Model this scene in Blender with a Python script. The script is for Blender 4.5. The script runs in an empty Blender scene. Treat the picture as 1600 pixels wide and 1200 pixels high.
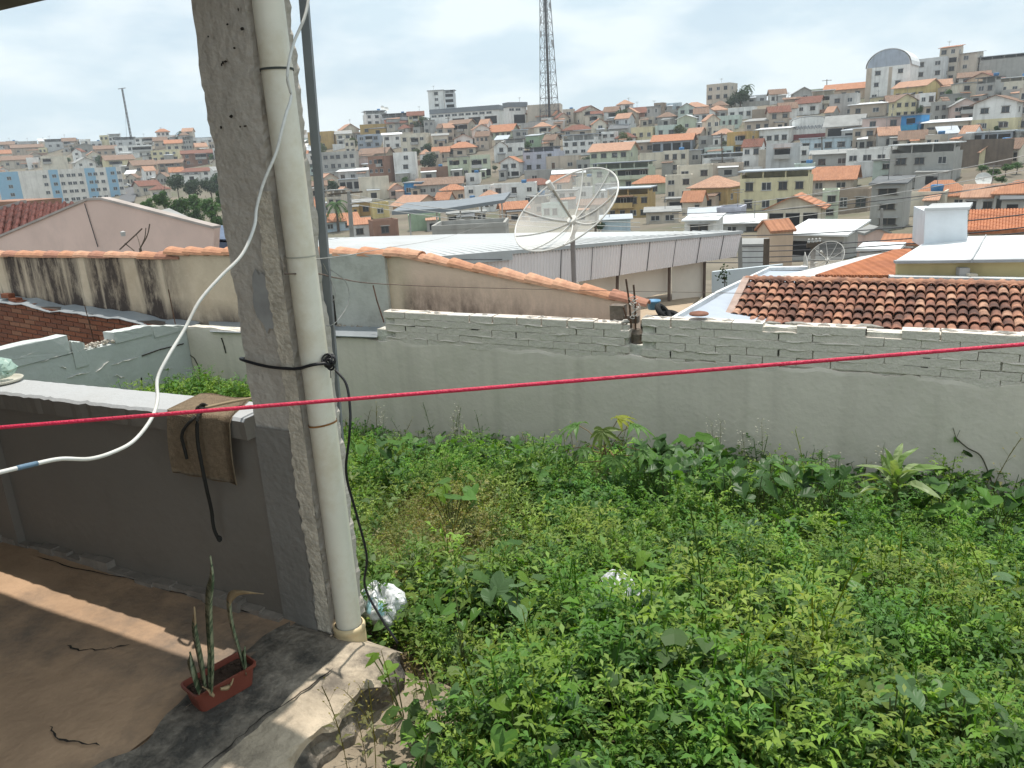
import bpy, bmesh, math, random
import numpy as np
from mathutils import Vector, Matrix
random.seed(7); RNG = np.random.default_rng(11)
R = math.radians
scene = bpy.context.scene
COL = scene.collection

# ------------------------------------------------------------------ camera, sky, sun, exposure
F = 1200.0                                   # focal length in pixels of a 1600 x 1200 picture
PITCH = R(16.3); ROLL = math.atan2(230, 4100); CAMZ = 1.5
cam_d = bpy.data.cameras.new('camera'); cam = bpy.data.objects.new('camera', cam_d); COL.objects.link(cam)
cam_d.sensor_fit = 'HORIZONTAL'; cam_d.sensor_width = 36.0; cam_d.lens = 36.0 * F / 1600.0
cam_d.clip_start = 0.05; cam_d.clip_end = 8000
_right = Vector((1, 0, 0)); _fwd = Vector((0, math.cos(PITCH), -math.sin(PITCH))); _down = Vector((0, -math.sin(PITCH), -math.cos(PITCH)))
cr, sr = math.cos(ROLL), math.sin(ROLL)
IX = cr * _right + sr * _down                # picture x axis in the world
IY = -sr * _right + cr * _down               # picture y axis (down) in the world
cam.matrix_world = Matrix(((IX.x, -IY.x, -_fwd.x, 0), (IX.y, -IY.y, -_fwd.y, 0), (IX.z, -IY.z, -_fwd.z, CAMZ), (0, 0, 0, 1)))
scene.camera = cam

FR = R(28)                                   # the lot's axes: a along the walls, b out of the house
ca, sa = math.cos(FR), math.sin(FR)
def N(a, b, z): return Vector((ca * a + sa * b, -sa * a + ca * b, z))
def toF(p): return Vector((ca * p[0] - sa * p[1], sa * p[0] + ca * p[1], p[2]))

SUN_EL = R(77); SUN_AZ = FR                  # azimuth clockwise from +Y
world = bpy.data.worlds.new('World'); scene.world = world; world.use_nodes = True
nt = world.node_tree; nt.nodes.clear()
def wn(t, **k):
    n = nt.nodes.new(t)
    for a_, b_ in k.items(): setattr(n, a_, b_)
    return n
sky = wn('ShaderNodeTexSky', sky_type='NISHITA', sun_disc=False)
sky.sun_elevation = SUN_EL; sky.sun_rotation = SUN_AZ; sky.altitude = 900; sky.air_density = 1.0; sky.dust_density = 2.0
bg1 = wn('ShaderNodeBackground'); bg1.inputs[1].default_value = 0.10
nt.links.new(sky.outputs[0], bg1.inputs[0])
tc = wn('ShaderNodeTexCoord')
mp = wn('ShaderNodeMapping'); mp.inputs['Scale'].default_value = (1.0, 1.0, 2.6)
nt.links.new(tc.outputs['Generated'], mp.inputs[0])
nz = wn('ShaderNodeTexNoise'); nz.inputs['Scale'].default_value = 3.2; nz.inputs['Detail'].default_value = 7; nz.inputs['Roughness'].default_value = .55; nz.inputs['Distortion'].default_value = .35
nt.links.new(mp.outputs[0], nz.inputs[0])
nz2 = wn('ShaderNodeTexNoise'); nz2.inputs['Scale'].default_value = 6.5; nz2.inputs['Detail'].default_value = 6; nz2.inputs['Roughness'].default_value = .5
nt.links.new(mp.outputs[0], nz2.inputs[0])
r1 = wn('ShaderNodeValToRGB'); r1.color_ramp.elements[0].position = .22; r1.color_ramp.elements[0].color = (.6, .6, .6, 1); r1.color_ramp.elements[1].position = .55; r1.color_ramp.elements[1].color = (.93, .93, .93, 1)
nt.links.new(nz.outputs[0], r1.inputs[0])
r2 = wn('ShaderNodeValToRGB')
r2.color_ramp.elements[0].position = .40; r2.color_ramp.elements[0].color = (.60, .735, .81, 1)
r2.color_ramp.elements[1].position = .58; r2.color_ramp.elements[1].color = (.80, .885, .915, 1)
nt.links.new(nz2.outputs[0], r2.inputs[0])
bg2 = wn('ShaderNodeBackground'); bg2.inputs[1].default_value = 1.0
nt.links.new(r2.outputs[0], bg2.inputs[0])
mx = wn('ShaderNodeMixShader'); nt.links.new(r1.outputs[0], mx.inputs[0]); nt.links.new(bg1.outputs[0], mx.inputs[1]); nt.links.new(bg2.outputs[0], mx.inputs[2])
wo = wn('ShaderNodeOutputWorld'); nt.links.new(mx.outputs[0], wo.inputs[0])

sun_d = bpy.data.lights.new('sun', 'SUN'); sun_o = bpy.data.objects.new('sun', sun_d); COL.objects.link(sun_o)
sun_d.energy = 3.8; sun_d.angle = R(.6); sun_d.color = (1.0, .955, .88)
sdir = Vector((math.sin(SUN_AZ) * math.cos(SUN_EL), math.cos(SUN_AZ) * math.cos(SUN_EL), math.sin(SUN_EL)))
sun_o.rotation_euler = sdir.to_track_quat('Z', 'Y').to_euler(); sun_o.location = (0, 0, 60)
vs = scene.view_settings; vs.view_transform = 'Standard'; vs.look = 'None'; vs.exposure = 0.3; vs.gamma = 1.0
try: vs.use_curve_mapping = False
except Exception: pass
scene.cycles.max_bounces = 8; scene.cycles.transparent_max_bounces = 12
scene.cycles.use_denoising = True
HAZE = .00034

# ------------------------------------------------------------------ picture -> place
def ray(px, py): return _fwd + IX * ((px - 800) / F) + IY * ((py - 600) / F)
CAM = Vector((0, 0, CAMZ))
def at(px, py, Y): d = ray(px, py); return CAM + d * (Y / d.y)
def onz(px, py, z): d = ray(px, py); return CAM + d * ((z - CAMZ) / d.z)
def onb(px, py, b): d = toF(ray(px, py)); return Vector((0, 0, CAMZ)) + d * (b / d.y)      # lot coordinates
def ona(px, py, a): d = toF(ray(px, py)); return Vector((0, 0, CAMZ)) + d * (a / d.x)
def bs(px, py): d = ray(px, py); return d.x / d.y, d.z / d.y

# ------------------------------------------------------------------ materials
MATS = {}
def _m(name):
    m = bpy.data.materials.new(name); m.use_nodes = True
    return m, m.node_tree, m.node_tree.nodes['Principled BSDF']
def M(name, col, rough=.85, var=.18, scale=2.0, bump=0.0, bscale=30, metal=0, spec=.3, world=False, streak=0.0, stain=None, stain_amt=0.5, stain_scale=1.2, detail=5, stain_lo=.5):
    """plain coloured surface with blotchy wear; streak = runs of dirt down the wall; stain = a second colour in patches"""
    if name in MATS: return MATS[name]
    m, t, p = _m(name); L = t.links.new
    if world: src = t.nodes.new('ShaderNodeNewGeometry').outputs['Position']
    else: src = t.nodes.new('ShaderNodeTexCoord').outputs['Object']
    n = t.nodes.new('ShaderNodeTexNoise'); n.inputs['Scale'].default_value = scale; n.inputs['Detail'].default_value = detail; n.inputs['Roughness'].default_value = .65
    L(src, n.inputs['Vector'])
    r = t.nodes.new('ShaderNodeMapRange'); r.inputs[1].default_value = .28; r.inputs[2].default_value = .72; r.inputs[3].default_value = 1 - var; r.inputs[4].default_value = 1 + var
    L(n.outputs[0], r.inputs[0])
    v = t.nodes.new('ShaderNodeVectorMath'); v.operation = 'SCALE'; v.inputs[0].default_value = col[:3]; L(r.outputs[0], v.inputs['Scale'])
    out = v.outputs[0]
    if stain is not None:
        n2 = t.nodes.new('ShaderNodeTexNoise'); n2.inputs['Scale'].default_value = stain_scale; n2.inputs['Detail'].default_value = 8; n2.inputs['Roughness'].default_value = .7
        L(src, n2.inputs['Vector'])
        r2 = t.nodes.new('ShaderNodeMapRange'); r2.inputs[1].default_value = stain_lo; r2.inputs[2].default_value = stain_lo + .16; r2.inputs[3].default_value = 0; r2.inputs[4].default_value = stain_amt
        L(n2.outputs[0], r2.inputs[0])
        mx_ = t.nodes.new('ShaderNodeMix'); mx_.data_type = 'RGBA'; L(r2.outputs[0], mx_.inputs[0]); L(out, mx_.inputs[6]); mx_.inputs[7].default_value = (*stain[:3], 1)
        out = mx_.outputs[2]
    if streak:
        mp_ = t.nodes.new('ShaderNodeMapping'); mp_.inputs['Scale'].default_value = (1.3, 1.3, .12) if world else (7, 7, .5); L(src, mp_.inputs[0])
        n3 = t.nodes.new('ShaderNodeTexNoise'); n3.inputs['Scale'].default_value = 1.0; n3.inputs['Detail'].default_value = 4; L(mp_.outputs[0], n3.inputs['Vector'])
        r3 = t.nodes.new('ShaderNodeMapRange'); r3.inputs[1].default_value = .5; r3.inputs[2].default_value = .75; r3.inputs[3].default_value = 0; r3.inputs[4].default_value = streak
        L(n3.outputs[0], r3.inputs[0])
        mx2 = t.nodes.new('ShaderNodeMix'); mx2.data_type = 'RGBA'; L(r3.outputs[0], mx2.inputs[0]); L(out, mx2.inputs[6]); mx2.inputs[7].default_value = (col[0] * .3 + .01, col[1] * .28 + .01, col[2] * .26 + .01, 1)
        out = mx2.outputs[2]
    L(out, p.inputs['Base Color'])
    p.inputs['Roughness'].default_value = rough; p.inputs['Metallic'].default_value = metal; p.inputs['Specular IOR Level'].default_value = spec
    if bump:
        n4 = t.nodes.new('ShaderNodeTexNoise'); n4.inputs['Scale'].default_value = bscale; n4.inputs['Detail'].default_value = 6; L(src, n4.inputs['Vector'])
        bp = t.nodes.new('ShaderNodeBump'); bp.inputs['Strength'].default_value = bump; bp.inputs['Distance'].default_value = .02; L(n4.outputs[0], bp.inputs['Height']); L(bp.outputs[0], p.inputs['Normal'])
    MATS[name] = m; return m

def tile_mat(name, col, dark, pitch=.24):
    """clay tiles too far away to pick apart: ribs down the slope (object x), rows across (object y), colour by tile"""
    if name in MATS: return MATS[name]
    m, t, p = _m(name); L = t.links.new
    src = t.nodes.new('ShaderNodeTexCoord').outputs['Object']
    w = t.nodes.new('ShaderNodeTexWave'); w.wave_type = 'BANDS'; w.bands_direction = 'X'; w.inputs['Scale'].default_value = .314 / pitch * .5; w.inputs['Distortion'].default_value = .3
    L(src, w.inputs['Vector'])
    n = t.nodes.new('ShaderNodeTexNoise'); n.inputs['Scale'].default_value = 1.1; n.inputs['Detail'].default_value = 9; n.inputs['Roughness'].default_value = .75; L(src, n.inputs['Vector'])
    rr = t.nodes.new('ShaderNodeMapRange'); rr.inputs[1].default_value = .35; rr.inputs[2].default_value = .68; L(n.outputs[0], rr.inputs[0])
    mx_ = t.nodes.new('ShaderNodeMix'); mx_.data_type = 'RGBA'; L(rr.outputs[0], mx_.inputs[0]); mx_.inputs[6].default_value = (*col, 1); mx_.inputs[7].default_value = (*dark, 1)
    L(mx_.outputs[2], p.inputs['Base Color']); p.inputs['Roughness'].default_value = .9; p.inputs['Specular IOR Level'].default_value = .15
    bp = t.nodes.new('ShaderNodeBump'); bp.inputs['Strength'].default_value = .9; bp.inputs['Distance'].default_value = .12; L(w.outputs[0], bp.inputs['Height']); L(bp.outputs[0], p.inputs['Normal'])
    MATS[name] = m; return m

def leaf_mat(name, col=None, var=.25, trans=.35, rough=.45):
    """leaf: colour from the mesh attribute 'Col' or a fixed colour, some light let through"""
    if name in MATS: return MATS[name]
    m, t, p = _m(name); L = t.links.new
    if col is None:
        at_ = t.nodes.new('ShaderNodeAttribute'); at_.attribute_name = 'Col'; c = at_.outputs['Color']
    else:
        g = t.nodes.new('ShaderNodeNewGeometry'); n = t.nodes.new('ShaderNodeTexNoise'); n.inputs['Scale'].default_value = 4; n.inputs['Detail'].default_value = 6; L(g.outputs['Position'], n.inputs['Vector'])
        oi = t.nodes.new('ShaderNodeObjectInfo')
        ad = t.nodes.new('ShaderNodeMath'); ad.operation = 'MULTIPLY_ADD'; L(oi.outputs['Random'], ad.inputs[0]); ad.inputs[1].default_value = .35; L(n.outputs[0], ad.inputs[2])
        r = t.nodes.new('ShaderNodeMapRange'); r.inputs[1].default_value = .35; r.inputs[2].default_value = 1.0; r.inputs[3].default_value = 1 - var; r.inputs[4].default_value = 1 + var; L(ad.outputs[0], r.inputs[0])
        v = t.nodes.new('ShaderNodeVectorMath'); v.operation = 'SCALE'; v.inputs[0].default_value = col; L(r.outputs[0], v.inputs['Scale']); c = v.outputs[0]
    L(c, p.inputs['Base Color']); p.inputs['Roughness'].default_value = rough; p.inputs['Specular IOR Level'].default_value = .22
    tr = t.nodes.new('ShaderNodeBsdfTranslucent')
    v2 = t.nodes.new('ShaderNodeVectorMath'); v2.operation = 'MULTIPLY'; L(c, v2.inputs[0]); v2.inputs[1].default_value = (1.5, 1.6, .6); L(v2.outputs[0], tr.inputs[0])
    ms = t.nodes.new('ShaderNodeMixShader'); ms.inputs[0].default_value = trans; L(p.outputs[0], ms.inputs[1]); L(tr.outputs[0], ms.inputs[2])
    L(ms.outputs[0], t.nodes['Material Output'].inputs[0])
    MATS[name] = m; return m

def alpha_mat(name, col, alpha, rough=.5, metal=0):
    m, t, p = _m(name); L = t.links.new
    p.inputs['Base Color'].default_value = (*col, 1); p.inputs['Roughness'].default_value = rough; p.inputs['Metallic'].default_value = metal
    tb = t.nodes.new('ShaderNodeBsdfTransparent'); ms = t.nodes.new('ShaderNodeMixShader'); ms.inputs[0].default_value = alpha
    L(tb.outputs[0], ms.inputs[1]); L(p.outputs[0], ms.inputs[2]); L(ms.outputs[0], t.nodes['Material Output'].inputs[0])
    MATS[name] = m; return m

# ------------------------------------------------------------------ mesh helpers
class MB:
    def __init__(s): s.v = []; s.f = []; s.mi = []; s.cur = 0
    def add(s, vs_, fs):
        o = len(s.v); s.v += [tuple(v) for v in vs_]; s.f += [tuple(i + o for i in f) for f in fs]; s.mi += [s.cur] * len(fs); return s
    def box(s, x0, x1, y0, y1, z0, z1):
        return s.add([(x0, y0, z0), (x1, y0, z0), (x1, y1, z0), (x0, y1, z0), (x0, y0, z1), (x1, y0, z1), (x1, y1, z1), (x0, y1, z1)],
                     [(0, 3, 2, 1), (4, 5, 6, 7), (0, 1, 5, 4), (1, 2, 6, 5), (2, 3, 7, 6), (3, 0, 4, 7)])
    def prism(s, poly, vec):
        n = len(poly); vec = Vector(vec); p = [Vector(q) for q in poly]
        nrm = Vector((0, 0, 0))
        for i in range(n): nrm += p[i].cross(p[(i + 1) % n])
        if nrm.dot(vec) > 0: p.reverse()
        vs_ = p + [q + vec for q in p]
        fs = [tuple(range(n)), tuple(range(2 * n - 1, n - 1, -1))] + [(i, i + n, (i + 1) % n + n, (i + 1) % n) for i in range(n)]
        return s.add(vs_, fs)
    def tube(s, path, r, n=8, cap=True):
        path = [Vector(q) for q in path]; m = len(path); vs_ = []; up = Vector((0.13, .21, 1)).normalized()
        for i, q in enumerate(path):
            d = (path[min(i + 1, m - 1)] - path[max(i - 1, 0)]).normalized()
            x = d.cross(up)
            if x.length < .05: x = d.cross(Vector((1, .1, 0)))
            x.normalize(); y = x.cross(d); rr = r[i] if isinstance(r, (list, tuple)) else r
            vs_ += [q + (x * math.cos(2 * math.pi * k / n) + y * math.sin(2 * math.pi * k / n)) * rr for k in range(n)]
        fs = [(i * n + k, i * n + (k + 1) % n, (i + 1) * n + (k + 1) % n, (i + 1) * n + k) for i in range(m - 1) for k in range(n)]
        if cap: fs += [tuple(range(n - 1, -1, -1)), tuple((m - 1) * n + k for k in range(n))]
        return s.add(vs_, fs)
    def lathe(s, prof, n=24, org=(0, 0, 0), close=False):
        o = Vector(org); vs_ = [o + Vector((r * math.cos(2 * math.pi * k / n), r * math.sin(2 * math.pi * k / n), z)) for r, z in prof for k in range(n)]
        fs = [(i * n + k, i * n + (k + 1) % n, (i + 1) * n + (k + 1) % n, (i + 1) * n + k) for i in range(len(prof) - 1) for k in range(n)]
        return s.add(vs_, fs)
    def mesh(s, name, mats, base=None, smooth=False):
        me = bpy.data.meshes.new(name)
        vv = s.v if base is None else [(v[0] - base[0], v[1] - base[1], v[2] - base[2]) for v in s.v]
        me.from_pydata(vv, [], s.f)
        for mt in (mats if isinstance(mats, (list, tuple)) else [mats]): me.materials.append(mt)
        if any(s.mi): me.polygons.foreach_set('material_index', s.mi)
        if smooth: me.polygons.foreach_set('use_smooth', [True] * len(me.polygons))
        me.update(); return me
def spline(pts, k=6):
    pts = [Vector(p) for p in pts]; out = []
    P_ = [pts[0] * 2 - pts[1]] + pts + [pts[-1] * 2 - pts[-2]]
    for i in range(1, len(P_) - 2):
        a, b, c, d = P_[i - 1:i + 3]
        for j in range(k):
            t = j / k; out.append(.5 * (2 * b + (c - a) * t + (2 * a - 5 * b + 4 * c - d) * t * t + (3 * b - a - 3 * c + d) * t ** 3))
    out.append(pts[-1]); return out

BASE = {}
def tag(o, label=None, cat=None, group=None, kind=None):
    if label: o['label'] = label
    if cat: o['category'] = cat
    if group: o['group'] = group
    if kind: o['kind'] = kind
    return o
def thing(name, label, cat, loc=(0, 0, 0), rz=0.0, group=None, base=(0, 0, 0)):
    """an Empty at the thing's base; base = the same point in the coordinates its parts are modelled in"""
    o = bpy.data.objects.new(name, None); o.empty_display_size = .2; COL.objects.link(o)
    o.location = loc; o.rotation_euler = (0, 0, rz); BASE[o.name] = Vector(base)
    return tag(o, label, cat, group)
def lot_thing(name, label, cat, a, b, z, group=None):
    return thing(name, label, cat, N(a, b, z), -FR, group, (a, b, z))
def put(name, me, parent=None, loc=(0, 0, 0), rot=(0, 0, 0), scale=(1, 1, 1)):
    o = bpy.data.objects.new(name, me); COL.objects.link(o)
    if parent is not None: o.parent = parent
    o.location = loc; o.rotation_euler = rot; o.scale = scale
    return o
def part(name, mb, mat, parent, smooth=False):
    return put(name, mb.mesh(name, mat, BASE.get(parent.name), smooth), parent)
def subpart(name, mb, mat, pt, smooth=False):
    """child of a part: the part's own origin sits at its thing's origin"""
    return put(name, mb.mesh(name, mat, BASE.get(pt.parent.name) if pt.parent else BASE.get(pt.name), smooth), pt)
def solo(name, mb, mat, label=None, cat=None, group=None, kind=None, smooth=False, lot=False, base=(0, 0, 0)):
    """one mesh that is a whole thing; lot = modelled in the lot's a, b, z"""
    me = mb.mesh(name, mat, base, smooth); o = put(name, me)
    if lot: o.location = N(*base); o.rotation_euler = (0, 0, -FR)
    else: o.location = base
    return tag(o, label, cat, group, kind)
def np_mesh(name, verts, faces, mat, cols=None, smooth=False):
    me = bpy.data.meshes.new(name); nv = len(verts); nf, k = faces.shape
    me.vertices.add(nv); me.vertices.foreach_set('co', np.ascontiguousarray(verts, dtype=np.float32).ravel())
    me.loops.add(nf * k); me.loops.foreach_set('vertex_index', np.ascontiguousarray(faces, dtype=np.int32).ravel())
    me.polygons.add(nf); me.polygons.foreach_set('loop_start', np.arange(0, nf * k, k, dtype=np.int32)); 
    try: me.polygons.foreach_set('loop_total', np.full(nf, k, dtype=np.int32))
    except Exception: pass
    if cols is not None:
        ca_ = me.attributes.new('Col', 'FLOAT_COLOR', 'POINT'); c4 = np.ones((nv, 4), np.float32); c4[:, :3] = cols; ca_.data.foreach_set('color', c4.ravel())
    me.materials.append(mat); me.update(calc_edges=True); me.validate()
    return me

# ------------------------------------------------------------------ terrain: valley and the hill opposite
SN = [-.20, -.16, -.12, -.10, -.08, -.05, -.02, 0, .03, .06, .09]
TB = {-.60: [24, 45, 80, 110, 150, 225, 310, 370, 460, 540, 620],
      -.08: [24, 45, 80, 115, 170, 225, 262, 290, 330, 380, 430],
      .25: [24, 45, 75, 100, 145, 185, 220, 242, 280, 330, 380],
      .62: [22, 40, 68, 85, 110, 135, 158, 178, 215, 265, 318]}
TBB = sorted(TB)
RID = [(-200, 235), (0, 230), (100, 229), (300, 222), (480, 216), (560, 206), (700, 196), (900, 190), (1000, 182), (1100, 168), (1300, 152), (1450, 136), (1600, 122), (1800, 105)]
RB, RS = zip(*[bs(x, y) for x, y in RID])
def dtab(b): return [np.interp(b, TBB, [TB[k][i] for k in TBB]) for i in range(len(SN))]
def ridge(b): return float(np.interp(b, RB, RS))
def dist(px, py):
    b, s = bs(px, py); return float(np.interp(min(s, ridge(b)), SN, dtab(b)))
def ter_z(b, y):
    if y <= 22:
        z0 = CAMZ + SN[0] * dtab(b)[0]
        return float(np.interp(y, [-50, 4, 8, 14, 22], [-3.2, -3.2, -3.2, -3.3, z0]))
    t = dtab(b); sr_ = ridge(b); dr = float(np.interp(sr_, SN, t))
    if y <= dr: return CAMZ + float(np.interp(y, t, SN)) * y
    return CAMZ + sr_ * dr - (y - dr) * .05
def tz(x, y): return ter_z(x / max(y, 6), y)
bb = np.concatenate([np.linspace(-1.4, -1, 5), np.linspace(-.95, .95, 96), np.linspace(1, 1.4, 5)])
yy = np.concatenate([np.array([-40, 0, 4, 7, 10, 14]), np.linspace(18, 60, 15), np.linspace(66, 560, 100), np.array([600, 700, 850, 1050])])
tv = []; 
for y in yy:
    for b in bb:
        j = 0.25 * math.sin(y * .31 + b * 40) if 60 < y < 600 else 0
        tv.append((b * max(y, 14), y, ter_z(float(np.clip(b, -.8, .8)), float(y)) + j if y < 2000 else -60))
nb = len(bb)
tf = [(i * nb + k, i * nb + k + 1, (i + 1) * nb + k + 1, (i + 1) * nb + k) for i in range(len(yy) - 1) for k in range(nb - 1)]
mb = MB().add(tv, tf)
M('terrain', (.16, .135, .10), var=.35, scale=.08, world=True, stain=(.09, .10, .05), stain_amt=.8, stain_scale=.05)
solo('hill_terrain', mb, MATS['terrain'], kind='structure', smooth=True)

# ------------------------------------------------------------------ houses
WC = dict(white=(.76, .75, .72), cream=(.66, .60, .49), beige=(.54, .48, .40), offwhite=(.70, .67, .62), tan=(.50, .42, .34), grey=(.42, .41, .39), lightgrey=(.56, .57, .57), bluegrey=(.36, .40, .46),
          mustard=(.46, .31, .12), yellow=(.62, .49, .22), paleyellow=(.66, .59, .38), ochre=(.48, .34, .15), peach=(.62, .47, .35), pink=(.58, .44, .39), palegreen=(.52, .56, .43), mint=(.54, .62, .56),
          green=(.32, .42, .29), paleblue=(.52, .62, .68), blue=(.05, .25, .52), lavender=(.47, .48, .55), brick=(.30, .17, .12), brown=(.34, .27, .21), terracotta=(.38, .20, .14), concrete=(.37, .36, .335))
WORDS = dict(offwhite='off-white', palegreen='pale green', paleyellow='pale yellow', paleblue='pale blue', lightgrey='light grey', bluegrey='blue-grey', concrete='bare grey concrete', brick='bare brick', blue='bright blue')
def wmat(c): return M('wall_' + c, WC[c], var=.14, scale=.5, world=True, streak=.4, rough=.9)
RC = dict(orange=((.50, .24, .14), (.34, .16, .10)), salmon=((.52, .31, .21), (.36, .21, .15)), maroon=((.25, .11, .08), (.15, .08, .06)), brown=((.29, .19, .14), (.18, .125, .095)))
def rmat(c):
    if c in RC: return tile_mat('roof_' + c, *RC[c])
    return {'white': M('roof_white', (.72, .73, .73), var=.1, scale=.6, world=True, rough=.45), 'grey': M('roof_grey', (.28, .28, .27), var=.2, scale=.6, world=True),
            'dark': M('roof_dark', (.13, .135, .14), var=.2, scale=.6, world=True), 'metal': M('roof_metal', (.42, .45, .48), var=.12, scale=.6, world=True, rough=.5), 'slate': M('roof_slate', (.20, .22, .24), var=.1, scale=.5, world=True)}[c]
GLASS = M('window_glass', (.035, .042, .05), rough=.12, var=.3, scale=.7, world=True, spec=.6)
FRAMEM = M('window_frame', (.46, .45, .43), var=.1, world=True)
SLAB = M('slab_edge', (.38, .37, .35), var=.15, scale=.7, world=True, streak=.4)
TANKB = M('tank_blue', (.05, .18, .38), rough=.5, world=True, var=.1)
def unit_window(hood=False):
    m = MB(); t = .05
    m.box(-.5, .5, -.06, .03, -.5, -.5 + t); m.box(-.5, .5, -.06, .03, .5 - t, .5); m.box(-.5, -.5 + t, -.06, .03, -.5 + t, .5 - t); m.box(.5 - t, .5, -.06, .03, -.5 + t, .5 - t); m.box(-.035, .035, -.05, .03, -.5 + t, .5 - t)
    m.cur = 1; m.box(-.5 + t, .5 - t, -.015, .02, -.5 + t, .5 - t)
    m.cur = 0; m.box(-.6, .6, -.12, .03, -.58, -.5)
    if hood: m.cur = 2; m.box(-.62, .62, -.36, .03, .54, .62)
    return m.mesh('window', [FRAMEM, GLASS, SLAB])
def unit_door():
    m = MB(); m.box(-.5, .5, -.02, .03, -.5, .5); m.cur = 1; m.box(-.58, -.5, -.05, .03, -.5, .55); m.box(.5, .58, -.05, .03, -.5, .55); m.box(-.5, .5, -.05, .03, .5, .55)
    return m.mesh('door', [M('door_brown', (.12, .075, .05), world=True), FRAMEM])
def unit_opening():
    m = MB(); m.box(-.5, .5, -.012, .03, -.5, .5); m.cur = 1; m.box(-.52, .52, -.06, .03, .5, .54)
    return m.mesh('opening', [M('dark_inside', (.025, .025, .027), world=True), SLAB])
WIN, DOOR, OPEN = unit_window(), unit_door(), unit_opening()
WIN_B = unit_window(True); WIN_B.materials[0] = M('window_frame_dark', (.13, .115, .10), world=True)
RECTS = []                                       # picture rectangles already taken by a described house
HOUSES = []
NUM = ['no', 'one', 'two', 'three', 'four', 'five', 'six', 'seven', 'eight', 'nine', 'ten', 'eleven', 'twelve']
def gable_solid(m, w, d, z0, z1, t, axis, ov):
    """two roof planes as thick slabs; axis 'x' = ridge along the facade"""
    if axis == 'x':
        for s_ in (-1, 1):
            e = Vector((0, s_ * (d / 2 + ov), z0 - (z1 - z0) * ov / (d / 2)))
            m.prism([(-w / 2 - ov, 0, z1), (w / 2 + ov, 0, z1), (w / 2 + ov, e.y, e.z), (-w / 2 - ov, e.y, e.z)], (0, 0, t))
    else:
        for s_ in (-1, 1):
            ex = s_ * (w / 2 + ov); ez = z0 - (z1 - z0) * ov / (w / 2)
            m.prism([(0, -d / 2 - ov, z1), (0, d / 2 + ov, z1), (ex, d / 2 + ov, ez), (ex, -d / 2 - ov, ez)], (0, 0, t))
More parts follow.
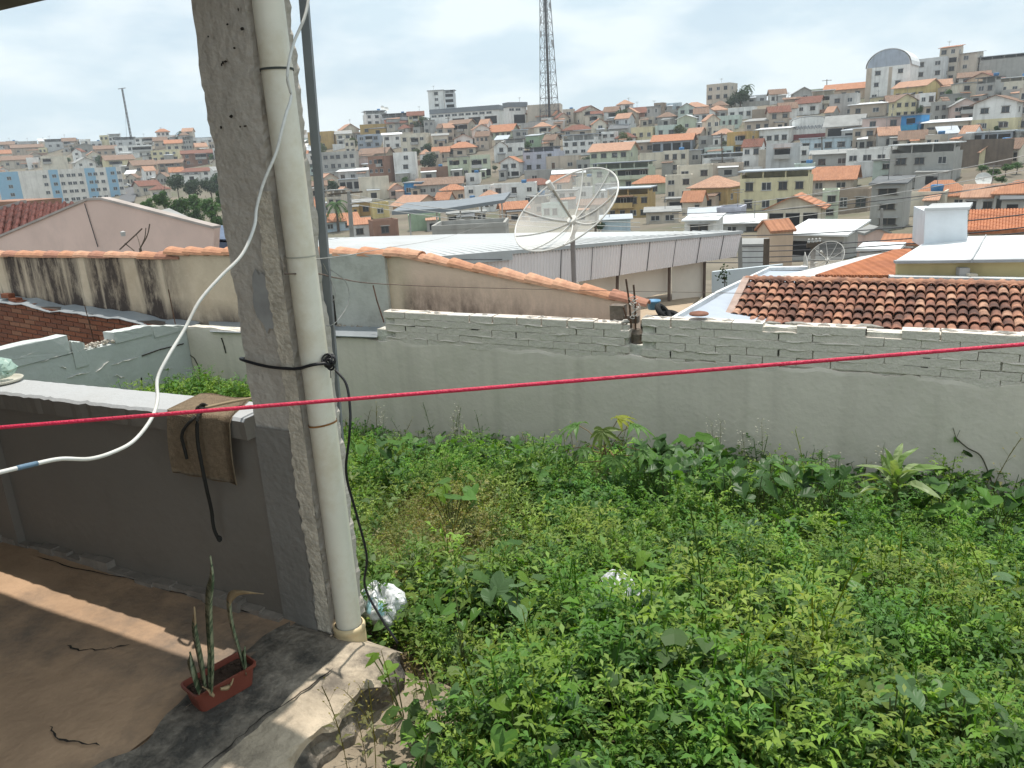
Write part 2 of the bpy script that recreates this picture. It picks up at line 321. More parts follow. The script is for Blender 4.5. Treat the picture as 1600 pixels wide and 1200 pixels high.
def house(x0, x1, yt, yb, wall, roof='flat', rc=None, yaw=0, fl=2, nw=3, rh=7, Y=None, dr=.75, hand=True, label=None, cat='house', name='house', door=False, group='houses on the hillside', side=True, sink=4.0, tank=False, ob=None):
    if roof in ('flat', 'terrace') and cat == 'house' and not tank: tank = random.random() < .3
    cx = (x0 + x1) / 2
    if Y is None: Y = dist(cx, yb)
    d0 = ray(cx, yb); k = Y / d0.y; P = CAM + d0 * k; mpp = k / F
    W = (x1 - x0) * mpp; H = (yb - yt) * mpp; a = R(yaw)
    D = min(max(dr * W, 4.0), 13.0) if Y > 60 else dr * W
    w = max((W - D * abs(math.sin(a))) / math.cos(a), W * .45)
    rz = math.atan2(-P.x, P.y) + a
    # the facade stands at P: move the centre back by half a depth
    c = P + Vector((P.x, P.y, 0)).normalized() * D * .5; off = Vector((0, 0, 0))
    o = thing(name, None, cat, c + off * .5, rz, group)
    wm = wmat(wall); m = MB(); rhm = rh * mpp
    m.box(-w / 2, w / 2, -D / 2, D / 2, -sink, H)
    if roof == 'gable': m.prism([(-w / 2, -D / 2, H), (-w / 2, D / 2, H), (-w / 2, 0, H + rhm)], (w, 0, 0))
    if roof in ('gf', 'arch'):
        if roof == 'gf': m.prism([(-w / 2, -D / 2, H), (w / 2, -D / 2, H), (0, -D / 2, H + rhm)], (0, D, 0))
        else: m.prism([(w / 2 * math.cos(math.pi * i / 14), -D / 2 + .01, H + rhm * math.sin(math.pi * i / 14)) for i in range(15)], (0, D - .02, 0))
    wo_ = part('wall', m, wm, o)
    ov = min(.75, w * .09); r = MB(); t = .14 if Y < 400 else .2
    rcn = rc or 'grey'
    if roof == 'gable': gable_solid(r, w, D, H, H + rhm, t, 'x', ov)
    elif roof == 'gf': gable_solid(r, w, D, H, H + rhm, t, 'y', ov)
    elif roof == 'arch':
        for i in range(14):
            p0, p1 = [((w / 2 + ov * .5) * math.cos(math.pi * q / 14), H + (rhm + .1) * math.sin(math.pi * q / 14)) for q in (i, i + 1)]
            r.prism([(p0[0], -D / 2 - .2, p0[1]), (p1[0], -D / 2 - .2, p1[1]), (p1[0], D / 2 + .2, p1[1]), (p0[0], D / 2 + .2, p0[1])], (0, 0, .15))
    elif roof == 'hip':
        e = w / 2 + ov; f = D / 2 + ov; ri = max(w / 2 - D * .45, w * .06); zz = H - .05
        r.add([(-e, -f, zz), (e, -f, zz), (e, f, zz), (-e, f, zz), (-ri, 0, H + rhm), (ri, 0, H + rhm), (-e, -f, zz - t), (e, -f, zz - t), (e, f, zz - t), (-e, f, zz - t)],
              [(0, 1, 5, 4), (2, 3, 4, 5), (1, 2, 5), (3, 0, 4), (6, 7, 1, 0), (7, 8, 2, 1), (8, 9, 3, 2), (9, 6, 0, 3), (9, 8, 7, 6)])
    elif roof == 'shed':
        r.prism([(-w / 2 - ov, -D / 2 - ov, H + .02), (w / 2 + ov, -D / 2 - ov, H + .02), (w / 2 + ov, D / 2 + ov, H + rhm), (-w / 2 - ov, D / 2 + ov, H + rhm)], (0, 0, .12))
        m2 = MB(); m2.prism([(-w / 2 + .05, -D / 2, H), (-w / 2 + .05, D / 2 - .1, H), (-w / 2 + .05, D / 2 - .1, H + rhm * .97)], (w - .1, 0, 0)); subpart('wall_infill', m2, wm, wo_)
    elif roof == 'slab': r.box(-w / 2 - .3, w / 2 + .3, -D / 2 - .4, D / 2 + .2, H, H + .28)
    elif roof == 'flat':
        r.box(-w / 2 + .18, w / 2 - .18, -D / 2 + .18, D / 2 - .18, H - .3, H + .012); r.cur = 1
        pt = .18; ph = .35
        r.box(-w / 2 - .03, w / 2 + .03, -D / 2 - .03, -D / 2 + pt, H, H + ph); r.box(-w / 2 - .03, w / 2 + .03, D / 2 - pt, D / 2 + .03, H, H + ph); r.box(-w / 2 - .03, -w / 2 + pt, -D / 2 + pt, D / 2 - pt, H, H + ph); r.box(w / 2 - pt, w / 2 + .03, -D / 2 + pt, D / 2 - pt, H, H + ph)
    elif roof == 'terrace':                      # an open top floor: rail wall, posts, thin roof
        r.box(-w / 2 - .35, w / 2 + .35, -D / 2 - .45, D / 2 + .2, H + rhm - .15, H + rhm + .05)
        m2 = MB(); q = max(2, int(w / 3))
        for i in range(q + 1):
            xx = -w / 2 + .12 + (w - .24) * i / q; m2.box(xx - .1, xx + .1, -D / 2 + .02, -D / 2 + .22, H, H + rhm - .16)
        m2.box(-w / 2 + .05, w / 2 - .05, D * .1, D * .1 + .15, H, H + rhm - .16)
        for s_ in (-1, 1): m2.box(s_ * (w / 2 - .1) - .08, s_ * (w / 2 - .1) + .08, -D / 2 + .23, D * .1, H, H + rhm * .45)
        subpart('terrace_posts', m2, wm, wo_)
    part('roof', r, [rmat(rcn), wm], o)
    # windows of the facade, one by one, and of the side that shows
    nwin = 0; fh = H / max(fl, 1); big = 1.0
    if nw:
        for f_ in range(fl):
            for i in range(nw):
                if hand is False and random.random() < .12: continue
                fx = -w / 2 + w * (i + .5) / nw + random.uniform(-.08, .08) * w / nw
                zc = H - fh * (f_ + .5) + fh * .02
                ww = min(1.5, w / nw * .55) * random.uniform(.8, 1.15); wh = min(1.25, fh * .45) * random.uniform(.85, 1.1)
                if door and f_ == fl - 1 and i == 0: put('door', DOOR, o, (fx, -D / 2, zc - fh * .08), (0, 0, 0), (1.0, 1, min(2.1, fh * .75)))
                elif ob and f_ in ob: put('opening', OPEN, o, (fx, -D / 2, zc), (0, 0, 0), (w / nw * .8, 1, fh * .55))
                else: put('window', random.choice((WIN, WIN_B, WIN_B)), o, (fx, -D / 2, zc), (0, 0, 0), (ww, 1, wh)); nwin += 1
        if side and abs(yaw) > 12 and D > 5:
            sx = 1 if yaw < 0 else -1
            if True:
                for f_ in range(fl):
                    if random.random() < .7: put('window', WIN, o, (sx * w / 2, random.uniform(-.25, .1) * D, H - fh * (f_ + .5)), (0, 0, sx * math.pi / 2), (1.1, 1, min(1.1, fh * .42)))
    if Y > 75 and name == 'house' and random.random() < (.4 if hand else .62) and w > 4:      # lean-to or walled yard in front
        aw = w * random.uniform(.3, .6); ax0 = random.uniform(-w / 2, w / 2 - aw); ah = min(H * .75, random.uniform(2.0, 3.0)); ad = random.uniform(1.2, 3.2); m2 = MB(); m2.box(ax0, ax0 + aw, -D / 2 - ad, -D / 2 - .01, -sink, ah); ax = part('annex', m2, wmat(random.choice((wall, 'concrete', 'grey', 'tan', wall))), o)
        m2 = MB(); m2.prism([(ax0 - .2, -D / 2 - ad - .3, ah + .02), (ax0 + aw + .2, -D / 2 - ad - .3, ah + .02), (ax0 + aw + .2, -D / 2 - .02, ah + random.uniform(.15, .7)), (ax0 - .2, -D / 2 - .02, ah + .3)], (0, 0, .1)); subpart('annex_roof', m2, rmat(random.choice(('grey', 'metal', 'dark', 'brown', 'white', 'salmon', 'orange'))), ax)
        if random.random() < .8: put('opening', OPEN, o, (ax0 + aw * .5, -D / 2 - ad, ah * .48), (0, 0, 0), (min(aw * .5, 1.8), 1, ah * .55))
    if Y > 75 and name == 'house' and not hand and Y > 150 and random.random() < .3:
        m2 = MB(); yh = random.uniform(.8, 1.6); m2.box(-w / 2 - random.uniform(0, 3), w / 2 + random.uniform(0, 3), -D / 2 - 4.2, -D / 2 - 4.0, -sink, yh - .6); part('yard_wall', m2, wmat(random.choice(('concrete', 'grey', 'brick', 'beige', 'white'))), o)
    if fl >= 2 and Y > 75 and name == 'house' and w > 5 and random.random() < .5:      # balcony with a shaded doorway behind it
        bw = w * random.uniform(.3, .55); bx = random.uniform(-w / 2 + .1, w / 2 - bw - .1); bz = H - fh; m2 = MB(); m2.box(bx, bx + bw, -D / 2 - 1.2, -D / 2 - .01, bz - .15, bz); m2.box(bx, bx + bw, -D / 2 - 1.2, -D / 2 - 1.1, bz, bz + .85); bo = part('balcony', m2, random.choice((wm, SLAB, FRAMEM)), o)
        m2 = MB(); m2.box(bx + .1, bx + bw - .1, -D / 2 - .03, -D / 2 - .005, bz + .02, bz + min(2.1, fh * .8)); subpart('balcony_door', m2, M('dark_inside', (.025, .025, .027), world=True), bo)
        m2 = MB(); m2.box(bx - .1, bx + bw + .1, -D / 2 - 1.4, -D / 2 - .01, bz + min(2.3, fh * .88), bz + min(2.3, fh * .88) + .1); subpart('balcony_roof', m2, rmat(random.choice(('grey', 'metal', 'salmon', 'white'))), bo)
    if Y > 75 and random.random() < .3:
        m2 = MB(); ax = random.uniform(-.3, .3) * w; zt_ = H + (rhm if roof in ('gable', 'gf', 'terrace') else .2); m2.tube([(ax, 0, zt_ - .5), (ax, 0, zt_ + 2.2)], .05, 4); m2.tube([(ax - .7, 0, zt_ + 2.0), (ax + .7, 0, zt_ + 2.0)], .035, 4); m2.tube([(ax - .5, .1, zt_ + 1.7), (ax + .5, .1, zt_ + 1.7)], .035, 4); part('antenna', m2, M('antenna_wire', (.2, .2, .2), world=True), o)
    if tank:
        m2 = MB(); m2.lathe([(.001, 0), (.62, 0), (.72, .75), (.75, .8), (.6, .95), (.001, 1.0)], 12, (w * .22, D * .1, H + (rhm if roof == 'terrace' else .01) + .05)); part('water_tank', m2, TANKB, o, smooth=True)
    if hand: RECTS.append((x0, x1, yt - rh * .6, yb))
    HOUSES.append((o, dict(wall=wall, roof=roof, rc=rcn, fl=fl, nw=nwin, cx=cx, cy=(yt + yb) / 2, label=label, tank=tank)))
    return o, w, D, H, mpp

B = house
# --- described one by one from the photograph: x0, x1, top of wall, foot, colour, roof ...
# left of the pillar
B(72, 108, 246, 276, 'cream', 'flat', 'grey', 0, 3, 0); B(117, 150, 254, 270, 'white', 'gf', 'grey', 15, 2, 2, 7); B(165, 211, 250, 270, 'paleyellow', 'gable', 'brown', 10, 2, 3, 7)
B(185, 238, 229, 246, 'white', 'flat', 'grey', 0, 2, 4); B(240, 284, 236, 252, 'paleyellow', 'flat', 'grey', -10, 2, 4); B(289, 336, 240, 258, 'brick', 'gable', 'maroon', 0, 2, 3, 5)
B(183, 212, 219, 230, 'lightgrey', 'terrace', 'dark', 0, 1, 2, 4); B(214, 240, 216, 230, 'white', 'slab', 'grey', 0, 2, 3); B(243, 262, 220, 233, 'tan', 'gable', 'brown', 0, 1, 2, 5); B(262, 292, 224, 238, 'cream', 'gable', 'orange', 0, 1, 3, 5)
B(300, 334, 216, 228, 'white', 'slab', 'metal', 0, 1, 3); B(212, 250, 290, 304, 'beige', 'gable', 'maroon', 20, 1, 2, 7); B(238, 268, 296, 312, 'cream', 'hip', 'maroon', -10, 1, 2, 6)
B(290, 338, 268, 284, 'white', 'gable', 'maroon', -15, 2, 3, 5); B(75, 109, 222, 234, 'lightgrey', 'terrace', 'dark', 0, 1, 3, 4); B(144, 160, 222, 232, 'lightgrey', 'flat', 'grey', 0, 1, 2); B(33, 58, 222, 232, 'grey', 'flat', 'grey', 0, 1, 2)
B(0, 22, 226, 236, 'pink', 'gable', 'brown', 0, 1, 2, 4); B(24, 66, 231, 242, 'tan', 'gable', 'brown', 0, 1, 3, 5); B(120, 150, 230, 242, 'concrete', 'gf', 'grey', 0, 1, 1, 5); B(152, 182, 233, 245, 'tan', 'gable', 'brown', 0, 1, 3, 5)
B(10, 50, 250, 263, 'beige', 'gable', 'brown', 0, 1, 3, 6); B(0, 18, 240, 252, 'cream', 'gable', 'orange', 0, 1, 2, 5); B(205, 245, 258, 272, 'tan', 'gable', 'brown', 15, 1, 3, 7); B(250, 290, 255, 270, 'brown', 'gable', 'brown', -10, 2, 3, 5)
# middle, upper rows
B(484, 530, 208, 234, 'mustard', 'flat', 'grey', -12, 2, 1); B(530, 562, 203, 219, 'cream', 'gf', 'salmon', 18, 2, 1, 8, door=True); B(564, 608, 196, 212, 'mustard', 'flat', 'brown', 0, 1, 2)
B(568, 606, 179, 196, 'white', 'terrace', 'metal', 10, 2, 3, 5, tank=True); B(602, 646, 192, 203, 'beige', 'gable', 'maroon', 5, 1, 3, 7); B(598, 644, 184, 194, 'lightgrey', 'terrace', 'dark', -5, 1, 0, 6)
B(702, 744, 194, 217, 'beige', 'gable', 'brown', -22, 2, 2, 6, ob=(0,)); B(560, 600, 212, 231, 'bluegrey', 'flat', 'grey', -10, 2, 3); B(600, 628, 212, 233, 'white', 'shed', 'white', 0, 2, 2, 4); B(628, 676, 211, 241, 'cream', 'flat', 'grey', -15, 2, 3)
B(677, 701, 213, 231, 'cream', 'shed', 'grey', 0, 1, 2, 4); B(700, 748, 231, 243, 'cream', 'hip', 'orange', -8, 1, 3, 9); B(764, 812, 205, 216, 'palegreen', 'gable', 'orange', -20, 1, 4, 10); B(497, 565, 240, 280, 'concrete', 'flat', 'grey', -8, 3, 6)
B(562, 616, 240, 254, 'tan', 'gable', 'brown', -18, 1, 3, 8); B(562, 579, 249, 266, 'pink', 'gf', 'grey', 0, 1, 0, 4); B(579, 620, 247, 288, 'brick', 'flat', 'grey', -35, 3, 3); B(618, 655, 241, 282, 'white', 'flat', 'grey', -6, 3, 1)
B(530, 580, 268, 283, 'lightgrey', 'shed', 'white', -10, 1, 3, 4); B(563, 610, 279, 312, 'cream', 'flat', 'grey', 4, 2, 0); B(532, 563, 281, 300, 'grey', 'slab', 'metal', 0, 1, 3, ob=(0,)); B(633, 670, 286, 308, 'blue', 'slab', 'metal', -20, 1, 2)
B(606, 634, 296, 309, 'pink', 'gf', 'salmon', 10, 1, 2, 8); B(701, 737, 247, 278, 'palegreen', 'slab', 'grey', -8, 2, 3); B(737, 768, 245, 279, 'palegreen', 'flat', 'grey', 0, 2, 2, ob=(1,)); B(659, 702, 263, 281, 'brick', 'flat', 'grey', 0, 1, 0)
B(783, 819, 254, 278, 'white', 'gf', 'orange', -16, 2, 2, 8, ob=(1,)); B(652, 728, 288, 306, 'grey', 'gable', 'brown', -6, 1, 4, 9); B(690, 730, 297, 318, 'peach', 'hip', 'orange', 5, 1, 2, 8); B(727, 770, 293, 318, 'white', 'flat', 'grey', 0, 2, 2)
B(768, 842, 290, 322, 'white', 'flat', 'grey', -4, 2, 3); B(580, 609, 319, 340, 'yellow', 'flat', 'grey', 8, 1, 1); B(549, 582, 317, 338, 'mustard', 'shed', 'grey', -5, 1, 2, 4); B(614, 690, 320, 334, 'peach', 'gf', 'salmon', 38, 1, 3, 13)
B(496, 560, 345, 362, 'paleblue', 'gable', 'orange', 8, 1, 2, 9); B(548, 580, 352, 372, 'white', 'shed', 'orange', 0, 1, 1, 8); B(578, 624, 347, 372, 'brick', 'flat', 'grey', 12, 1, 1); B(640, 690, 338, 362, 'green', 'flat', 'grey', 0, 1, 0)
B(504, 530, 312, 330, 'paleyellow', 'flat', 'grey', 0, 1, 2); B(486, 512, 290, 308, 'tan', 'gable', 'brown', 0, 1, 2, 6); B(486, 506, 262, 282, 'mint', 'terrace', 'dark', 0, 2, 2, 5); B(700, 760, 334, 352, 'beige', 'slab', 'grey', 0, 1, 4, ob=(0,))
# around the tower
B(824, 880, 165, 180, 'beige', 'flat', 'grey', -6, 1, 0); B(880, 899, 173, 194, 'beige', 'flat', 'grey', -10, 2, 1); B(898, 936, 174, 193, 'cream', 'gf', 'maroon', 25, 2, 2, 7); B(925, 957, 180, 194, 'beige', 'gable', 'maroon', 0, 1, 2, 6)
B(978, 1022, 176, 186, 'terracotta', 'gable', 'maroon', -10, 1, 3, 8); B(1022, 1041, 163, 182, 'brown', 'flat', 'grey', -20, 2, 1); B(1040, 1065, 163, 176, 'paleblue', 'flat', 'grey', 0, 1, 2); B(1064, 1105, 168, 180, 'peach', 'hip', 'salmon', 8, 1, 2, 8)
B(814, 849, 194, 212, 'grey', 'flat', 'grey', -10, 1, 2); B(848, 881, 206, 218, 'cream', 'gf', 'orange', 24, 1, 2, 8); B(880, 926, 203, 212, 'beige', 'hip', 'maroon', 0, 1, 3, 8); B(822, 852, 213, 230, 'green', 'shed', 'metal', -25, 1, 1, 3)
B(880, 940, 220, 242, 'white', 'terrace', 'metal', -14, 2, 4, 9); B(940, 966, 208, 228, 'white', 'flat', 'grey', -15, 2, 2); B(986, 1025, 201, 222, 'paleyellow', 'flat', 'grey', -12, 1, 3); B(1024, 1060, 198, 217, 'mint', 'flat', 'grey', -8, 1, 2)
B(1020, 1086, 220, 240, 'bluegrey', 'gable', 'orange', -8, 1, 4, 9, ob=(0,)); B(922, 998, 236, 266, 'palegreen', 'gable', 'salmon', -16, 2, 4, 11); B(978, 1022, 224, 240, 'tan', 'shed', 'grey', 0, 1, 3, 4); B(818, 884, 238, 268, 'lavender', 'terrace', 'dark', -20, 2, 3, 7)
B(854, 909, 246, 270, 'tan', 'flat', 'grey', -6, 1, 2, door=True); B(926, 1026, 264, 296, 'palegreen', 'terrace', 'slate', -10, 2, 4, 9); B(1000, 1049, 241, 264, 'cream', 'flat', 'grey', 0, 1, 0); B(992, 1048, 286, 304, 'palegreen', 'hip', 'orange', 0, 1, 1, 11)
B(1040, 1081, 277, 312, 'cream', 'flat', 'grey', 0, 2, 2); B(950, 1025, 305, 342, 'ochre', 'terrace', 'metal', -12, 2, 4, 10); B(806, 868, 289, 304, 'white', 'hip', 'maroon', 0, 1, 3, 9); B(780, 826, 326, 346, 'peach', 'gable', 'orange', 10, 1, 2, 9)
B(866, 912, 272, 288, 'white', 'shed', 'white', 0, 1, 2, 5); B(858, 905, 300, 326, 'white', 'slab', 'grey', -8, 2, 3); B(905, 952, 320, 345, 'cream', 'gable', 'brown', -10, 1, 3, 7); B(790, 820, 224, 244, 'white', 'terrace', 'dark', 0, 1, 2, 6)
B(940, 985, 344, 362, 'paleblue', 'shed', 'metal', 0, 1, 0, 4); B(1010, 1060, 332, 350, 'beige', 'shed', 'grey', 0, 1, 2, 5); B(820, 880, 268, 286, 'concrete', 'flat', 'grey', 0, 1, 2); B(1042, 1080, 312, 330, 'grey', 'slab', 'grey', 0, 1, 1, ob=(0,))
# right half
B(1079, 1157, 293, 324, 'ochre', 'hip', 'salmon', -22, 1, 2, 16); B(1157, 1267, 279, 332, 'paleyellow', 'terrace', 'metal', -6, 2, 4, 11); B(1197, 1250, 228, 268, 'lightgrey', 'flat', 'grey', -4, 2, 0); B(1249, 1262, 232, 264, 'white', 'flat', 'grey', 0, 2, 1)
B(1265, 1337, 279, 302, 'beige', 'gable', 'orange', -8, 1, 2, 16); B(1324, 1394, 236, 258, 'white', 'flat', 'grey', -10, 1, 3); B(1335, 1370, 256, 276, 'lightgrey', 'flat', 'grey', 0, 1, 0); B(1252, 1346, 216, 238, 'paleblue', 'slab', 'metal', -6, 1, 5)
B(1136, 1185, 209, 242, 'mustard', 'flat', 'grey', -28, 2, 1); B(1184, 1238, 203, 230, 'white', 'shed', 'white', -12, 1, 4, 3); B(1098, 1168, 246, 262, 'white', 'terrace', 'metal', -6, 1, 0, 6); B(1101, 1147, 232, 250, 'mint', 'flat', 'grey', -5, 1, 4)
B(1058, 1112, 262, 304, 'cream', 'flat', 'grey', 0, 2, 2); B(1200, 1287, 326, 364, 'cream', 'gf', 'orange', -8, 1, 3, 18, ob=(0,)); B(1120, 1165, 329, 362, 'lavender', 'flat', 'grey', -10, 1, 2); B(1078, 1122, 336, 356, 'mint', 'shed', 'metal', 0, 1, 2, 7)
B(1130, 1197, 350, 366, 'grey', 'shed', 'white', -6, 1, 2, 9); B(1398, 1463, 136, 162, 'yellow', 'gable', 'salmon', -25, 1, 4, 9); B(1513, 1567, 124, 140, 'peach', 'gf', 'maroon', -18, 1, 3, 9); B(1330, 1385, 164, 182, 'tan', 'shed', 'white', -6, 1, 2, 4)
B(1296, 1341, 150, 184, 'grey', 'flat', 'grey', -10, 2, 2); B(1244, 1284, 161, 180, 'white', 'gable', 'maroon', -12, 1, 2, 9); B(1291, 1348, 196, 220, 'tan', 'gable', 'grey', -8, 1, 2, 14, ob=(0,)); B(1348, 1409, 186, 220, 'pink', 'slab', 'grey', -4, 2, 2)
B(1446, 1512, 192, 214, 'beige', 'shed', 'white', -6, 1, 3, 5); B(1480, 1524, 166, 190, 'pink', 'gf', 'grey', 12, 2, 2, 10); B(1590, 1640, 142, 204, 'beige', 'flat', 'grey', 0, 3, 3); B(1392, 1494, 240, 292, 'concrete', 'terrace', 'white', -10, 2, 3, 13)
B(1104, 1151, 134, 170, 'beige', 'flat', 'grey', -20, 3, 3, name='apartment_block', cat='building'); B(1262, 1330, 140, 154, 'palegreen', 'flat', 'grey', 0, 1, 3); B(1290, 1352, 140, 156, 'peach', 'gable', 'orange', -6, 1, 3, 9); B(1236, 1270, 146, 160, 'grey', 'gf', 'grey', 10, 1, 1, 8)
B(1138, 1182, 170, 187, 'white', 'flat', 'grey', -10, 1, 3); B(1118, 1159, 183, 201, 'mint', 'flat', 'grey', -10, 1, 4); B(1176, 1230, 172, 186, 'brown', 'flat', 'grey', 0, 1, 0); B(1164, 1213, 190, 206, 'tan', 'shed', 'grey', -15, 1, 3, 5)
B(1224, 1247, 157, 181, 'brown', 'shed', 'brown', 0, 1, 1, 4); B(1112, 1147, 199, 215, 'cream', 'flat', 'grey', -5, 1, 2); B(1058, 1093, 186, 208, 'palegreen', 'gf', 'white', -15, 1, 1, 5); B(1432, 1506, 306, 332, 'cream', 'hip', 'orange', 0, 1, 3, 22)
B(1417, 1476, 305, 336, 'cream', 'flat', 'grey', -6, 1, 0, Y=92); B(1506, 1560, 308, 334, 'white', 'gable', 'salmon', -6, 1, 2, 16); B(1556, 1620, 302, 336, 'white', 'hip', 'orange', 0, 1, 3, 18); B(1360, 1417, 290, 358, 'concrete', 'shed', 'dark', -10, 3, 1, 8)
B(1364, 1402, 252, 288, 'mint', 'slab', 'grey', 0, 2, 1); B(1306, 1361, 300, 334, 'brown', 'flat', 'grey', -10, 1, 2); B(1284, 1308, 302, 342, 'palegreen', 'flat', 'grey', 0, 2, 1); B(1535, 1600, 92, 104, 'concrete', 'terrace', 'slate', 0, 1, 0, 5)
B(1566, 1612, 108, 124, 'peach', 'hip', 'orange', 0, 1, 3, 9); B(1500, 1540, 120, 134, 'white', 'gable', 'brown', 0, 1, 2, 7); B(1560, 1610, 128, 150, 'cream', 'terrace', 'white', 0, 1, 3, 6); B(1092, 1128, 214, 230, 'concrete', 'flat', 'grey', 0, 1, 2)
B(1186, 1236, 236, 262, 'beige', 'flat', 'grey', 0, 1, 0); B(1060, 1100, 236, 258, 'concrete', 'slab', 'metal', -10, 1, 2); B(1100, 1160, 258, 276, 'tan', 'flat', 'grey', 0, 1, 0); B(1270, 1330, 242, 264, 'grey', 'shed', 'grey', 0, 1, 2, 6)
# --- buildings with a shape of their own
o, w, D, H, mpp = B(1354, 1428, 107, 158, 'white', 'arch', 'white', -12, 3, 2, 25, label='white hall with a tall arched roof and grey arch front on the ridge', name='arched_hall', cat='building', dr=1.1)
m = MB(); m.prism([(w / 2 * .97 * math.cos(math.pi * i / 14), -D / 2 - .05, H + .1 + 25 * mpp * .97 * math.sin(math.pi * i / 14)) for i in range(15)], (0, .05, 0)); part('arch_panel', m, wmat('bluegrey'), o)
m = MB(); m.box(-w / 2 - .05, -w / 2 + 1.6, -D / 2 - .06, -D / 2 + .5, -3, H + .05); m.box(w * .02, w * .1, -D / 2 - .06, -D / 2 + .3, -3, H - .2); part('pilaster', m, wmat('tan'), o)
B(1428, 1480, 95, 138, 'lightgrey', 'flat', 'grey', -14, 3, 2, label='light grey modern block with flat roof joined to the arched hall', name='modern_block', cat='building')
B(1494, 1530, 86, 124, 'beige', 'shed', 'grey', -20, 3, 1, 3, label='tall beige block with a plain side beside the little tower house', name='tall_block', cat='building')
B(1466, 1498, 78, 128, 'beige', 'shed', 'orange', -16, 4, 2, 4, label='narrow four-storey tower house with small orange lean-to roof on top', ob=(1,))
o, w, D, H, mpp = B(1522, 1592, 163, 207, 'white', 'gf', 'brown', -14, 2, 2, 11, label='big white gabled house with cream lower storey above the brown retaining wall')
m = MB(); m.box(-w / 2 - .04, w / 2 + .04, -D / 2 - .04, D / 2, -1, H * .47); part('lower_storey', m, wmat('paleyellow'), o)
for sx in (-.25, .25): put('window', WIN, o, (sx * w, -D / 2 - .04, H * .25), (0, 0, 0), (1.9, 1, 1.1))
B(1516, 1590, 207, 224, 'bluegrey', 'slab', 'white', -14, 1, 3, label='low open carport with pale slab roof under the big white gabled house', name='carport', cat='carport', ob=(0,))
o, w, D, H, mpp = B(1408, 1447, 182, 218, 'white', 'slab', 'slate', -24, 2, 1, label='bright blue house with white ground floor and blue balcony')
m = MB(); m.box(-w / 2 - .05, w / 2 + .05, -D / 2 - .05, D / 2, H * .42, H - .02); b_ = part('upper_storey', m, wmat('blue'), o); m = MB(); m.box(-w * .42, w * .42, -D / 2 - .9, -D / 2 - .06, H * .4, H * .62); part('balcony', m, M('wall_skyblue', (.05, .30, .52), world=True), o)
put('opening', OPEN, o, (0, -D / 2 - .06, H * .78), (0, 0, 0), (w * .45, 1, H * .22))
o, w, D, H, mpp = B(1238, 1291, 190, 216, 'white', 'arch', 'white', -4, 1, 0, 6, label='white barn with low curved roof, grey scrawl and dark red base', name='barn', cat='barn')
m = MB(); m.box(-w / 2 - .03, w / 2 + .03, -D / 2 - .03, D / 2, -1, H * .25); part('painted_base', m, M('dark_red_paint', (.25, .08, .08), world=True), o)
m = MB(); random.seed(5)
for i in range(9):
    x_ = -w * .4 + w * .8 * i / 8; zz = H * .62
    m.tube(spline([(x_ - .35, -D / 2 - .03, zz - .5), (x_ - .1, -D / 2 - .03, zz + .55), (x_ + .15, -D / 2 - .03, zz - .3), (x_ + .4, -D / 2 - .03, zz + .4)], 4), .09, 4)
part('wall_scrawl', m, M('scrawl_grey', (.30, .31, .34), world=True), o)
B(671, 698, 144, 178, 'white', 'slab', 'grey', -8, 4, 1, label='pale tower block standing behind the slate-banded hall', name='tower_block', cat='building')
B(697, 714, 147, 178, 'lightgrey', 'terrace', 'dark', -8, 4, 1, 4, ob=(0, 1, 2, 3), label='open stair tower with stacked balconies joined to the pale tower block', name='stair_tower', cat='building')
# long hall with a slate band
for (xa, xb, ya, yb_, yw, lab) in ((674, 791, 170, 199, -16, 'long white hall with dark slate band and ribbon windows on the ridge'), (788, 824, 163, 197, 30, 'short white end wing with slate band turned from the long hall')):
    o, w, D, H, mpp = B(xa, xb, ya, yb_, 'white', 'slab', 'slate', yw, 2, 0, label=lab, name='slate_banded_hall', cat='building', dr=.35)
    m = MB(); m.box(-w / 2 - .35, w / 2 + .35, -D / 2 - .45, D / 2, H - 1.6, H - .02); part('fascia_band', m, rmat('slate'), o)
    for i in range(int(w / 3)): put('window', WIN, o, (-w / 2 + 1.5 + i * 3, -D / 2, H - 2.5), (0, 0, 0), (2.3, 1, .9))
    for i in range(int(w / 8)): put('opening', OPEN, o, (w / 2 - 3.5 - i * 7, -D / 2, H * .3), (0, 0, 0), (5.2, 1, H * .38))
# apartment block with blue stripes, left
o, w, D, H, mpp = B(17, 190, 268, 318, 'offwhite', 'flat', 'grey', 4, 1, 0, label='long off-white apartment block with light blue vertical stripes, left of the trees', name='striped_apartment_block', cat='building', dr=.3, sink=8)
for (fa, fb) in ((0, .165), (.40, .475), (.69, .775), (.87, .955)):
    m = MB(); m.box(-w / 2 + w * fa - (.03 if fa == 0 else 0), -w / 2 + w * fb, -D / 2 - .07, -D / 2 + .2, -6, H + .3); part('blue_stripe', m, M('stripe_blue', (.26, .44, .58), world=True, var=.08), o)
for f_ in range(5):
    for fx in (.09, .365, .44, .50, .555, .595, .65, .73, .775, .83, .92, .975):
        put('window', WIN, o, (-w / 2 + w * fx, -D / 2 - (.07 if any(a_ <= fx <= b_ for a_, b_ in ((0, .165), (.40, .475), (.69, .775), (.87, .955))) else 0), H - 1.9 - f_ * 2.85), (0, 0, 0), (1.35, 1, 1.15))
# retaining wall and a white pavilion roofs
m = MB(); P1, P2 = at(1490, 262, dist(1490, 262)), at(1580, 262, dist(1580, 262)); mh = 40 * (P1.y / F)
m.prism([P1 - Vector((0, 0, 3)), P2 - Vector((0, 0, 3)), P2 + Vector((0, 0, mh)), P1 + Vector((0, 0, mh))], (.2, .9, 0)); 
solo('retaining_wall', m, M('retaining_brown', (.17, .13, .10), var=.3, scale=.4, world=True, streak=.5), 'tall brown stained retaining wall above the grassy bank', 'wall', base=P1)

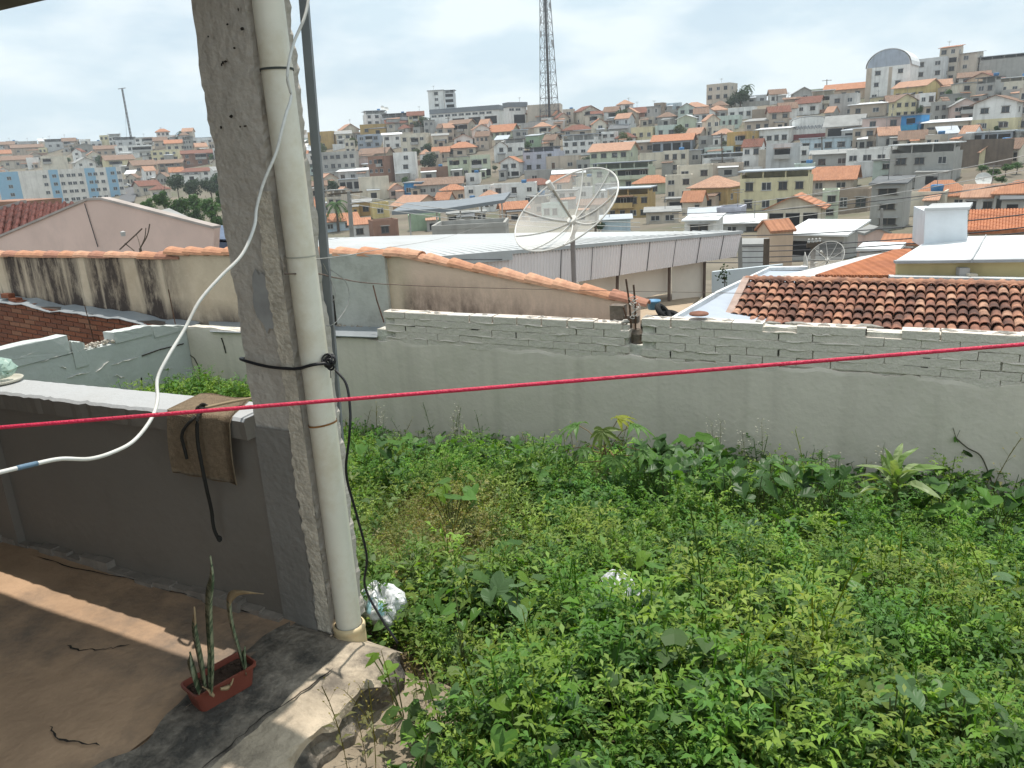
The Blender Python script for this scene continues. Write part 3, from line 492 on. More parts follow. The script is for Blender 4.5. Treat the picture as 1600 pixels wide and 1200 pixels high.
# --- filler houses between the described ones
random.seed(23)
def taken(x0, x1, y0, y1):
    A = (x1 - x0) * (y1 - y0)
    for r_ in RECTS:
        ix = min(x1, r_[1]) - max(x0, r_[0]); iy = min(y1, r_[3]) - max(y0, r_[2])
        if ix > 0 and iy > 0 and ix * iy > (.42 if y1 < 240 else .30) * A: return True
    return False
pal = ['white', 'cream', 'beige', 'tan', 'grey', 'lightgrey', 'concrete', 'cream', 'white', 'beige', 'peach', 'offwhite', 'tan', 'concrete', 'white', 'cream', 'paleyellow', 'mint']
nfill = 0
yrow = 150.0
while yrow < 366:
    x = -10 + random.uniform(0, 15)
    while x < 1640:
        b_, s_ = bs(x, yrow); rs = ridge(b_)
        lim = 292 if x < 350 else (330 if x < 480 else 352 if x < 1050 else 362)
        if s_ > rs + .002 or yrow > lim: x += 12; continue
        Yd = dist(x, yrow); pm = F / Yd
        W_ = random.uniform(4.2, 7.6) * pm; H_ = random.choice((2.8, 3.2, 3.6, 5.2, 5.8)) * pm
        if pm > 6.5: W_ = random.uniform(4.5, 6.5) * pm; H_ = random.choice((2.6, 3.0)) * pm
        if pm > 8.5: x += W_; continue
        if not taken(x, x + W_, yrow - H_, yrow) and nfill < 235:
            rf = random.choice(('gable', 'gable', 'gable', 'hip', 'flat', 'flat', 'shed', 'gf', 'terrace', 'slab'))
            rc_ = random.choice(('orange', 'salmon', 'brown', 'maroon', 'brown', 'salmon')) if rf in ('gable', 'hip', 'gf') else random.choice(('grey', 'metal', 'white', 'grey', 'dark'))
            f_ = 2 if H_ / pm > 5 else 1
            B(x, x + W_, yrow - H_, yrow, random.choice(pal), rf, rc_, random.choice((-25, -15, -8, 0, 10, 20)), f_, random.choice((1, 2, 3)), max(3, 1.7 * pm), hand=False, tank=random.random() < .12 and rf == 'flat')
            RECTS.append((x, x + W_, yrow - H_, yrow)); nfill += 1
        x += W_ * random.uniform(1.0, 1.25)
    yrow += 6
LMK = [('the lattice tower', 858, 165), ('the slate-banded hall', 750, 185), ('the arched hall', 1395, 120), ('the blue-balcony house', 1427, 197), ('the bright blue box', 651, 296), ('the blue-striped block', 100, 290), ('the curved-roof barn', 1264, 198),
       ('the retaining wall', 1530, 240), ('the lone palm', 283, 215), ('the slim red mast', 203, 200), ('the grey canopy', 700, 330), ('the mesh dish', 885, 320), ('the ridge palm', 1155, 145), ('the utility pole', 547, 330), ('the green slope', 1550, 265)]
RW = dict(flat='flat roof', slab='slab roof', terrace='roofed open terrace', gable='gable roof', gf='front gable', hip='hip roof', shed='lean-to roof', arch='arched roof')
for o, h in HOUSES:
    if h['label']: o['label'] = h['label']; del o['group']; continue
    lm = min(LMK, key=lambda q: (q[1] - h['cx']) ** 2 + 2 * (q[2] - h['cy']) ** 2)[0]
    rcw = {'orange': 'orange ', 'salmon': 'salmon ', 'maroon': 'dark red ', 'brown': 'brown ', 'white': 'white ', 'metal': 'pale metal ', 'dark': 'dark ', 'slate': 'slate ', 'grey': 'grey '}[h['rc']] if h['roof'] not in ('flat',) else ''
    st = {1: 'low', 2: 'two-storey', 3: 'three-storey', 4: 'four-storey'}[h['fl']]
    wn_ = (NUM[min(h['nw'], 12)] + (' window' if h['nw'] == 1 else ' windows')) if h['nw'] else 'blank front'
    lm = lm if len(WORDS.get(h['wall'], h['wall']).split()) < 3 else lm.replace('the ', '')
    o['label'] = f"{WORDS.get(h['wall'], h['wall'])} {st} house with {rcw}{RW[h['roof']]}, {wn_}, near {lm}"
print('houses', len(HOUSES), 'filler', nfill)

# ------------------------------------------------------------------ masts, canopy, street
STEEL = M('mast_steel', (.115, .115, .12), var=.25, scale=.3, world=True, rough=.6)
def lattice(name, label, px, yb, htop_px, wb, wt, bays, rad, Y=None, ant=True):
    Y = Y or dist(px, yb); P = at(px, yb, Y); pm = F / Y; Hm = htop_px / pm
    o = thing(name, label, 'tower', P, .4)
    def hw(z): return (wb + (wt - wb) * z / Hm) / 2
    for sx, sy in ((-1, -1), (1, -1), (1, 1), (-1, 1)):
        m = MB(); m.tube([(sx * hw(z), sy * hw(z), z) for z in np.linspace(-3, Hm, 5)], rad, 6); part('leg', m, STEEL, o)
    m = MB(); zz = [Hm * (1 - (1 - i / bays) ** 1.15) for i in range(bays + 1)]
    cs = ((-1, -1), (1, -1), (1, 1), (-1, 1))
    for i in range(bays):
        for k in range(4):
            p, q = cs[k], cs[(k + 1) % 4]; h0, h1 = hw(zz[i]), hw(zz[i + 1])
            m.tube([(p[0] * h1, p[1] * h1, zz[i + 1]), (q[0] * h1, q[1] * h1, zz[i + 1])], rad * .6, 4)
            m.tube([(p[0] * h0, p[1] * h0, zz[i]), (q[0] * h1, q[1] * h1, zz[i + 1])], rad * .45, 4); m.tube([(q[0] * h0, q[1] * h0, zz[i]), (p[0] * h1, p[1] * h1, zz[i + 1])], rad * .45, 4)
    part('bracing', m, STEEL, o)
    if ant:
        m = MB(); m.box(-.42, .42, -.25, .25, 0, Hm); part('cable_ladder', m, M('mast_dark', (.06, .055, .055), world=True), o)
        for i, (zf, sx) in enumerate(((.97, -1), (.97, 1), (.92, -1), (.92, 1), (.86, 1), (.68, 1), (.6, -1), (.52, -1), (.47, 1))):
            m = MB(); z = Hm * zf; x = sx * (hw(z) + .5); m.box(x - .28, x + .28, -.3, .3, z - 1.1, z + 1.1); part('antenna', m, M('antenna_grey', (.42, .42, .42), world=True), o)
    return o
lattice('telecom_tower', 'tall grey lattice telecom tower with panel antennas on the ridge', 859, 193, 235, 5.8, 1.9, 15, .14)
P = at(206, 222, dist(206, 222)); o = thing('radio_mast', 'slim leaning-looking red-brown radio mast above the far rooftops', 'mast', P)
pm = F / P.y; m = MB(); hh = 74 / pm
for k in range(3): m.tube([(.5 * math.cos(k * 2.1), .5 * math.sin(k * 2.1), -2), (.4 * math.cos(k * 2.1), .4 * math.sin(k * 2.1), hh)], .16, 5)
for i in range(14):
    z = hh * i / 14; z2 = hh * (i + 1) / 14
    for k in range(3): m.tube([(.48 * math.cos(k * 2.1), .48 * math.sin(k * 2.1), z), (.48 * math.cos(k * 2.1 + 2.1), .48 * math.sin(k * 2.1 + 2.1), z2)], .09, 4)
part('mast', m, STEEL, o); m = MB(); m.tube([(-2.2, 0, hh), (2, 0, hh + .3)], .2, 5); part('antenna', m, STEEL, o)
m = MB(); m.tube([(0, 0, hh * .7), (-4, 2, -2)], .06, 4); part('guy_wire', m, STEEL, o)
# grey canopy on posts in the valley
Yc = 105; o = thing('canopy', 'long grey metal canopy on thin posts in the valley', 'canopy', at(700, 360, Yc), 0, base=at(700, 360, Yc))
m = MB(); m.prism([at(612, 336, Yc), at(612, 330, Yc), at(700, 325, Yc), at(788, 312, Yc), at(788, 317, Yc), at(700, 331, Yc)], (1.0, 9, .6)); part('canopy_roof', m, rmat('slate'), o)
for px, y0, y1 in ((640, 330, 362), (682, 328, 366), (719, 326, 362), (752, 320, 358), (784, 316, 352)):
    m = MB(); m.tube([at(px, y0, Yc + 1), at(px + 2, y1 + 6, Yc + 1)], .12, 6); part('post', m, FRAMEM, o)
# street with a parked car, far left
m = MB(); st = [(196, 318), (203, 300), (206, 290), (214, 282), (226, 276)]
for i in range(len(st) - 1):
    for (xa, ya), (xb, yb_) in ((st[i], st[i + 1]),):
        Pa, Pb = at(xa, ya, dist(xa, ya)), at(xb, yb_, dist(xb, yb_)); s1 = Vector((3.2, 0, .5)); m.add([Pa - s1 + Vector((0, 0, .35)), Pa + s1 + Vector((0, 0, .1)), Pb + s1 + Vector((0, 0, .1)), Pb - s1 + Vector((0, 0, .35))], [(0, 1, 2, 3)])
solo('road', m, M('asphalt_far', (.12, .12, .125), world=True), kind='structure')
P = at(197, 294, dist(197, 294)); o = thing('parked_car', 'small white car parked on the steep far street', 'car', P + Vector((0, 0, .5)), .3)
m = MB(); m.prism([(-2, 0, .35), (2, 0, .35), (2.05, 0, .8), (1.2, 0, .95), (.7, 0, 1.45), (-1.1, 0, 1.5), (-1.7, 0, .95), (-2.05, 0, .85)], (0, 1.7, 0)); part('body', m, M('car_white', (.7, .7, .7), rough=.3, world=True), o)
m = MB(); m.prism([(.62, -.01, 1.0), (.5, -.01, 1.36), (-1.0, -.01, 1.4), (-1.3, -.01, 1.0)], (0, 1.72, 0)); part('window', m, GLASS, o)
for x_ in (-1.25, 1.25):
    for y_ in (.05, 1.6): m = MB(); m.tube([(x_, y_ - .1, .33), (x_, y_ + .12, .33)], .33, 12); part('wheel', m, M('tyre', (.02, .02, .02), world=True), o)

# ------------------------------------------------------------------ trees on the hill
LEAFD = leaf_mat('tree_dark', (.030, .062, .022), .4, .2, .6); LEAFG = leaf_mat('tree_green', (.055, .115, .03), .4, .25, .6); LEAFO = leaf_mat('tree_olive', (.075, .095, .035), .4, .25, .6)
BARK = M('bark', (.10, .075, .055), world=True, var=.3)
def crown_mesh(name, seed, n=1500, flat=.8, mat=LEAFD):
    g = np.random.default_rng(seed); nb_ = 14
    cen = g.normal(size=(nb_, 3)); cen /= np.linalg.norm(cen, axis=1)[:, None]; cen *= g.uniform(.3, .72, (nb_, 1)); rad = g.uniform(.24, .46, nb_); cen[:, 2] *= flat
    k = g.integers(0, nb_, n); d = g.normal(size=(n, 3)); d /= np.linalg.norm(d, axis=1)[:, None]
    p = cen[k] + d * (rad[k] * g.uniform(.55, 1.05, n) ** .6)[:, None]
    u = g.normal(size=(n, 3)); u = u - (u * d).sum(1)[:, None] * d * .6; u /= np.linalg.norm(u, axis=1)[:, None]; v = np.cross(d + g.normal(size=(n, 3)) * .4, u); v /= np.linalg.norm(v, axis=1)[:, None]
    s = g.uniform(.05, .11, n)[:, None]
    vt = np.stack([p - u * s, p - v * s * .6, p + u * s, p + v * s * .6], 1).reshape(-1, 3)
    return np_mesh(name, vt, np.arange(n * 4).reshape(n, 4), mat)
CR = {m_: [crown_mesh('crown', 40 + i * 7 + j, 1700, .85, mt) for j in range(2)] for i, (m_, mt) in enumerate((('dark', LEAFD), ('green', LEAFG), ('olive', LEAFO)))}
def trunk_mesh():
    m = MB(); m.tube([(0, 0, -1.5), (.02, 0, -1), (.0, .03, -.5), (.05, .02, .1)], [.07, .06, .05, .03], 7)
    for a_ in range(5): m.tube([(0, 0, -.55 + .1 * a_), (.3 * math.cos(a_ * 1.3), .3 * math.sin(a_ * 1.3), -.05 + .12 * a_)], [.03, .012], 5)
    return m.mesh('trunk', BARK)
TRK = trunk_mesh()
def tree(px, py, rpx, kind, label, Y=None, yb=None, group=None, sq=1.0):
    Y = Y or dist(px, yb or py + rpx * 1.1); P = at(px, py, Y); r_ = rpx * (P - CAM).dot(_fwd) / F
    gz = min(tz(P.x, P.y), P.z - r_ * 1.05)
    o = thing('tree', label, 'tree', (P.x, P.y, gz), random.uniform(0, 6), group)
    put('crown', random.choice(CR[kind]), o, (0, 0, P.z - gz), (0, 0, random.uniform(0, 6)), (r_, r_, r_ * sq))
    put('trunk', TRK, o, (0, 0, P.z - gz), (0, 0, 0), (r_, r_, (P.z - gz) / 1.4))
tree(972, 182, 16, 'dark', 'round dark tree beside the terracotta house on the ridge')
tree(669, 250, 15, 'dark', 'round dark tree right of the white three-storey house')
tree(1157, 150, 18, 'dark', 'large dark tree beside the beige apartment block on the ridge'); tree(1143, 158, 11, 'dark', 'lower dark tree pressed against the beige apartment block')
tree(664, 191, 12, 'dark', 'dark tree left of the long slate-banded hall'); tree(652, 196, 8, 'olive', 'small olive tree between brown-roofed houses and the slate-banded hall')
tree(975, 216, 12, 'olive', 'olive tree between cream houses below the round dark tree'); tree(1062, 204, 11, 'olive', 'small tree against the mint house'); tree(915, 253, 12, 'dark', 'dark bush tree left of the pale green house with orange gable')
tree(1420, 162, 15, 'green', 'green bush tree in front of the yellow gabled house'); tree(1458, 212, 10, 'olive', 'small tree in front of the low beige house with white roof'); tree(936, 352, 11, 'dark', 'dark tree behind the mesh dish and white shed roof')
tree(800, 183, 8, 'olive', 'small olive tree in front of the short slate-banded wing'); tree(1092, 182, 9, 'olive', 'olive tree below the orange hip-roofed peach house'); tree(1172, 234, 10, 'green', 'small green tree beside the mustard block')
tree(500, 233, 12, 'olive', 'olive tree below the mustard block behind the steel tube'); tree(552, 224, 11, 'olive', 'olive tree left of the blue-grey house'); tree(668, 230, 10, 'dark', 'dark shrub tree under the cream flat-roofed building'); tree(634, 282, 9, 'green', 'small tree between the white tower house and the bright blue box')
tree(520, 290, 12, 'dark', 'dark tree above the palm behind the steel tube'); tree(545, 338, 15, 'green', 'green tree beside the utility pole in the valley'); tree(1482, 148, 12, 'green', 'green bush on the grassy bank under the tower house'); tree(1500, 158, 9, 'green', 'low green bush on the grassy bank above the pink gable')
for i, (x_, y_, r_, k_) in enumerate(((275, 284, 16, 'dark'), (300, 292, 17, 'dark'), (328, 290, 18, 'dark'), (340, 280, 15, 'dark'))): tree(x_, y_, r_, k_, 'dark crown in the row of trees behind the bright green grove', Y=235 + i * 4, group='dark trees behind the green grove')
for i, (x_, y_, r_) in enumerate(((235, 322, 15), (256, 312, 17), (282, 322, 20), (306, 318, 18), (330, 326, 20), (345, 312, 17), (262, 334, 16), (310, 340, 16), (338, 346, 16))): tree(x_, y_, r_, 'green', 'bright green crown in the grove right of the pink gable', Y=128 + (i % 4) * 5, group='bright green grove')
_r = random.Random(50)
for i in range(26):
    x_ = _r.choice((_r.uniform(0, 340), _r.uniform(490, 1600), _r.uniform(490, 1600))); b_, s_ = bs(x_, 0); yq = _r.uniform(0, 1); ytop = float(np.interp(x_, [p_[0] for p_ in RID], [p_[1] for p_ in RID])); y_ = ytop + 8 + yq * (70 if x_ < 350 else 110)
    tree(x_, y_, _r.uniform(5, 9), _r.choice(('dark', 'olive', 'green')), 'small backyard tree tucked between houses on the hillside', group='backyard trees on the hillside')
tree(4, 280, 14, 'dark', 'dark tree left of the blue-striped apartment block', Y=300); tree(158, 250, 10, 'dark', 'dark tree beside the pale yellow brown-roofed house'); tree(118, 234, 7, 'dark', 'small dark tree among the far roofs left of the mast')
for i, (x_, y_, r_) in enumerate(((1535, 262, 11), (1552, 268, 13), (1572, 262, 12), (1590, 258, 12), (1545, 276, 11), (1566, 280, 11))): tree(x_, y_, r_, 'green', 'low bush on the green slope below the retaining wall', group='bushes on the green slope', sq=.6)
def palm(px, py, rpx, label, Y=None, trunk_px=None):
    Y = Y or dist(px, py + rpx * 2); P = at(px, py, Y); r_ = rpx * Y / F; gz = tz(P.x, P.y); 
    if trunk_px: gz = P.z - trunk_px * Y / F
    gz = min(gz, P.z - r_ * .8)
    o = thing('palm_tree', label, 'palm', (P.x, P.y, gz)); m = MB(); m.tube([(0, 0, -1), (.1, 0, (P.z - gz) * .5), (0, 0, P.z - gz)], [r_ * .11, r_ * .09, r_ * .07], 8); part('trunk', m, BARK, o)
    for k in range(13):
        m = MB(); a_ = k * 2.4; dx, dy = math.cos(a_), math.sin(a_); up_ = .9 - .11 * k
        sp = [Vector((dx * t * r_, dy * t * r_, P.z - gz + r_ * (up_ * t - .95 * t * t))) for t in np.linspace(0, 1.05, 7)]
        side = Vector((-dy, dx, 0))
        for i in range(1, 7):
            for s_ in (-1, 1):
                for j in (0, .5):
                    p = sp[i - 1].lerp(sp[i], j); q = p + (sp[i] - sp[i - 1]) * .8 + side * s_ * r_ * .30 * (1.15 - i / 7) - Vector((0, 0, r_ * .12)); h_ = (sp[i] - sp[i - 1]) * .28
                    m.add([p - h_, p + h_, q], [(0, 1, 2)])
        m.tube(sp, r_ * .015, 4); part('frond', m, LEAFG if Y < 250 else LEAFD, o)
palm(283, 206, 9, 'lone palm on the far ridge left of the pillar', trunk_px=16); palm(1168, 134, 10, 'palm rising above the dark tree on the ridge', trunk_px=20); palm(524, 318, 20, 'palm with spread fronds beside the utility pole', Y=170, trunk_px=40); palm(1214, 148, 6, 'tiny palm among roofs right of the ridge tree', trunk_px=12)

# ------------------------------------------------------------------ poles and wires in the valley
POLE = M('pole_brown', (.11, .085, .065), var=.25, world=True); POLEG = M('pole_grey', (.26, .25, .235), var=.2, world=True); WIRE = M('wire_dark', (.05, .05, .055), world=True, rough=.5); WIREL = M('wire_light', (.38, .38, .37), world=True)
def pole(x0, y0, x1, y1, Y, r, mat, label, cross=None):
    a_, b_ = at(x0, y0, Y), at(x1, y1, Y); o = thing('utility_pole', label, 'pole', b_ - Vector((0, 0, 2)), base=b_ - Vector((0, 0, 2))); m = MB(); m.tube([b_ - Vector((0, 0, 2)), a_], [r * 1.2, r], 8); part('pole', m, mat, o)
    if cross:
        m = MB(); q = at(x0, y0 + cross[2], Y); m.prism([q + Vector((cross[0], 0, -.08)), q + Vector((cross[1], 0, .0)), q + Vector((cross[1], 0, .16)), q + Vector((cross[0], 0, .08))], (0, -.12, 0)); ca_ = part('crossarm', m, POLE, o)
        for i in range(4):
            t = cross[0] + (cross[1] - cross[0]) * (i + .5) / 4; m = MB(); m.lathe([(.001, 0), (.05, 0), (.07, .06), (.03, .1), (.05, .15), (.001, .2)], 8, q + Vector((t, -.06, .1))); subpart('insulator', m, FRAMEM, ca_)
pole(545, 299, 549, 372, 85, .22, POLEG, 'grey concrete utility pole with long crossarm in the valley', (-2.1, 1.5, 3))
pole(1198, 373, 1197, 428, 34, .13, POLE, 'dark brown utility pole beside the white yard wall'); pole(1271, 380, 1271, 436, 32, .10, POLE, 'thin brown pole beside the small mesh dish', (-.3, .3, 3)); pole(1387, 406, 1386, 436, 24, .07, POLEG, 'short grey pole at the corner of the yellow house'); pole(1156, 370, 1160, 428, 36, .10, POLEG, 'grey steel post at the end of the metal shed')
pole(1378, 326, 1378, 362, 70, .12, POLEG, 'thin grey pole in front of the tall concrete wall'); pole(932, 322, 928, 362, 60, .08, POLE, 'thin slanting pole behind the metal shed roof'); pole(601, 60 + 155, 601, 245, 300, .12, POLE, 'thin dark pole beside the white lean-to house'); pole(1127, 208, 1129, 240, 200, .14, POLE, 'dark pole in front of the mustard block', (-.9, .9, 2)); pole(1284, 214, 1286, 246, 190, .13, POLE, 'dark pole in front of the pale blue house', (-.9, .9, 2)); pole(1459, 112, 1460, 140, 280, .15, POLE, 'pole in front of the light grey modern block', (-1.2, 1.2, 3)); pole(1292, 124, 1292, 150, 300, .15, POLE, 'pole with crossarm on the ridge above orange roofs', (-1.8, 1.8, 2)); pole(700, 183, 701, 214, 340, .16, POLE, 'pole in front of the beige gabled house below the hall', (-1.2, 1.2, 2))
def wire(pts, r, mat, label, group, sag=0):
    q = [at(*p) for p in pts]
    if len(q) == 2: q = [q[0].lerp(q[1], t) - Vector((0, 0, sag * 4 * t * (1 - t))) for t in np.linspace(0, 1, 15)]
    else: q = spline(q, 6)
    m = MB(); m.tube(q, r, 4); solo('overhead_wire', m, mat, label, 'wire', group, base=q[0])
G1 = 'overhead wires over the right-hand roofs'
for (ya, yb_, Ya, Yb, lt) in ((300, 244, 45, 30, 1), (314, 268, 45, 30, 1), (328, 284, 45, 30, 1), (336, 292, 45, 30, 0), (368, 345, 42, 22, 0), (384, 366, 42, 22, 0), (392, 374, 42, 22, 0), (402, 380, 42, 22, 0), (410, 390, 42, 22, 0)):
    wire([(1050, ya + 28 if lt else ya - 2, Ya), (1700, yb_ - 22, Yb)], .016 if lt else .02, WIREL if lt else WIRE, 'pale thin overhead wire sloping across the right-hand roofs' if lt else 'dark overhead cable sloping across the right-hand roofs', G1, .35)
for (ya, yb_) in ((334, 338), (341, 345), (348, 352)): wire([(547, ya - 30, 84), (1000, yb_ + 10, 62)], .03, WIREL, 'pale wire running from the concrete pole across the valley', 'wires in the valley', .5)
wire([(700, 405, 17), (1000, 378, 28)], .012, WIRE, 'thin dark wire crossing in front of the mesh dish', None, .2)

# ------------------------------------------------------------------ middle ground, built from the photograph with distances from what touches what
def pxs(*q): return [at(*p) for p in q]
# pink gable house behind the stained wall
def onB(px, py, b): return N(*onb(px, py, b))
PINK = M('pink_plaster', (.68, .50, .43), var=.1, scale=.5, stain=(.52, .39, .34), stain_amt=.5, stain_scale=.45)
bG = 13.6; gp = [onB(-70, 398, bG), onB(0, 371, bG), onB(138, 313, bG), onB(160, 312, bG), onB(335, 357, bG), onB(333, 400, bG)]
o = thing('gable_house', 'pink plastered gable wall of the house behind the tile-capped wall', 'house', gp[5] - Vector((0, 0, 3)), 0, base=gp[5] - Vector((0, 0, 3)))
m = MB(); dn = Vector((0, 0, -4)); m.prism([gp[5] + dn, gp[5], gp[4], gp[3], gp[2], gp[1], gp[0], gp[0] + dn], N(0, .18, 0)); part('wall', m, PINK, o)
m = MB()
for p, q in ((gp[0], gp[1]), (gp[1], gp[2]), (gp[2], gp[3]), (gp[3], gp[4])):
    e = N(0, -.05, 0); m.prism([p + e, q + e, q + e + Vector((0, 0, .06)), p + e + Vector((0, 0, .06))], N(0, .26, 0))
part('coping', m, M('coping_grey', (.38, .33, .30), var=.2), o)
m = MB(); a_, b_ = onB(132, 318, bG - .03), onB(153, 386, bG - .03); m.tube([a_, b_], .012, 5); part('drain_wire', m, WIRE, o)
# red tiled roof left of it, sloping to the viewer
rp = pxs((-60, 362, 24), (60, 362, 22.5), (132, 322, 25.5), (122, 317, 27), (35, 317, 29), (-60, 352, 29))
o = thing('tiled_house', 'dark red tiled roof rising behind the pink gable wall', 'house', rp[0] - Vector((0, 0, 3)))
q0 = at(-70, 378, 26.5); q1 = at(118, 372, 25.2); q2 = at(124, 318, 30); q3 = at(34, 318, 31); q4 = at(-70, 348, 30.5)
m = MB(); m.prism([q0, q1, q2, q3, q4], (0, 0, -.15)); part('roof', m, tile_mat('roof_oldred', (.15, .055, .045), (.08, .04, .035)), o).location = -o.location
m = MB()
for i in range(17):                                # rows of tiles that run up the slope
    f0 = i / 16; p = q0.lerp(q1, f0); q = (q4.lerp(q3, f0 / .5) if f0 < .5 else q3.lerp(q2, (f0 - .5) / .5)); m.tube([p + Vector((0, 0, .02)), q + Vector((0, 0, .02))], .075, 6)
part('tile_ridges', m, MATS['roof_oldred'], o).location = -o.location
m = MB(); m.prism([q4, q3, q3 + Vector((0, 0, .12)), q4 + Vector((0, 0, .12))], (.15, .1, 0)); part('verge', m, M('coping_grey', (.38, .33, .30)), o).location = -o.location
m = MB(); m.prism([q0 + Vector((0, .4, -.2)), q1 + Vector((0, .4, -.2)), q1 + Vector((0, .4, -3)), q0 + Vector((0, .4, -3))], (0, 4, 0)); part('wall', m, wmat('beige'), o).location = -o.location
# grey metal roof and dark lean-to right of the pink gable
m = MB(); m.prism(pxs((228, 334, 30), (264, 325, 33), (302, 346, 31), (336, 358, 28), (300, 360, 26)), (0, 0, -.12)); solo('metal_roof', m, rmat('grey'), 'small grey metal roof behind the right slope of the pink gable', 'roof')
m = MB(); m.prism(pxs((325, 372, 24), (360, 374, 24), (356, 352, 27), (334, 352, 27)), (0, 0, -.1)); m.prism(pxs((325, 374, 24), (360, 376, 24), (360, 392, 24), (325, 392, 24)), (0, .2, 0)); solo('lean_to', m, M('lean_to_blue', (.10, .13, .19), var=.2), 'dark blue lean-to roof beside the pink gable and pillar', 'lean-to')
m = MB(); m.prism([at(-40, 316, 60), at(40, 314, 60), at(40, 330, 60), at(-40, 334, 60)], (0, 5, 0)); solo('brick_parapet', m, wmat('brick'), 'low bare brick wall above the red tiled roof', 'wall')
# bent old dish seen edge-on
p0 = at(210, 388, 15); o = thing('satellite_dish', 'bent old dish seen edge-on against the pink gable wall', 'satellite dish', p0 - Vector((0, 0, .4)), base=p0 - Vector((0, 0, .4)))
m = MB(); m.tube(spline(pxs((234, 350, 15), (230, 368, 15), (219, 388, 15)), 5), .012, 5); part('rim', m, POLE, o); m = MB(); m.tube(spline(pxs((228, 356, 14.6), (226, 372, 14.6), (219, 388, 14.6)), 5), .009, 5); part('rib', m, POLE, o); m = MB(); m.tube(spline(pxs((213, 366, 15.4), (217, 377, 15.2), (220, 390, 15)), 4), .009, 5); part('rib', m, POLE, o)
m = MB(); m.tube(pxs((187, 390, 15), (213, 366, 15), (222, 357, 15)), .014, 5); m.tube(pxs((195, 380, 15), (210, 392, 15)), .01, 5); part('arm', m, POLE, o); m = MB(); m.lathe([(.001, 0), (.04, 0), (.05, .08), (.001, .1)], 8, at(193, 369, 15)); part('feed', m, FRAMEM, o)
m = MB(); m.tube([at(219, 388, 15), at(219, 388, 15) - Vector((0, 0, 2))], .025, 6); part('post', m, POLE, o)

# ---- metal shed with white roof and corrugated fascia
SHEDW = M('shed_white', (.44, .45, .45), var=.12, scale=.35, world=True, rough=.5, stain=(.34, .33, .31), stain_amt=.5, stain_scale=.5, streak=.0); FASC = M('shed_fascia', (.76, .69, .675), var=.06, scale=.5, world=True, rough=.5, metal=.0, streak=.12)
PA, PB, PC, PD = at(805, 394, 19.5), at(1158, 363.5, 25), at(1150, 401, 25), at(805, 456, 19.5)
dirf = (PB - PA); leftA = PA - dirf * .38; leftD = PD - (PC - PD) * .38; nf_ = Vector((dirf.y, -dirf.x, 0)).normalized()
o = thing('metal_shed', 'large shed with white metal roof and grey corrugated fascia behind the dish', 'shed', PC - Vector((0, 0, 3)), base=PC - Vector((0, 0, 3)))
NC = 120; m = MB(); vt = []
for i in range(NC * 4 + 1):
    t = i / (NC * 4); ph = i % 4; off = nf_ * (.02 if ph in (0, 1) else 0)
    vt += [leftA.lerp(PB, t) + off, leftD.lerp(PC, t) + off]
m.add(vt, [(2 * i, 2 * i + 2, 2 * i + 3, 2 * i + 1) for i in range(NC * 4)]); m.prism([leftA - nf_ * .06, PB - nf_ * .06, PC - nf_ * .06, leftD - nf_ * .06], -nf_ * .04); fo = part('fascia', m, FASC, o)
for t in np.linspace(.395, .93, 7): m = MB(); p, q = leftA.lerp(PB, t) + nf_ * .022, leftD.lerp(PC, t) + nf_ * .022; m.tube([p, q], .012, 4); subpart('sheet_joint', m, M('joint_dark', (.12, .11, .11)), fo)
m = MB(); m.prism([leftA + nf_ * .08 + Vector((0, 0, -.03)), PB + nf_ * .08 + Vector((0, 0, -.03)), PB + nf_ * .08 + Vector((0, 0, .06)), leftA + nf_ * .08 + Vector((0, 0, .06))], -nf_ * .2); part('edge_flashing', m, SHEDW, o)
rb = [leftA + Vector((0, 0, .0)), PB + Vector((0, 0, .0)), at(1125, 361, 25.8), at(900, 362.5, 23.9), at(700, 366, 24.3), at(500, 372, 25), at(470, 386, 21)]
m = MB(); m.prism(rb, (0, 0, -.08)); part('roof', m, SHEDW, o)
m = MB()
for i in range(46):
    t = i / 45; p = leftA.lerp(PB, t); q = at(480 + (1125 - 480) * t, 373 - 12 * t, 24.5 + 1 * t); m.tube([p + Vector((0, 0, .015)), q + Vector((0, 0, .015))], .018, 4)
part('roof_ribs', m, SHEDW, o)
m = MB(); e = PA - dirf * .02; m.prism([e + nf_ * .12 + Vector((0, 0, .07)), leftA + nf_ * .12 + Vector((0, 0, .07)), leftA + nf_ * .12 - Vector((0, 0, .17)), e + nf_ * .12 - Vector((0, 0, .17))], -nf_ * .1); part('gutter', m, SHEDW, o)
CREAMP = M('shed_panel', (.82, .73, .63), var=.05, world=True)
for xa, xb, ya, yb_, yc, yd in ((905, 962, 430, 424, 470, 470), (968, 1043, 424, 410, 476, 456), (1050, 1098, 410, 404, 490, 462)):
    m = MB(); m.prism(pxs((xa, ya - 8, 21.6 + (xa - 905) * .016), (xb, yb_ - 8, 21.6 + (xb - 905) * .016), (xb, yd, 21.6 + (xb - 905) * .016), (xa, yc, 21.6 + (xa - 905) * .016)), (.1, .3, 0)); part('wall_panel', m, CREAMP, o)
for px, y0, y1, Yq in ((965, 425, 470, 22.2), (1046, 412, 492, 23.6), (1101, 402, 466, 24.6)): m = MB(); m.tube(pxs((px, y0, Yq), (px - 1, y1, Yq)), .05, 6); part('post', m, M('post_brown', (.16, .12, .10)), o)
m = MB(); m.prism(pxs((905, 436, 22), (1098, 398, 25.5), (1098, 404, 27), (905, 444, 24)), (0, 0, .06)); part('ceiling', m, M('shed_under', (.2, .17, .15)), o)
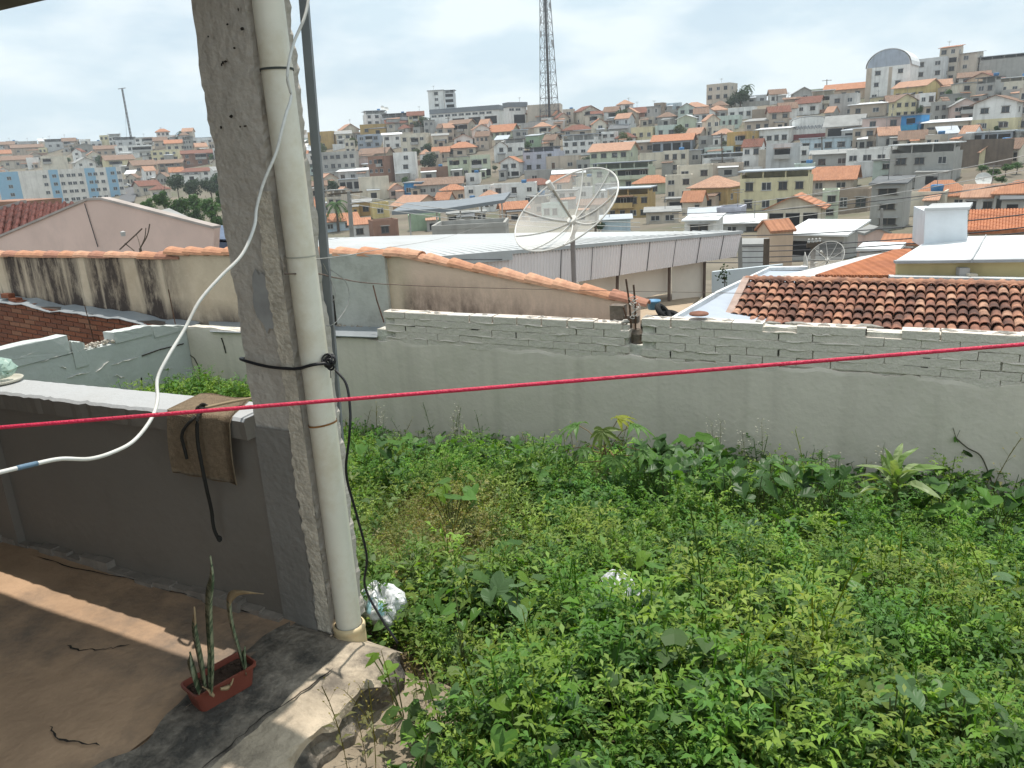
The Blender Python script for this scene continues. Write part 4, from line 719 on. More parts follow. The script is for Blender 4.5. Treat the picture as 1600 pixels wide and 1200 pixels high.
# yard beyond the fallen post: dark chair-like heap, blue bin, sandy ground, pale blue ramp wall
m = MB(); m.prism(pxs((950, 500, 20), (1060, 500, 20), (1100, 455, 26), (900, 470, 26)), (0, 0, -.1)); solo('yard_ground', m, M('yard_sand', (.40, .31, .22), var=.15), kind='structure')
p = at(1021, 483, 20); o = thing('plastic_bin', 'small blue and white plastic bin in the sandy yard under the shed', 'bin', p, base=p); m = MB(); m.lathe([(.001, 0), (.14, 0), (.17, .2), (.19, .2), (.19, .24), (.17, .24), (.15, .05), (.001, .05)], 16, p); part('body', m, M('bin_blue', (.15, .33, .52), rough=.5), o, True)
p = at(1037, 496, 19); o = thing('tyre_heap', 'heap of black tyres in the yard under the shed', 'tyres', p - Vector((0, 0, .1)), base=p - Vector((0, 0, .1)))
def torus(m, c, R1, r1, ax, n=20, k=8):
    ax = Vector(ax).normalized(); u = ax.orthogonal().normalized(); v = ax.cross(u); c = Vector(c); vs_ = []
    for i in range(n):
        t = 2 * math.pi * i / n; d = u * math.cos(t) + v * math.sin(t)
        for j in range(k): f = 2 * math.pi * j / k; vs_.append(c + d * (R1 + r1 * math.cos(f)) + ax * r1 * math.sin(f))
    m.add(vs_, [(i * k + j, i * k + (j + 1) % k, ((i + 1) % n) * k + (j + 1) % k, ((i + 1) % n) * k + j) for i in range(n) for j in range(k)])
for (dx, dz, ax) in ((-.2, .0, (0, .2, 1)), (.0, .12, (.6, -.3, .6)), (.15, .02, (.1, -.3, 1))): m = MB(); torus(m, p + Vector((dx, 0, dz)), .22, .075, ax); part('tyre', m, M('tyre', (.02, .02, .02), world=True), o, True)
RAMP = M('ramp_blue', (.38, .42, .48), var=.07, world=True)
m = MB(); m.prism(pxs((1050, 506, 15), (1120, 464, 18), (1203, 423, 24), (1260, 423, 24), (1230, 515, 15), (1060, 530, 14)), (.1, .25, 0)); o = thing('ramp_wall', 'pale blue sloping yard wall with white coping left of the tile roof', 'wall', at(1100, 520, 15) - Vector((0, 0, 2)), base=at(1100, 520, 15) - Vector((0, 0, 2))); part('wall', m, RAMP, o)
m = MB(); pp = pxs((1048, 507, 14.95), (1120, 464, 17.95), (1203, 423, 23.9), (1262, 422, 23.9)); 
for i in range(3): m.prism([pp[i], pp[i + 1], pp[i + 1] + Vector((0, 0, .10)), pp[i] + Vector((0, 0, .10))], (.06, .24, 0))
part('coping', m, M('coping_white', (.62, .63, .63)), o)
m = MB(); m.prism(pxs((1112, 425, 27), (1222, 413, 30), (1222, 440, 30), (1112, 470, 27)), (.1, .2, 0)); solo('yard_wall', m, M('yard_pale', (.52, .57, .60), var=.06, world=True), 'white-blue plain yard wall behind the shed post', 'wall')
p = at(1131, 428, 26); o = thing('hanging_plant', 'dark plant hanging by the shed end in front of the pale yard wall', 'plant', p - Vector((0, 0, 1.2)), base=p - Vector((0, 0, 1.2))); g = MB(); random.seed(3)
for i in range(60):
    c_ = p + Vector((random.gauss(0, .1), random.gauss(0, .1), random.gauss(0, .16))); d_ = Vector((random.gauss(0, 1), random.gauss(0, 1), random.gauss(-.6, .6))).normalized() * .11; e_ = d_.cross(Vector((.3, .5, 1))).normalized() * .04; g.add([c_, c_ + d_ * .5 + e_, c_ + d_, c_ + d_ * .5 - e_], [(0, 1, 2, 3)])
part('leaves', g, LEAFD, o); m = MB(); m.tube([p, p + Vector((.05, 0, -.5)), p + Vector((-.02, 0, -1.2))], .015, 5); m.tube([p, p + Vector((.15, 0, -.6)), p + Vector((.22, 0, -1.1))], .012, 5); part('stem', m, BARK, o)

# ---- large mesh dish
def dish(c, axis, Rd, depth, label, post_to, nr=9, feed=True, matmesh=None, name='satellite_dish'):
    axis = Vector(axis).normalized(); u = axis.orthogonal().normalized(); v = axis.cross(u); c = Vector(c); hub = c - axis * depth
    o = thing(name, label, 'satellite dish', post_to, base=post_to)
    def pt(r, t): return hub + axis * depth * (r / Rd) ** 2 + (u * math.cos(t) + v * math.sin(t)) * r
    m = MB(); n = 48; rings = [Rd * i / 8 for i in range(1, 9)]
    m.add([hub] + [pt(r, 2 * math.pi * k / n) for r in rings for k in range(n)], [(0, 1 + k, 1 + (k + 1) % n) for k in range(n)] + [(1 + i * n + k, 1 + (i + 1) * n + k, 1 + (i + 1) * n + (k + 1) % n, 1 + i * n + (k + 1) % n) for i in range(7) for k in range(n)])
    mo = part('mesh_panel', m, matmesh, o, True)
    for k in range(nr): m = MB(); t = 2 * math.pi * k / nr + .2; m.tube([pt(r, t) + axis * .012 for r in [.05] + rings], .009 * Rd + .003, 5); part('rib', m, DISHF, o)
    m = MB(); m.tube([pt(Rd, 2 * math.pi * k / 48) for k in range(49)], .012 * Rd + .003, 6); part('rim', m, DISHF, o)
    m = MB(); m.tube([hub - axis * .1, hub + axis * .06], .09 * Rd, 12); part('hub', m, DISHF, o)
    if feed:
        m = MB(); f = hub + axis * Rd * .80; m.tube([hub, hub.lerp(f, .5) + Vector((0, 0, .0)), f], .020 * Rd, 6); fa_ = part('feed_arm', m, M('feed_grey', (.30, .28, .24)), o); m = MB(); m.tube([f - axis * .04, f + axis * .10], .05 * Rd, 10); subpart('feed', m, DISHF, fa_)
    m = MB(); q = hub - axis * .1; m.tube([q, Vector((post_to[0], post_to[1], q.z - .15)), Vector(post_to)], .045 * Rd, 8); part('post', m, M('post_grey', (.27, .24, .23)), o)
DISHF = M('dish_frame', (.60, .58, .54), var=.08, rough=.5); DMESH = alpha_mat('dish_mesh', (.60, .575, .53), .36)
dc = at(883, 326, 12); pbase = at(897, 445, 12.35)
dish(dc, (-.48, -.42, .77), .89, .27, 'large cream mesh dish on a post in front of the shed roof', pbase - Vector((0, 0, 1.5)), matmesh=DMESH)
dc2 = at(1290, 402, 30); dish(dc2, (-.62, -.5, .6), .72, .2, 'pale mesh dish among wires behind the long clay tile roof', at(1287, 432, 30) - Vector((0, 0, 1)), matmesh=alpha_mat('dish_mesh_old', (.5, .48, .45), .24))
dc3 = at(1262, 414, 29); dish(dc3, (.95, -.3, .25), .5, .14, 'small dish seen edge-on beside the pale mesh dish', at(1262, 436, 29) - Vector((0, 0, 1)), matmesh=DMESH, nr=8)
dc4 = at(1537, 280, 100); dish(dc4, (-.3, -.8, .5), .95, .2, 'little white dish above the orange roofs under the green slope', at(1540, 292, 100) - Vector((0, 0, 1)), matmesh=M('dish_white', (.65, .65, .62)), nr=4)
for (px, py, Yq, lb) in ((598, 168, 340, 'white dish on the roof of the white terrace house'), (604, 170, 340, 'second dish beside the water tank on the white terrace house')): dish(at(px, py, Yq), (.4, -.7, .5), .9, .25, lb, at(px, py + 8, Yq), matmesh=MATS['dish_white'], nr=4, feed=False)

# ---- clay tile roof on the right: every tile
random.seed(2)
bR, bE = 18.5, 15.9
zr = (onb(1250, 444, bR).z + onb(1560, 448, bR).z) / 2; ze = onb(1400, 524, bE).z - .12
aL = onb(1165, 443, bR).x; aR = onb(1640, 448, bR).x
print('tile roof', aL, aR, zr, ze, onb(1165, 443, bR), onb(1600, 448, bR), onb(1130, 500, bE))
CLAY = []
for i, (c1, c2) in enumerate((((.40, .20, .125), (.13, .07, .055)), ((.29, .135, .09), (.095, .055, .045)), ((.20, .095, .065), (.075, .045, .038)), ((.46, .27, .18), (.19, .10, .07)))):
    CLAY.append(M('clay_%d' % i, c1, var=.22, scale=9, stain=c2, stain_amt=.85, stain_scale=2.6, stain_lo=.44, rough=.9, bump=.3, bscale=60, world=True))
roofT = lot_thing('tile_roof_house', 'long reddish clay tile roof just over the garden wall', 'house', aL, bE, -4.5)
slope = math.atan2(zr - ze, bR - bE)
def tile_mesh(nm, r0, r1, L, up, mat):
    m = MB(); n = 7; vs_ = []
    for (y, r) in ((0, r0), (L, r1)):
        for th in (.018, 0):
            for k in range(n + 1):
                f = math.pi * k / n; rr = r - .018 + th; vs_.append((rr * math.cos(f), y, rr * math.sin(f) * .85 * up))
    w_ = n + 1; fs = []
    for k in range(n):
        fs += [(k, k + 1, 2 * w_ + k + 1, 2 * w_ + k), (w_ + k + 1, w_ + k, 3 * w_ + k, 3 * w_ + k + 1), (k + 1, k, w_ + k, w_ + k + 1), (2 * w_ + k, 2 * w_ + k + 1, 3 * w_ + k + 1, 3 * w_ + k)]
    m.add(vs_, fs); return m.mesh(nm, mat, smooth=False)
CT = [tile_mesh('cover_tile', .104, .070, .46, 1, c) for c in CLAY]; HT = [tile_mesh('channel_tile', .085, .095, .46, -1, c) for c in CLAY]
m = MB(); m.prism([(aL, bE, ze - .12), (aR + 2, bE, ze - .12), (aR + 2, bR, zr - .12), (aL, bR, zr - .12)], (0, 0, -.12)); m.box(aL + .25, aR + 2, bE + .4, bR + 2.4, -6, ze - .3); part('wall', m, wmat('beige'), roofT)
ncol = int((aR - aL) / .185); Ls = (bR - bE) / math.cos(slope); nrow = int(Ls / .36) + 1
for i in range(ncol):
    for j in range(nrow):
        y = j * .36; p = Vector((aL + .15 + i * .185, bE + y * math.cos(slope), ze + y * math.sin(slope))) - BASE[roofT.name]
        jx = random.uniform(-.014, .014); jr = random.uniform(-.045, .045); p.y += random.uniform(-.025, .02); p.z += random.uniform(-.006, .008)
        wgt = random.random(); k = 0 if wgt < .28 else 1 if wgt < .62 else 2 if wgt < .9 else 3
        if i * nrow + j < 10 ** 6:
            put('cover_tile', CT[k], roofT, p + Vector((jx, 0, .045)), (slope - .10, 0, jr))
            put('channel_tile', HT[random.choice((1, 2, 2))], roofT, p + Vector((.0925 + jx, 0, .035)), (slope - .05, 0, -jr))
RID_T = tile_mesh('ridge_tile', .11, .10, .42, 1, CLAY[0])
for i in range(int((aR - aL) / .36) + 1): put('ridge_tile', RID_T, roofT, Vector((aL + i * .36, bR, zr + .06)) - BASE[roofT.name], (0, random.uniform(-.03, .03), -math.pi / 2 + random.uniform(-.03, .03)))
m = MB(); m.prism([(aL - .06, bE, ze - .06), (aL + .1, bE, ze - .06), (aL + .1, bR, zr - .0), (aL - .06, bR, zr - .0)], (0, 0, .14)); part('verge_mortar', m, M('mortar_pink', (.38, .28, .235), var=.2, scale=5, bump=.5), roofT)
m = MB(); m.prism([(aL, bR + .02, zr - .1), (aR + 2, bR + .02, zr - .1), (aR + 2, bR + 2.6, ze - .1), (aL, bR + 2.6, ze - .1)], (0, 0, -.1)); part('rear_slope', m, rmat('brown'), roofT)

# ---- nearer houses on the right
YEL = M('wall_sandyellow', (.60, .51, .27), var=.12, scale=.5, world=True, streak=.3)
p = at(1500, 440, 20); o = thing('yellow_house', 'sandy yellow house with flat white metal roof and grey gutter', 'house', p - Vector((0, 0, 2)), base=p - Vector((0, 0, 2)))
m = MB(); m.prism(pxs((1402, 411, 20), (1660, 409, 18.5), (1660, 440, 18.5), (1402, 434, 20)), (.05, .2, 0)); part('wall', m, YEL, o)
m = MB(); m.prism(pxs((1391, 432, 19.6), (1660, 437, 18), (1660, 460, 18), (1391, 458, 19.6)), (.1, .3, 0)); part('lower_wall', m, wmat('lightgrey'), o)
m = MB(); m.prism(pxs((1400, 410.5, 19.9), (1660, 408.5, 18.4), (1660, 370, 22.2), (1500, 373, 22.6), (1444, 383, 22.4)), (0, 0, .07)); part('roof', m, M('sheet_white', (.70, .71, .71), var=.1, scale=.6, world=True, rough=.5, stain=(.5, .49, .46), stain_amt=.5, stain_scale=.7), o)
m = MB(); m.prism(pxs((1399, 412, 19.8), (1662, 409, 18.3), (1662, 404, 18.3), (1399, 408, 19.8)), (.05, .2, 0)); m.prism(pxs((1399, 408, 19.8), (1400, 412, 19.8), (1446, 386, 22.4), (1445, 381, 22.4)), (.15, 0, 0)); part('gutter', m, M('gutter_grey', (.36, .37, .38)), o)
m = MB(); m.prism(pxs((1517, 410.5, 19), (1519, 410.5, 19), (1541, 372, 22.4), (1539, 372, 22.4)), (0, 0, .1)); part('roof_joint', m, M('gutter_grey', (.36, .37, .38)), o)
m = MB(); m.prism(pxs((1514, 428, 19), (1528, 428, 19), (1528, 434, 19), (1514, 434, 19)), (.02, .3, 0)); part('vent_box', m, wmat('cream'), o)
m = MB(); m.prism(pxs((1500, 419, 19.2), (1516, 419, 19.1), (1515, 431, 19.1), (1499, 431, 19.2)), (.02, .2, 0)); part('vent_grille', m, wmat('grey'), o)
p = at(1478, 392, 22.6); o = thing('water_tank_tower', 'tall pale blue-white water tank block on the white roof', 'tank tower', p, base=p); m = MB(); m.prism(pxs((1446, 330, 22.2), (1512, 328, 22.0), (1511, 392, 22.0), (1443, 388, 22.2)), (.6, 1.8, 0)); part('wall', m, M('tank_pale', (.66, .70, .73), var=.07, world=True, streak=.2), o)
m = MB(); m.prism(pxs((1444, 330, 22.1), (1515, 328, 21.9), (1520, 320, 24.2), (1456, 322, 24.4)), (0, 0, .08)); part('roof', m, SHEDW, o)
p = at(1560, 372, 30); o = thing('orange_tiled_house', 'orange clay tile roof right of the pale water tank block', 'house', p - Vector((0, 0, 2)), 0, base=p - Vector((0, 0, 2))); OT = tile_mat('roof_orange_near', (.50, .20, .10), (.30, .12, .07))
qa, qb, qc, qd = pxs((1514, 362, 29), (1680, 358, 28), (1680, 325, 33), (1517, 329, 34)); m = MB(); m.prism([qa, qb, qc, qd], (0, 0, -.1)); part('roof', m, OT, o); m = MB()
for i in range(34): t = i / 33; m.tube([qa.lerp(qb, t), qd.lerp(qc, t)], .065, 6)
part('tile_ridges', m, OT, o); m = MB(); m.prism(pxs((1514, 364, 29.2), (1680, 360, 28.2), (1680, 378, 28.2), (1514, 380, 29.2)), (0, 2, 0)); part('wall', m, wmat('beige'), o)
p = at(1340, 436, 22); o = thing('orange_tiled_house', 'broad orange clay tile roof left of the sandy yellow house', 'house', p - Vector((0, 0, 2)), 0, base=p - Vector((0, 0, 2)))
qa, qb, qc, qd = pxs((1276, 432, 21.5), (1394, 433, 21), (1428, 391, 23.6), (1400, 392, 24.0)); m = MB(); m.prism([qa, qb, qc, qd], (0, 0, -.1)); part('roof', m, OT, o); m = MB()
for i in range(26): t = i / 25; m.tube([qa.lerp(qb, t), qd.lerp(qc, t)], .065, 6)
part('tile_ridges', m, OT, o); m = MB(); m.prism(pxs((1226, 434, 21.8), (1396, 435, 21.3), (1396, 460, 21.3), (1226, 460, 21.8)), (0, .4, 0)); part('wall', m, wmat('beige'), o)
m = MB(); m.prism(pxs((1224, 430, 22.5), (1276, 432, 21.6), (1400, 391.5, 24.1), (1345, 401, 23.8)), (0, 0, -.08)); part('roof_apron', m, wmat('lightgrey'), o)
# lean-to roofs and walls between
house(1234, 1344, 369, 410, 'grey', 'shed', 'white', -20, 1, 2, 14, Y=52, dr=.8, label='dark walled house with broad white lean-to roof beside the cream gable', group=None, ob=(0,))
house(1182, 1236, 362, 410, 'peach', 'gable', 'orange', 30, 1, 0, 14, Y=48, dr=.8, label='narrow cream house with small red tile roof and blank walls', group=None)
house(1160, 1196, 385, 412, 'lightgrey', 'shed', 'grey', 0, 1, 0, 6, Y=44, label='low grey shed roof beside the shed end', group=None, name='low_shed', cat='shed')
house(1382, 1444, 381, 400, 'beige', 'gable', 'orange', -10, 1, 1, 9, Y=42, label='low house with orange tiles between the concrete wall and water tank block', group=None)
house(1340, 1384, 366, 400, 'pink', 'gf', 'grey', 20, 1, 0, 8, Y=48, label='pale pink blank gable end right of the broad white lean-to roof', group=None)
house(1345, 1405, 393, 408, 'lightgrey', 'shed', 'white', -10, 1, 0, 5, Y=36, label='little white sheet roof behind the broad orange tiles', group=None, name='low_shed', cat='shed')
house(1070, 1130, 346, 366, 'white', 'shed', 'white', -10, 1, 1, 5, Y=70, label='small white shed with bright sheet roof behind the metal shed', group=None, name='low_shed', cat='shed')
house(676, 800, 357, 372, 'concrete', 'flat', 'grey', -6, 1, 0, 0, Y=62, label='long dark concrete wall block behind the shed roof', group=None, name='wall_block', cat='wall')
for o_, h_ in HOUSES:
    if h_['label'] and 'group' in o_: del o_['group']
    if h_['label']: o_['label'] = h_['label']

# ------------------------------------------------------------------ the lot: porch, walls, pillar
random.seed(4)
FLOOR = M('porch_concrete', (.43, .285, .18), var=.3, scale=2.2, stain=(.12, .105, .09), stain_amt=.8, stain_scale=1.15, bump=.25, bscale=45, rough=.9, detail=9)
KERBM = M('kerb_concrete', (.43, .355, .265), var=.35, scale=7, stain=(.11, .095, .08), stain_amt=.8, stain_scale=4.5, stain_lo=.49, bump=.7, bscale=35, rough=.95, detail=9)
PATHM = M('path_concrete', (.27, .22, .16), var=.25, scale=6, stain=(.33, .20, .12), stain_amt=.6, stain_scale=2.2, bump=.6, bscale=60, rough=.95, detail=9)
def lump(a, b, s=1.0): return s * (math.sin(a * 9.1 + b * 3.3) + math.sin(a * 4.3 - b * 11.7 + 1.1) + math.sin(a * 23 + b * 19) * .6 + math.sin(b * 37 - a * 13) * .4)
def sheet(a0, a1, b0, b1, na, nb_, zf): 
    m = MB(); vs_ = [(a0 + (a1 - a0) * i / na, b0 + (b1 - b0) * j / nb_, zf(a0 + (a1 - a0) * i / na, b0 + (b1 - b0) * j / nb_)) for j in range(nb_ + 1) for i in range(na + 1)]
    m.add(vs_, [(j * (na + 1) + i, j * (na + 1) + i + 1, (j + 1) * (na + 1) + i + 1, (j + 1) * (na + 1) + i) for j in range(nb_) for i in range(na)]); return m
m = sheet(-6.5, -1.80, -3.2, 1.80, 60, 60, lambda a, b: .0015 * lump(a, b)); m.box(-6.5, -1.80, -3.2, 1.80, -.6, -.012)
solo('porch_floor', m, FLOOR, kind='structure', lot=True)
# floor cracks, thin grooves of dark dirt
CRK = M('crack_dark', (.035, .03, .025), rough=1)
def crack(pxs_, w_, zf, lab=None, parent=None):
    q = [toF(onz(x, y, 0)) for x, y in pxs_]; q = spline(q, 5); random.seed(len(pxs_) * 7)
    mm = MB(); L_ = []; R_ = []
    for i, p in enumerate(q):
        d = (q[min(i + 1, len(q) - 1)] - q[max(i - 1, 0)]); n_ = Vector((-d.y, d.x, 0)).normalized(); j = random.uniform(-.006, .006); ww = w_ * random.uniform(.4, 1.3) * (1 if 0 < i < len(q) - 1 else .1)
        z = zf(p.x, p.y) + .003; L_.append((p.x + n_.x * (j + ww), p.y + n_.y * (j + ww), z)); R_.append((p.x + n_.x * (j - ww), p.y + n_.y * (j - ww), z))
    n = len(q); mm.add(L_ + R_, [(i, i + 1, n + i + 1, n + i) for i in range(n - 1)]); return mm
floor_o = bpy.data.objects['porch_floor']
for cp in ([(105, 1010), (125, 1018), (150, 1016), (178, 1014), (205, 1008)], [(80, 1135), (90, 1152), (115, 1160), (158, 1166)], [(60, 870), (130, 892), (200, 905), (270, 925), (330, 940), (400, 960), (440, 968)]):
    put('crack', crack(cp, .003, lambda a, b: .002).mesh('crack', CRK), floor_o)
# kerb along the porch edge
def kz(a, b):
    t = (a + 1.80) / .34
    if t <= 1: return .004 - .05 * max(t, 0) ** 1.3 + .006 * lump(a * 2, b * 2)
    return None
prof = [(-1.815, .003, .002), (-1.74, -.002, .003), (-1.66, -.008, .004), (-1.56, -.016, .004), (-1.47, -.022, .004), (-1.415, -.026, .004), (-1.398, -.032, .007), (-1.392, -.055, .013), (-1.394, -.085, .014), (-1.382, -.115, .012), (-1.386, -.20, .006)]
m = MB(); nbk = 170; b0, b1 = -1.5, 1.80
for j in range(nbk + 1):
    b = b0 + (b1 - b0) * j / nbk; er = max(0, (b - 1.66) / .14) ** 2
    for i, (a, z, s_) in enumerate(prof): m.v.append((a + (s_ * .8 * lump(b * 3, i * 1.7) if i else -.02 + .022 * lump(b * 1.3, .4)) - er * .06 * (i / 10), b + (.0 if i < 6 else .0), z - er * .07 + s_ * .75 * lump(a * 3 + 2, b * 2.6)))
np_ = len(prof)
m.f = [(j * np_ + i, j * np_ + i + 1, (j + 1) * np_ + i + 1, (j + 1) * np_ + i) for j in range(nbk) for i in range(np_ - 1)]; m.mi = [0] * len(m.f)
o_ = len(m.v); m.add([(-1.8, 1.80, -.3), (-1.40, 1.80, -.3), (-1.45, 1.80, -.10), (-1.6, 1.80, -.085), (-1.8, 1.80, -.06)], [(0, 1, 2, 3, 4)])
KERBD = M('kerb_dark', (.24, .205, .165), var=.45, scale=8, stain=(.05, .047, .042), stain_amt=.9, stain_scale=5, stain_lo=.44, bump=.8, bscale=40, rough=1, detail=9)  # darker concrete for the kerb's inner strip and outer face
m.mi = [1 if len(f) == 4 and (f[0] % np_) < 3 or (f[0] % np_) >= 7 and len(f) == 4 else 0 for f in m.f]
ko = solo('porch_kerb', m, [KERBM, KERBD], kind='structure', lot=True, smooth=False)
put('crack', crack([(520, 1040), (470, 1078), (420, 1110), (370, 1150), (310, 1200)], .003, lambda a, b: -.012).mesh('crack', CRK), ko)
m = sheet(-1.50, -1.04, -1.0, 1.78, 14, 50, lambda a, b: -.155 + .006 * lump(a * 2, b * 2)); solo('garden_path', m, PATHM, kind='structure', lot=True, smooth=True)

# porch roof and the house behind (outside the frame but for the eave at the top left); it shades the porch
o = lot_thing('porch_roof', 'dark eave of the porch roof at the top corner', 'roof', -3.5, 1.88, 2.11)
m = MB(); m.prism([(-6.8, 1.885, 2.115), (-1.53, 1.885, 2.115), (-1.53, -3.2, 2.75), (-6.8, -3.2, 2.75)], (0, 0, .05)); part('roof_sheet', m, M('eave_dark', (.16, .14, .125), var=.3, scale=4), o)
m = MB(); m.box(-6.8, -1.22, 1.66, 1.80, 2.16, 2.30); part('beam', m, M('beam_wood', (.17, .11, .07), var=.3, scale=6), o)
m = MB(); m.box(-6.9, -1.4, -3.45, -3.2, 0, 3.0); m.box(-5.4, -5.2, -3.2, 1.65, 0, 2.1); solo('house_and_shade_wall', m, M('house_plaster', (.42, .40, .37), var=.1), 'unseen house wall behind the porch with an added side wall for shade', 'wall', lot=True, base=(-3, -3.3, 0))  # unseen back wall, plus a side wall added to darken the porch

# parapet
PARF = M('parapet_grey', (.20, .178, .152), var=.1, scale=1.5, bump=.12, bscale=30, stain=(.155, .132, .108), stain_amt=.6, stain_scale=1.5)
PART_ = M('parapet_top', (.43, .44, .445), var=.08, scale=3, bump=.15, bscale=40, stain=(.34, .33, .32), stain_amt=.5, stain_scale=3)
o = lot_thing('parapet_wall', 'low grey parapet with white painted top beside the pillar', 'wall', -3, 1.83, 0)
m = MB(); m.prism([(-6.5, 1.70, -.5), (-1.853, 1.70, -.5), (-1.853, 1.70, .690), (-6.5, 1.70, .585)], (0, .10, 0)); part('wall', m, PARF, o)
m = MB(); m.box(-6.5, -3.36, 1.665, 1.699, 0, .62); part('pilaster', m, PARF, o)
def rough_cap(): 
    m = MB(); n = 150; rg = random.Random(3)
    sec = [(1.659, .650), (1.655, .712), (1.665, .7215), (1.74, .7225), (1.82, .7215), (1.832, .712), (1.830, .650)]
    for i in range(n + 1):
        a = -6.5 + (6.5 - 1.853) * i / n; e = rg.uniform(-.004, .004); e2 = rg.uniform(-.003, .003)
        for k, (b, z) in enumerate(sec): m.v.append((a, b + (e if k < 3 else 0 if k == 3 else -e2), z + (e2 if k in (1, 2) else 0) + .0226 * (a + 3.1)))
    w_ = len(sec); m.f = [(i * w_ + k, (i + 1) * w_ + k, (i + 1) * w_ + (k + 1) % w_, i * w_ + (k + 1) % w_) for i in range(n) for k in range(w_)] + [tuple(range(w_)), tuple(n * w_ + k for k in range(w_ - 1, -1, -1))]; m.mi = [0] * len(m.f); return m
m = rough_cap(); m.mi = [1 if len(f) == 4 and 1 <= f[0] % 7 <= 4 else 0 for f in m.f]; part('cap', m, [PARF, PART_], o)
m = MB()                                          # broken skirt of mortar where the parapet meets the floor
for i in range(26):
    a = -4.2 + i * .09; h_ = .02 + .012 * lump(a * 2, 1); m.prism([(a, 1.699, -.01), (a + .093, 1.699, -.01), (a + .093, 1.699, max(.012, h_ * 1.1)), (a, 1.699, max(.012, h_))], (0, -.025 - .012 * abs(lump(a, 3)), 0))
part('mortar_skirt', m, M('skirt_grey', (.27, .235, .20), var=.25, scale=8, bump=.5), o)

# pillar, rough plaster
PILM = M('pillar_plaster', (.50, .455, .40), var=.13, scale=5, bump=.55, bscale=38, stain=(.40, .365, .32), stain_amt=.5, stain_scale=3.5, rough=.95, detail=8)
o = lot_thing('pillar', 'rough grey plastered concrete pillar at the porch corner', 'pillar', -1.75, 1.79, -.02)
def pillar_mesh(z0, z1, g, a0=-1.852, a1=-1.648, b0_=1.70, b1_=1.875, nz_=150, rough=.006, seed=1):
    m = MB(); rg = random.Random(seed); ring = []
    na_, nbb = 9, 8
    ring = [(a0 + (a1 - a0) * i / na_, b0_) for i in range(na_)] + [(a1, b0_ + (b1_ - b0_) * i / nbb) for i in range(nbb)] + [(a1 - (a1 - a0) * i / na_, b1_) for i in range(na_)] + [(a0, b1_ - (b1_ - b0_) * i / nbb) for i in range(nbb)]
    n = len(ring)
    for j in range(nz_ + 1):
        z = z0 + (z1 - z0) * j / nz_; lean = -.012 * math.sin(z * 1.7)
        for k, (a, b) in enumerate(ring):
            cor = 1.0 if k in (0, na_, na_ + nbb, 2 * na_ + nbb) else .35
            side = 1.6 if na_ <= k <= na_ + nbb else 1.0
            m.v.append((a + g + lean * .3 + rough * side * (rg.gauss(0, .22) + .35 * math.sin(z * 17 + k * .6) + .3 * math.sin(z * 41 + k * .9)) * cor, b + rough * (rg.gauss(0, .22) + .4 * math.sin(z * 13 + k * .5)) * cor, z))
    m.f = [(j * n + k, j * n + (k + 1) % n, (j + 1) * n + (k + 1) % n, (j + 1) * n + k) for j in range(nz_) for k in range(n)] + [tuple(range(n - 1, -1, -1)), tuple(nz_ * n + k for k in range(n))]; m.mi = [0] * len(m.f); return m
part('shaft', pillar_mesh(-.03, 2.75, 0), PILM, o)
LOWP = M('pillar_dado', (.225, .21, .19), var=.1, scale=5, bump=.4, bscale=30)
m = MB(); rg = random.Random(9); n = 26; vs_ = []
for j in range(n + 1):
    z = -.01 + .725 * j / n; vs_ += [(-1.856, 1.692, z), (-1.70 + rg.uniform(-.012, .008), 1.692, z)]
m.add(vs_, [(2 * j, 2 * j + 1, 2 * j + 3, 2 * j + 2) for j in range(n)]); part('painted_dado', m, LOWP, o)
def blot(a0, b_, z0, ra, rz_, mat, nm, par, seed=1, n=22):
    rg = random.Random(seed); pts = [(a0 + ra * math.cos(2 * math.pi * k / n) * rg.uniform(.75, 1.1), b_, z0 + rz_ * math.sin(2 * math.pi * k / n) * rg.uniform(.75, 1.1)) for k in range(n)]
    mm = MB(); mm.add([(a0, b_, z0)] + pts, [(0, 1 + k, 1 + (k + 1) % n) for k in range(n)]); return part(nm, mm, mat, par)
pc = onb(412, 470, 1.69); blot(pc.x, 1.6905, pc.z, .045, .10, M('cement_patch', (.34, .335, .325), var=.2, scale=12), 'cement_patch', o, 4)
for i, (x_, y_) in enumerate(((325, 57), (348, 98), (352, 96), (346, 101), (366, 75), (361, 182), (375, 198), (345, 199), (383, 197), (372, 15), (355, 38), (378, 45))):
    pc = onb(x_, y_, 1.688); blot(pc.x, 1.6885, pc.z, .0035 + .002 * (i % 3), .003 + .002 * (i % 2), CRK, 'pit', o, i, 9)
# flaked pale edge on the pillar's right front corner
m = MB(); rg = random.Random(12); vs_ = []
for j in range(90):
    z = .0 + 1.45 * j / 89; vs_ += [(-1.70 + rg.uniform(-.006, .006) + .006 * math.sin(z * 9), 1.6885, z), (-1.640, 1.6885, z)]
m.add(vs_, [(2 * j, 2 * j + 1, 2 * j + 3, 2 * j + 2) for j in range(89)]); part('flaked_edge', m, M('flaked_plaster', (.56, .50, .41), var=.3, scale=22, bump=.6, bscale=70), o)

# PVC downpipe
PVC = M('pvc_pipe', (.72, .68, .575), var=.08, scale=3, rough=.38, spec=.4, stain=(.56, .47, .31), stain_amt=.6, stain_scale=3.2, stain_lo=.47)
pa, pb = -1.600, 1.735
o = lot_thing('downpipe', 'cream plastic downpipe standing against the pillar', 'pipe', pa, pb, -.075)
m = MB(); m.lathe([(.0425, -.075), (.0425, 2.7)], 40, (pa, pb, 0)); part('pipe', m, PVC, o, True)
m = MB(); m.lathe([(.0465, -.078), (.0525, -.078), (.0535, -.06), (.0535, -.012), (.0515, -.004), (.0545, .002), (.0545, .014), (.051, .02), (.0465, .021)], 40, (pa, pb, 0)); part('socket', m, M('pvc_old', (.60, .47, .28), var=.1, scale=8, rough=.4), o, True)
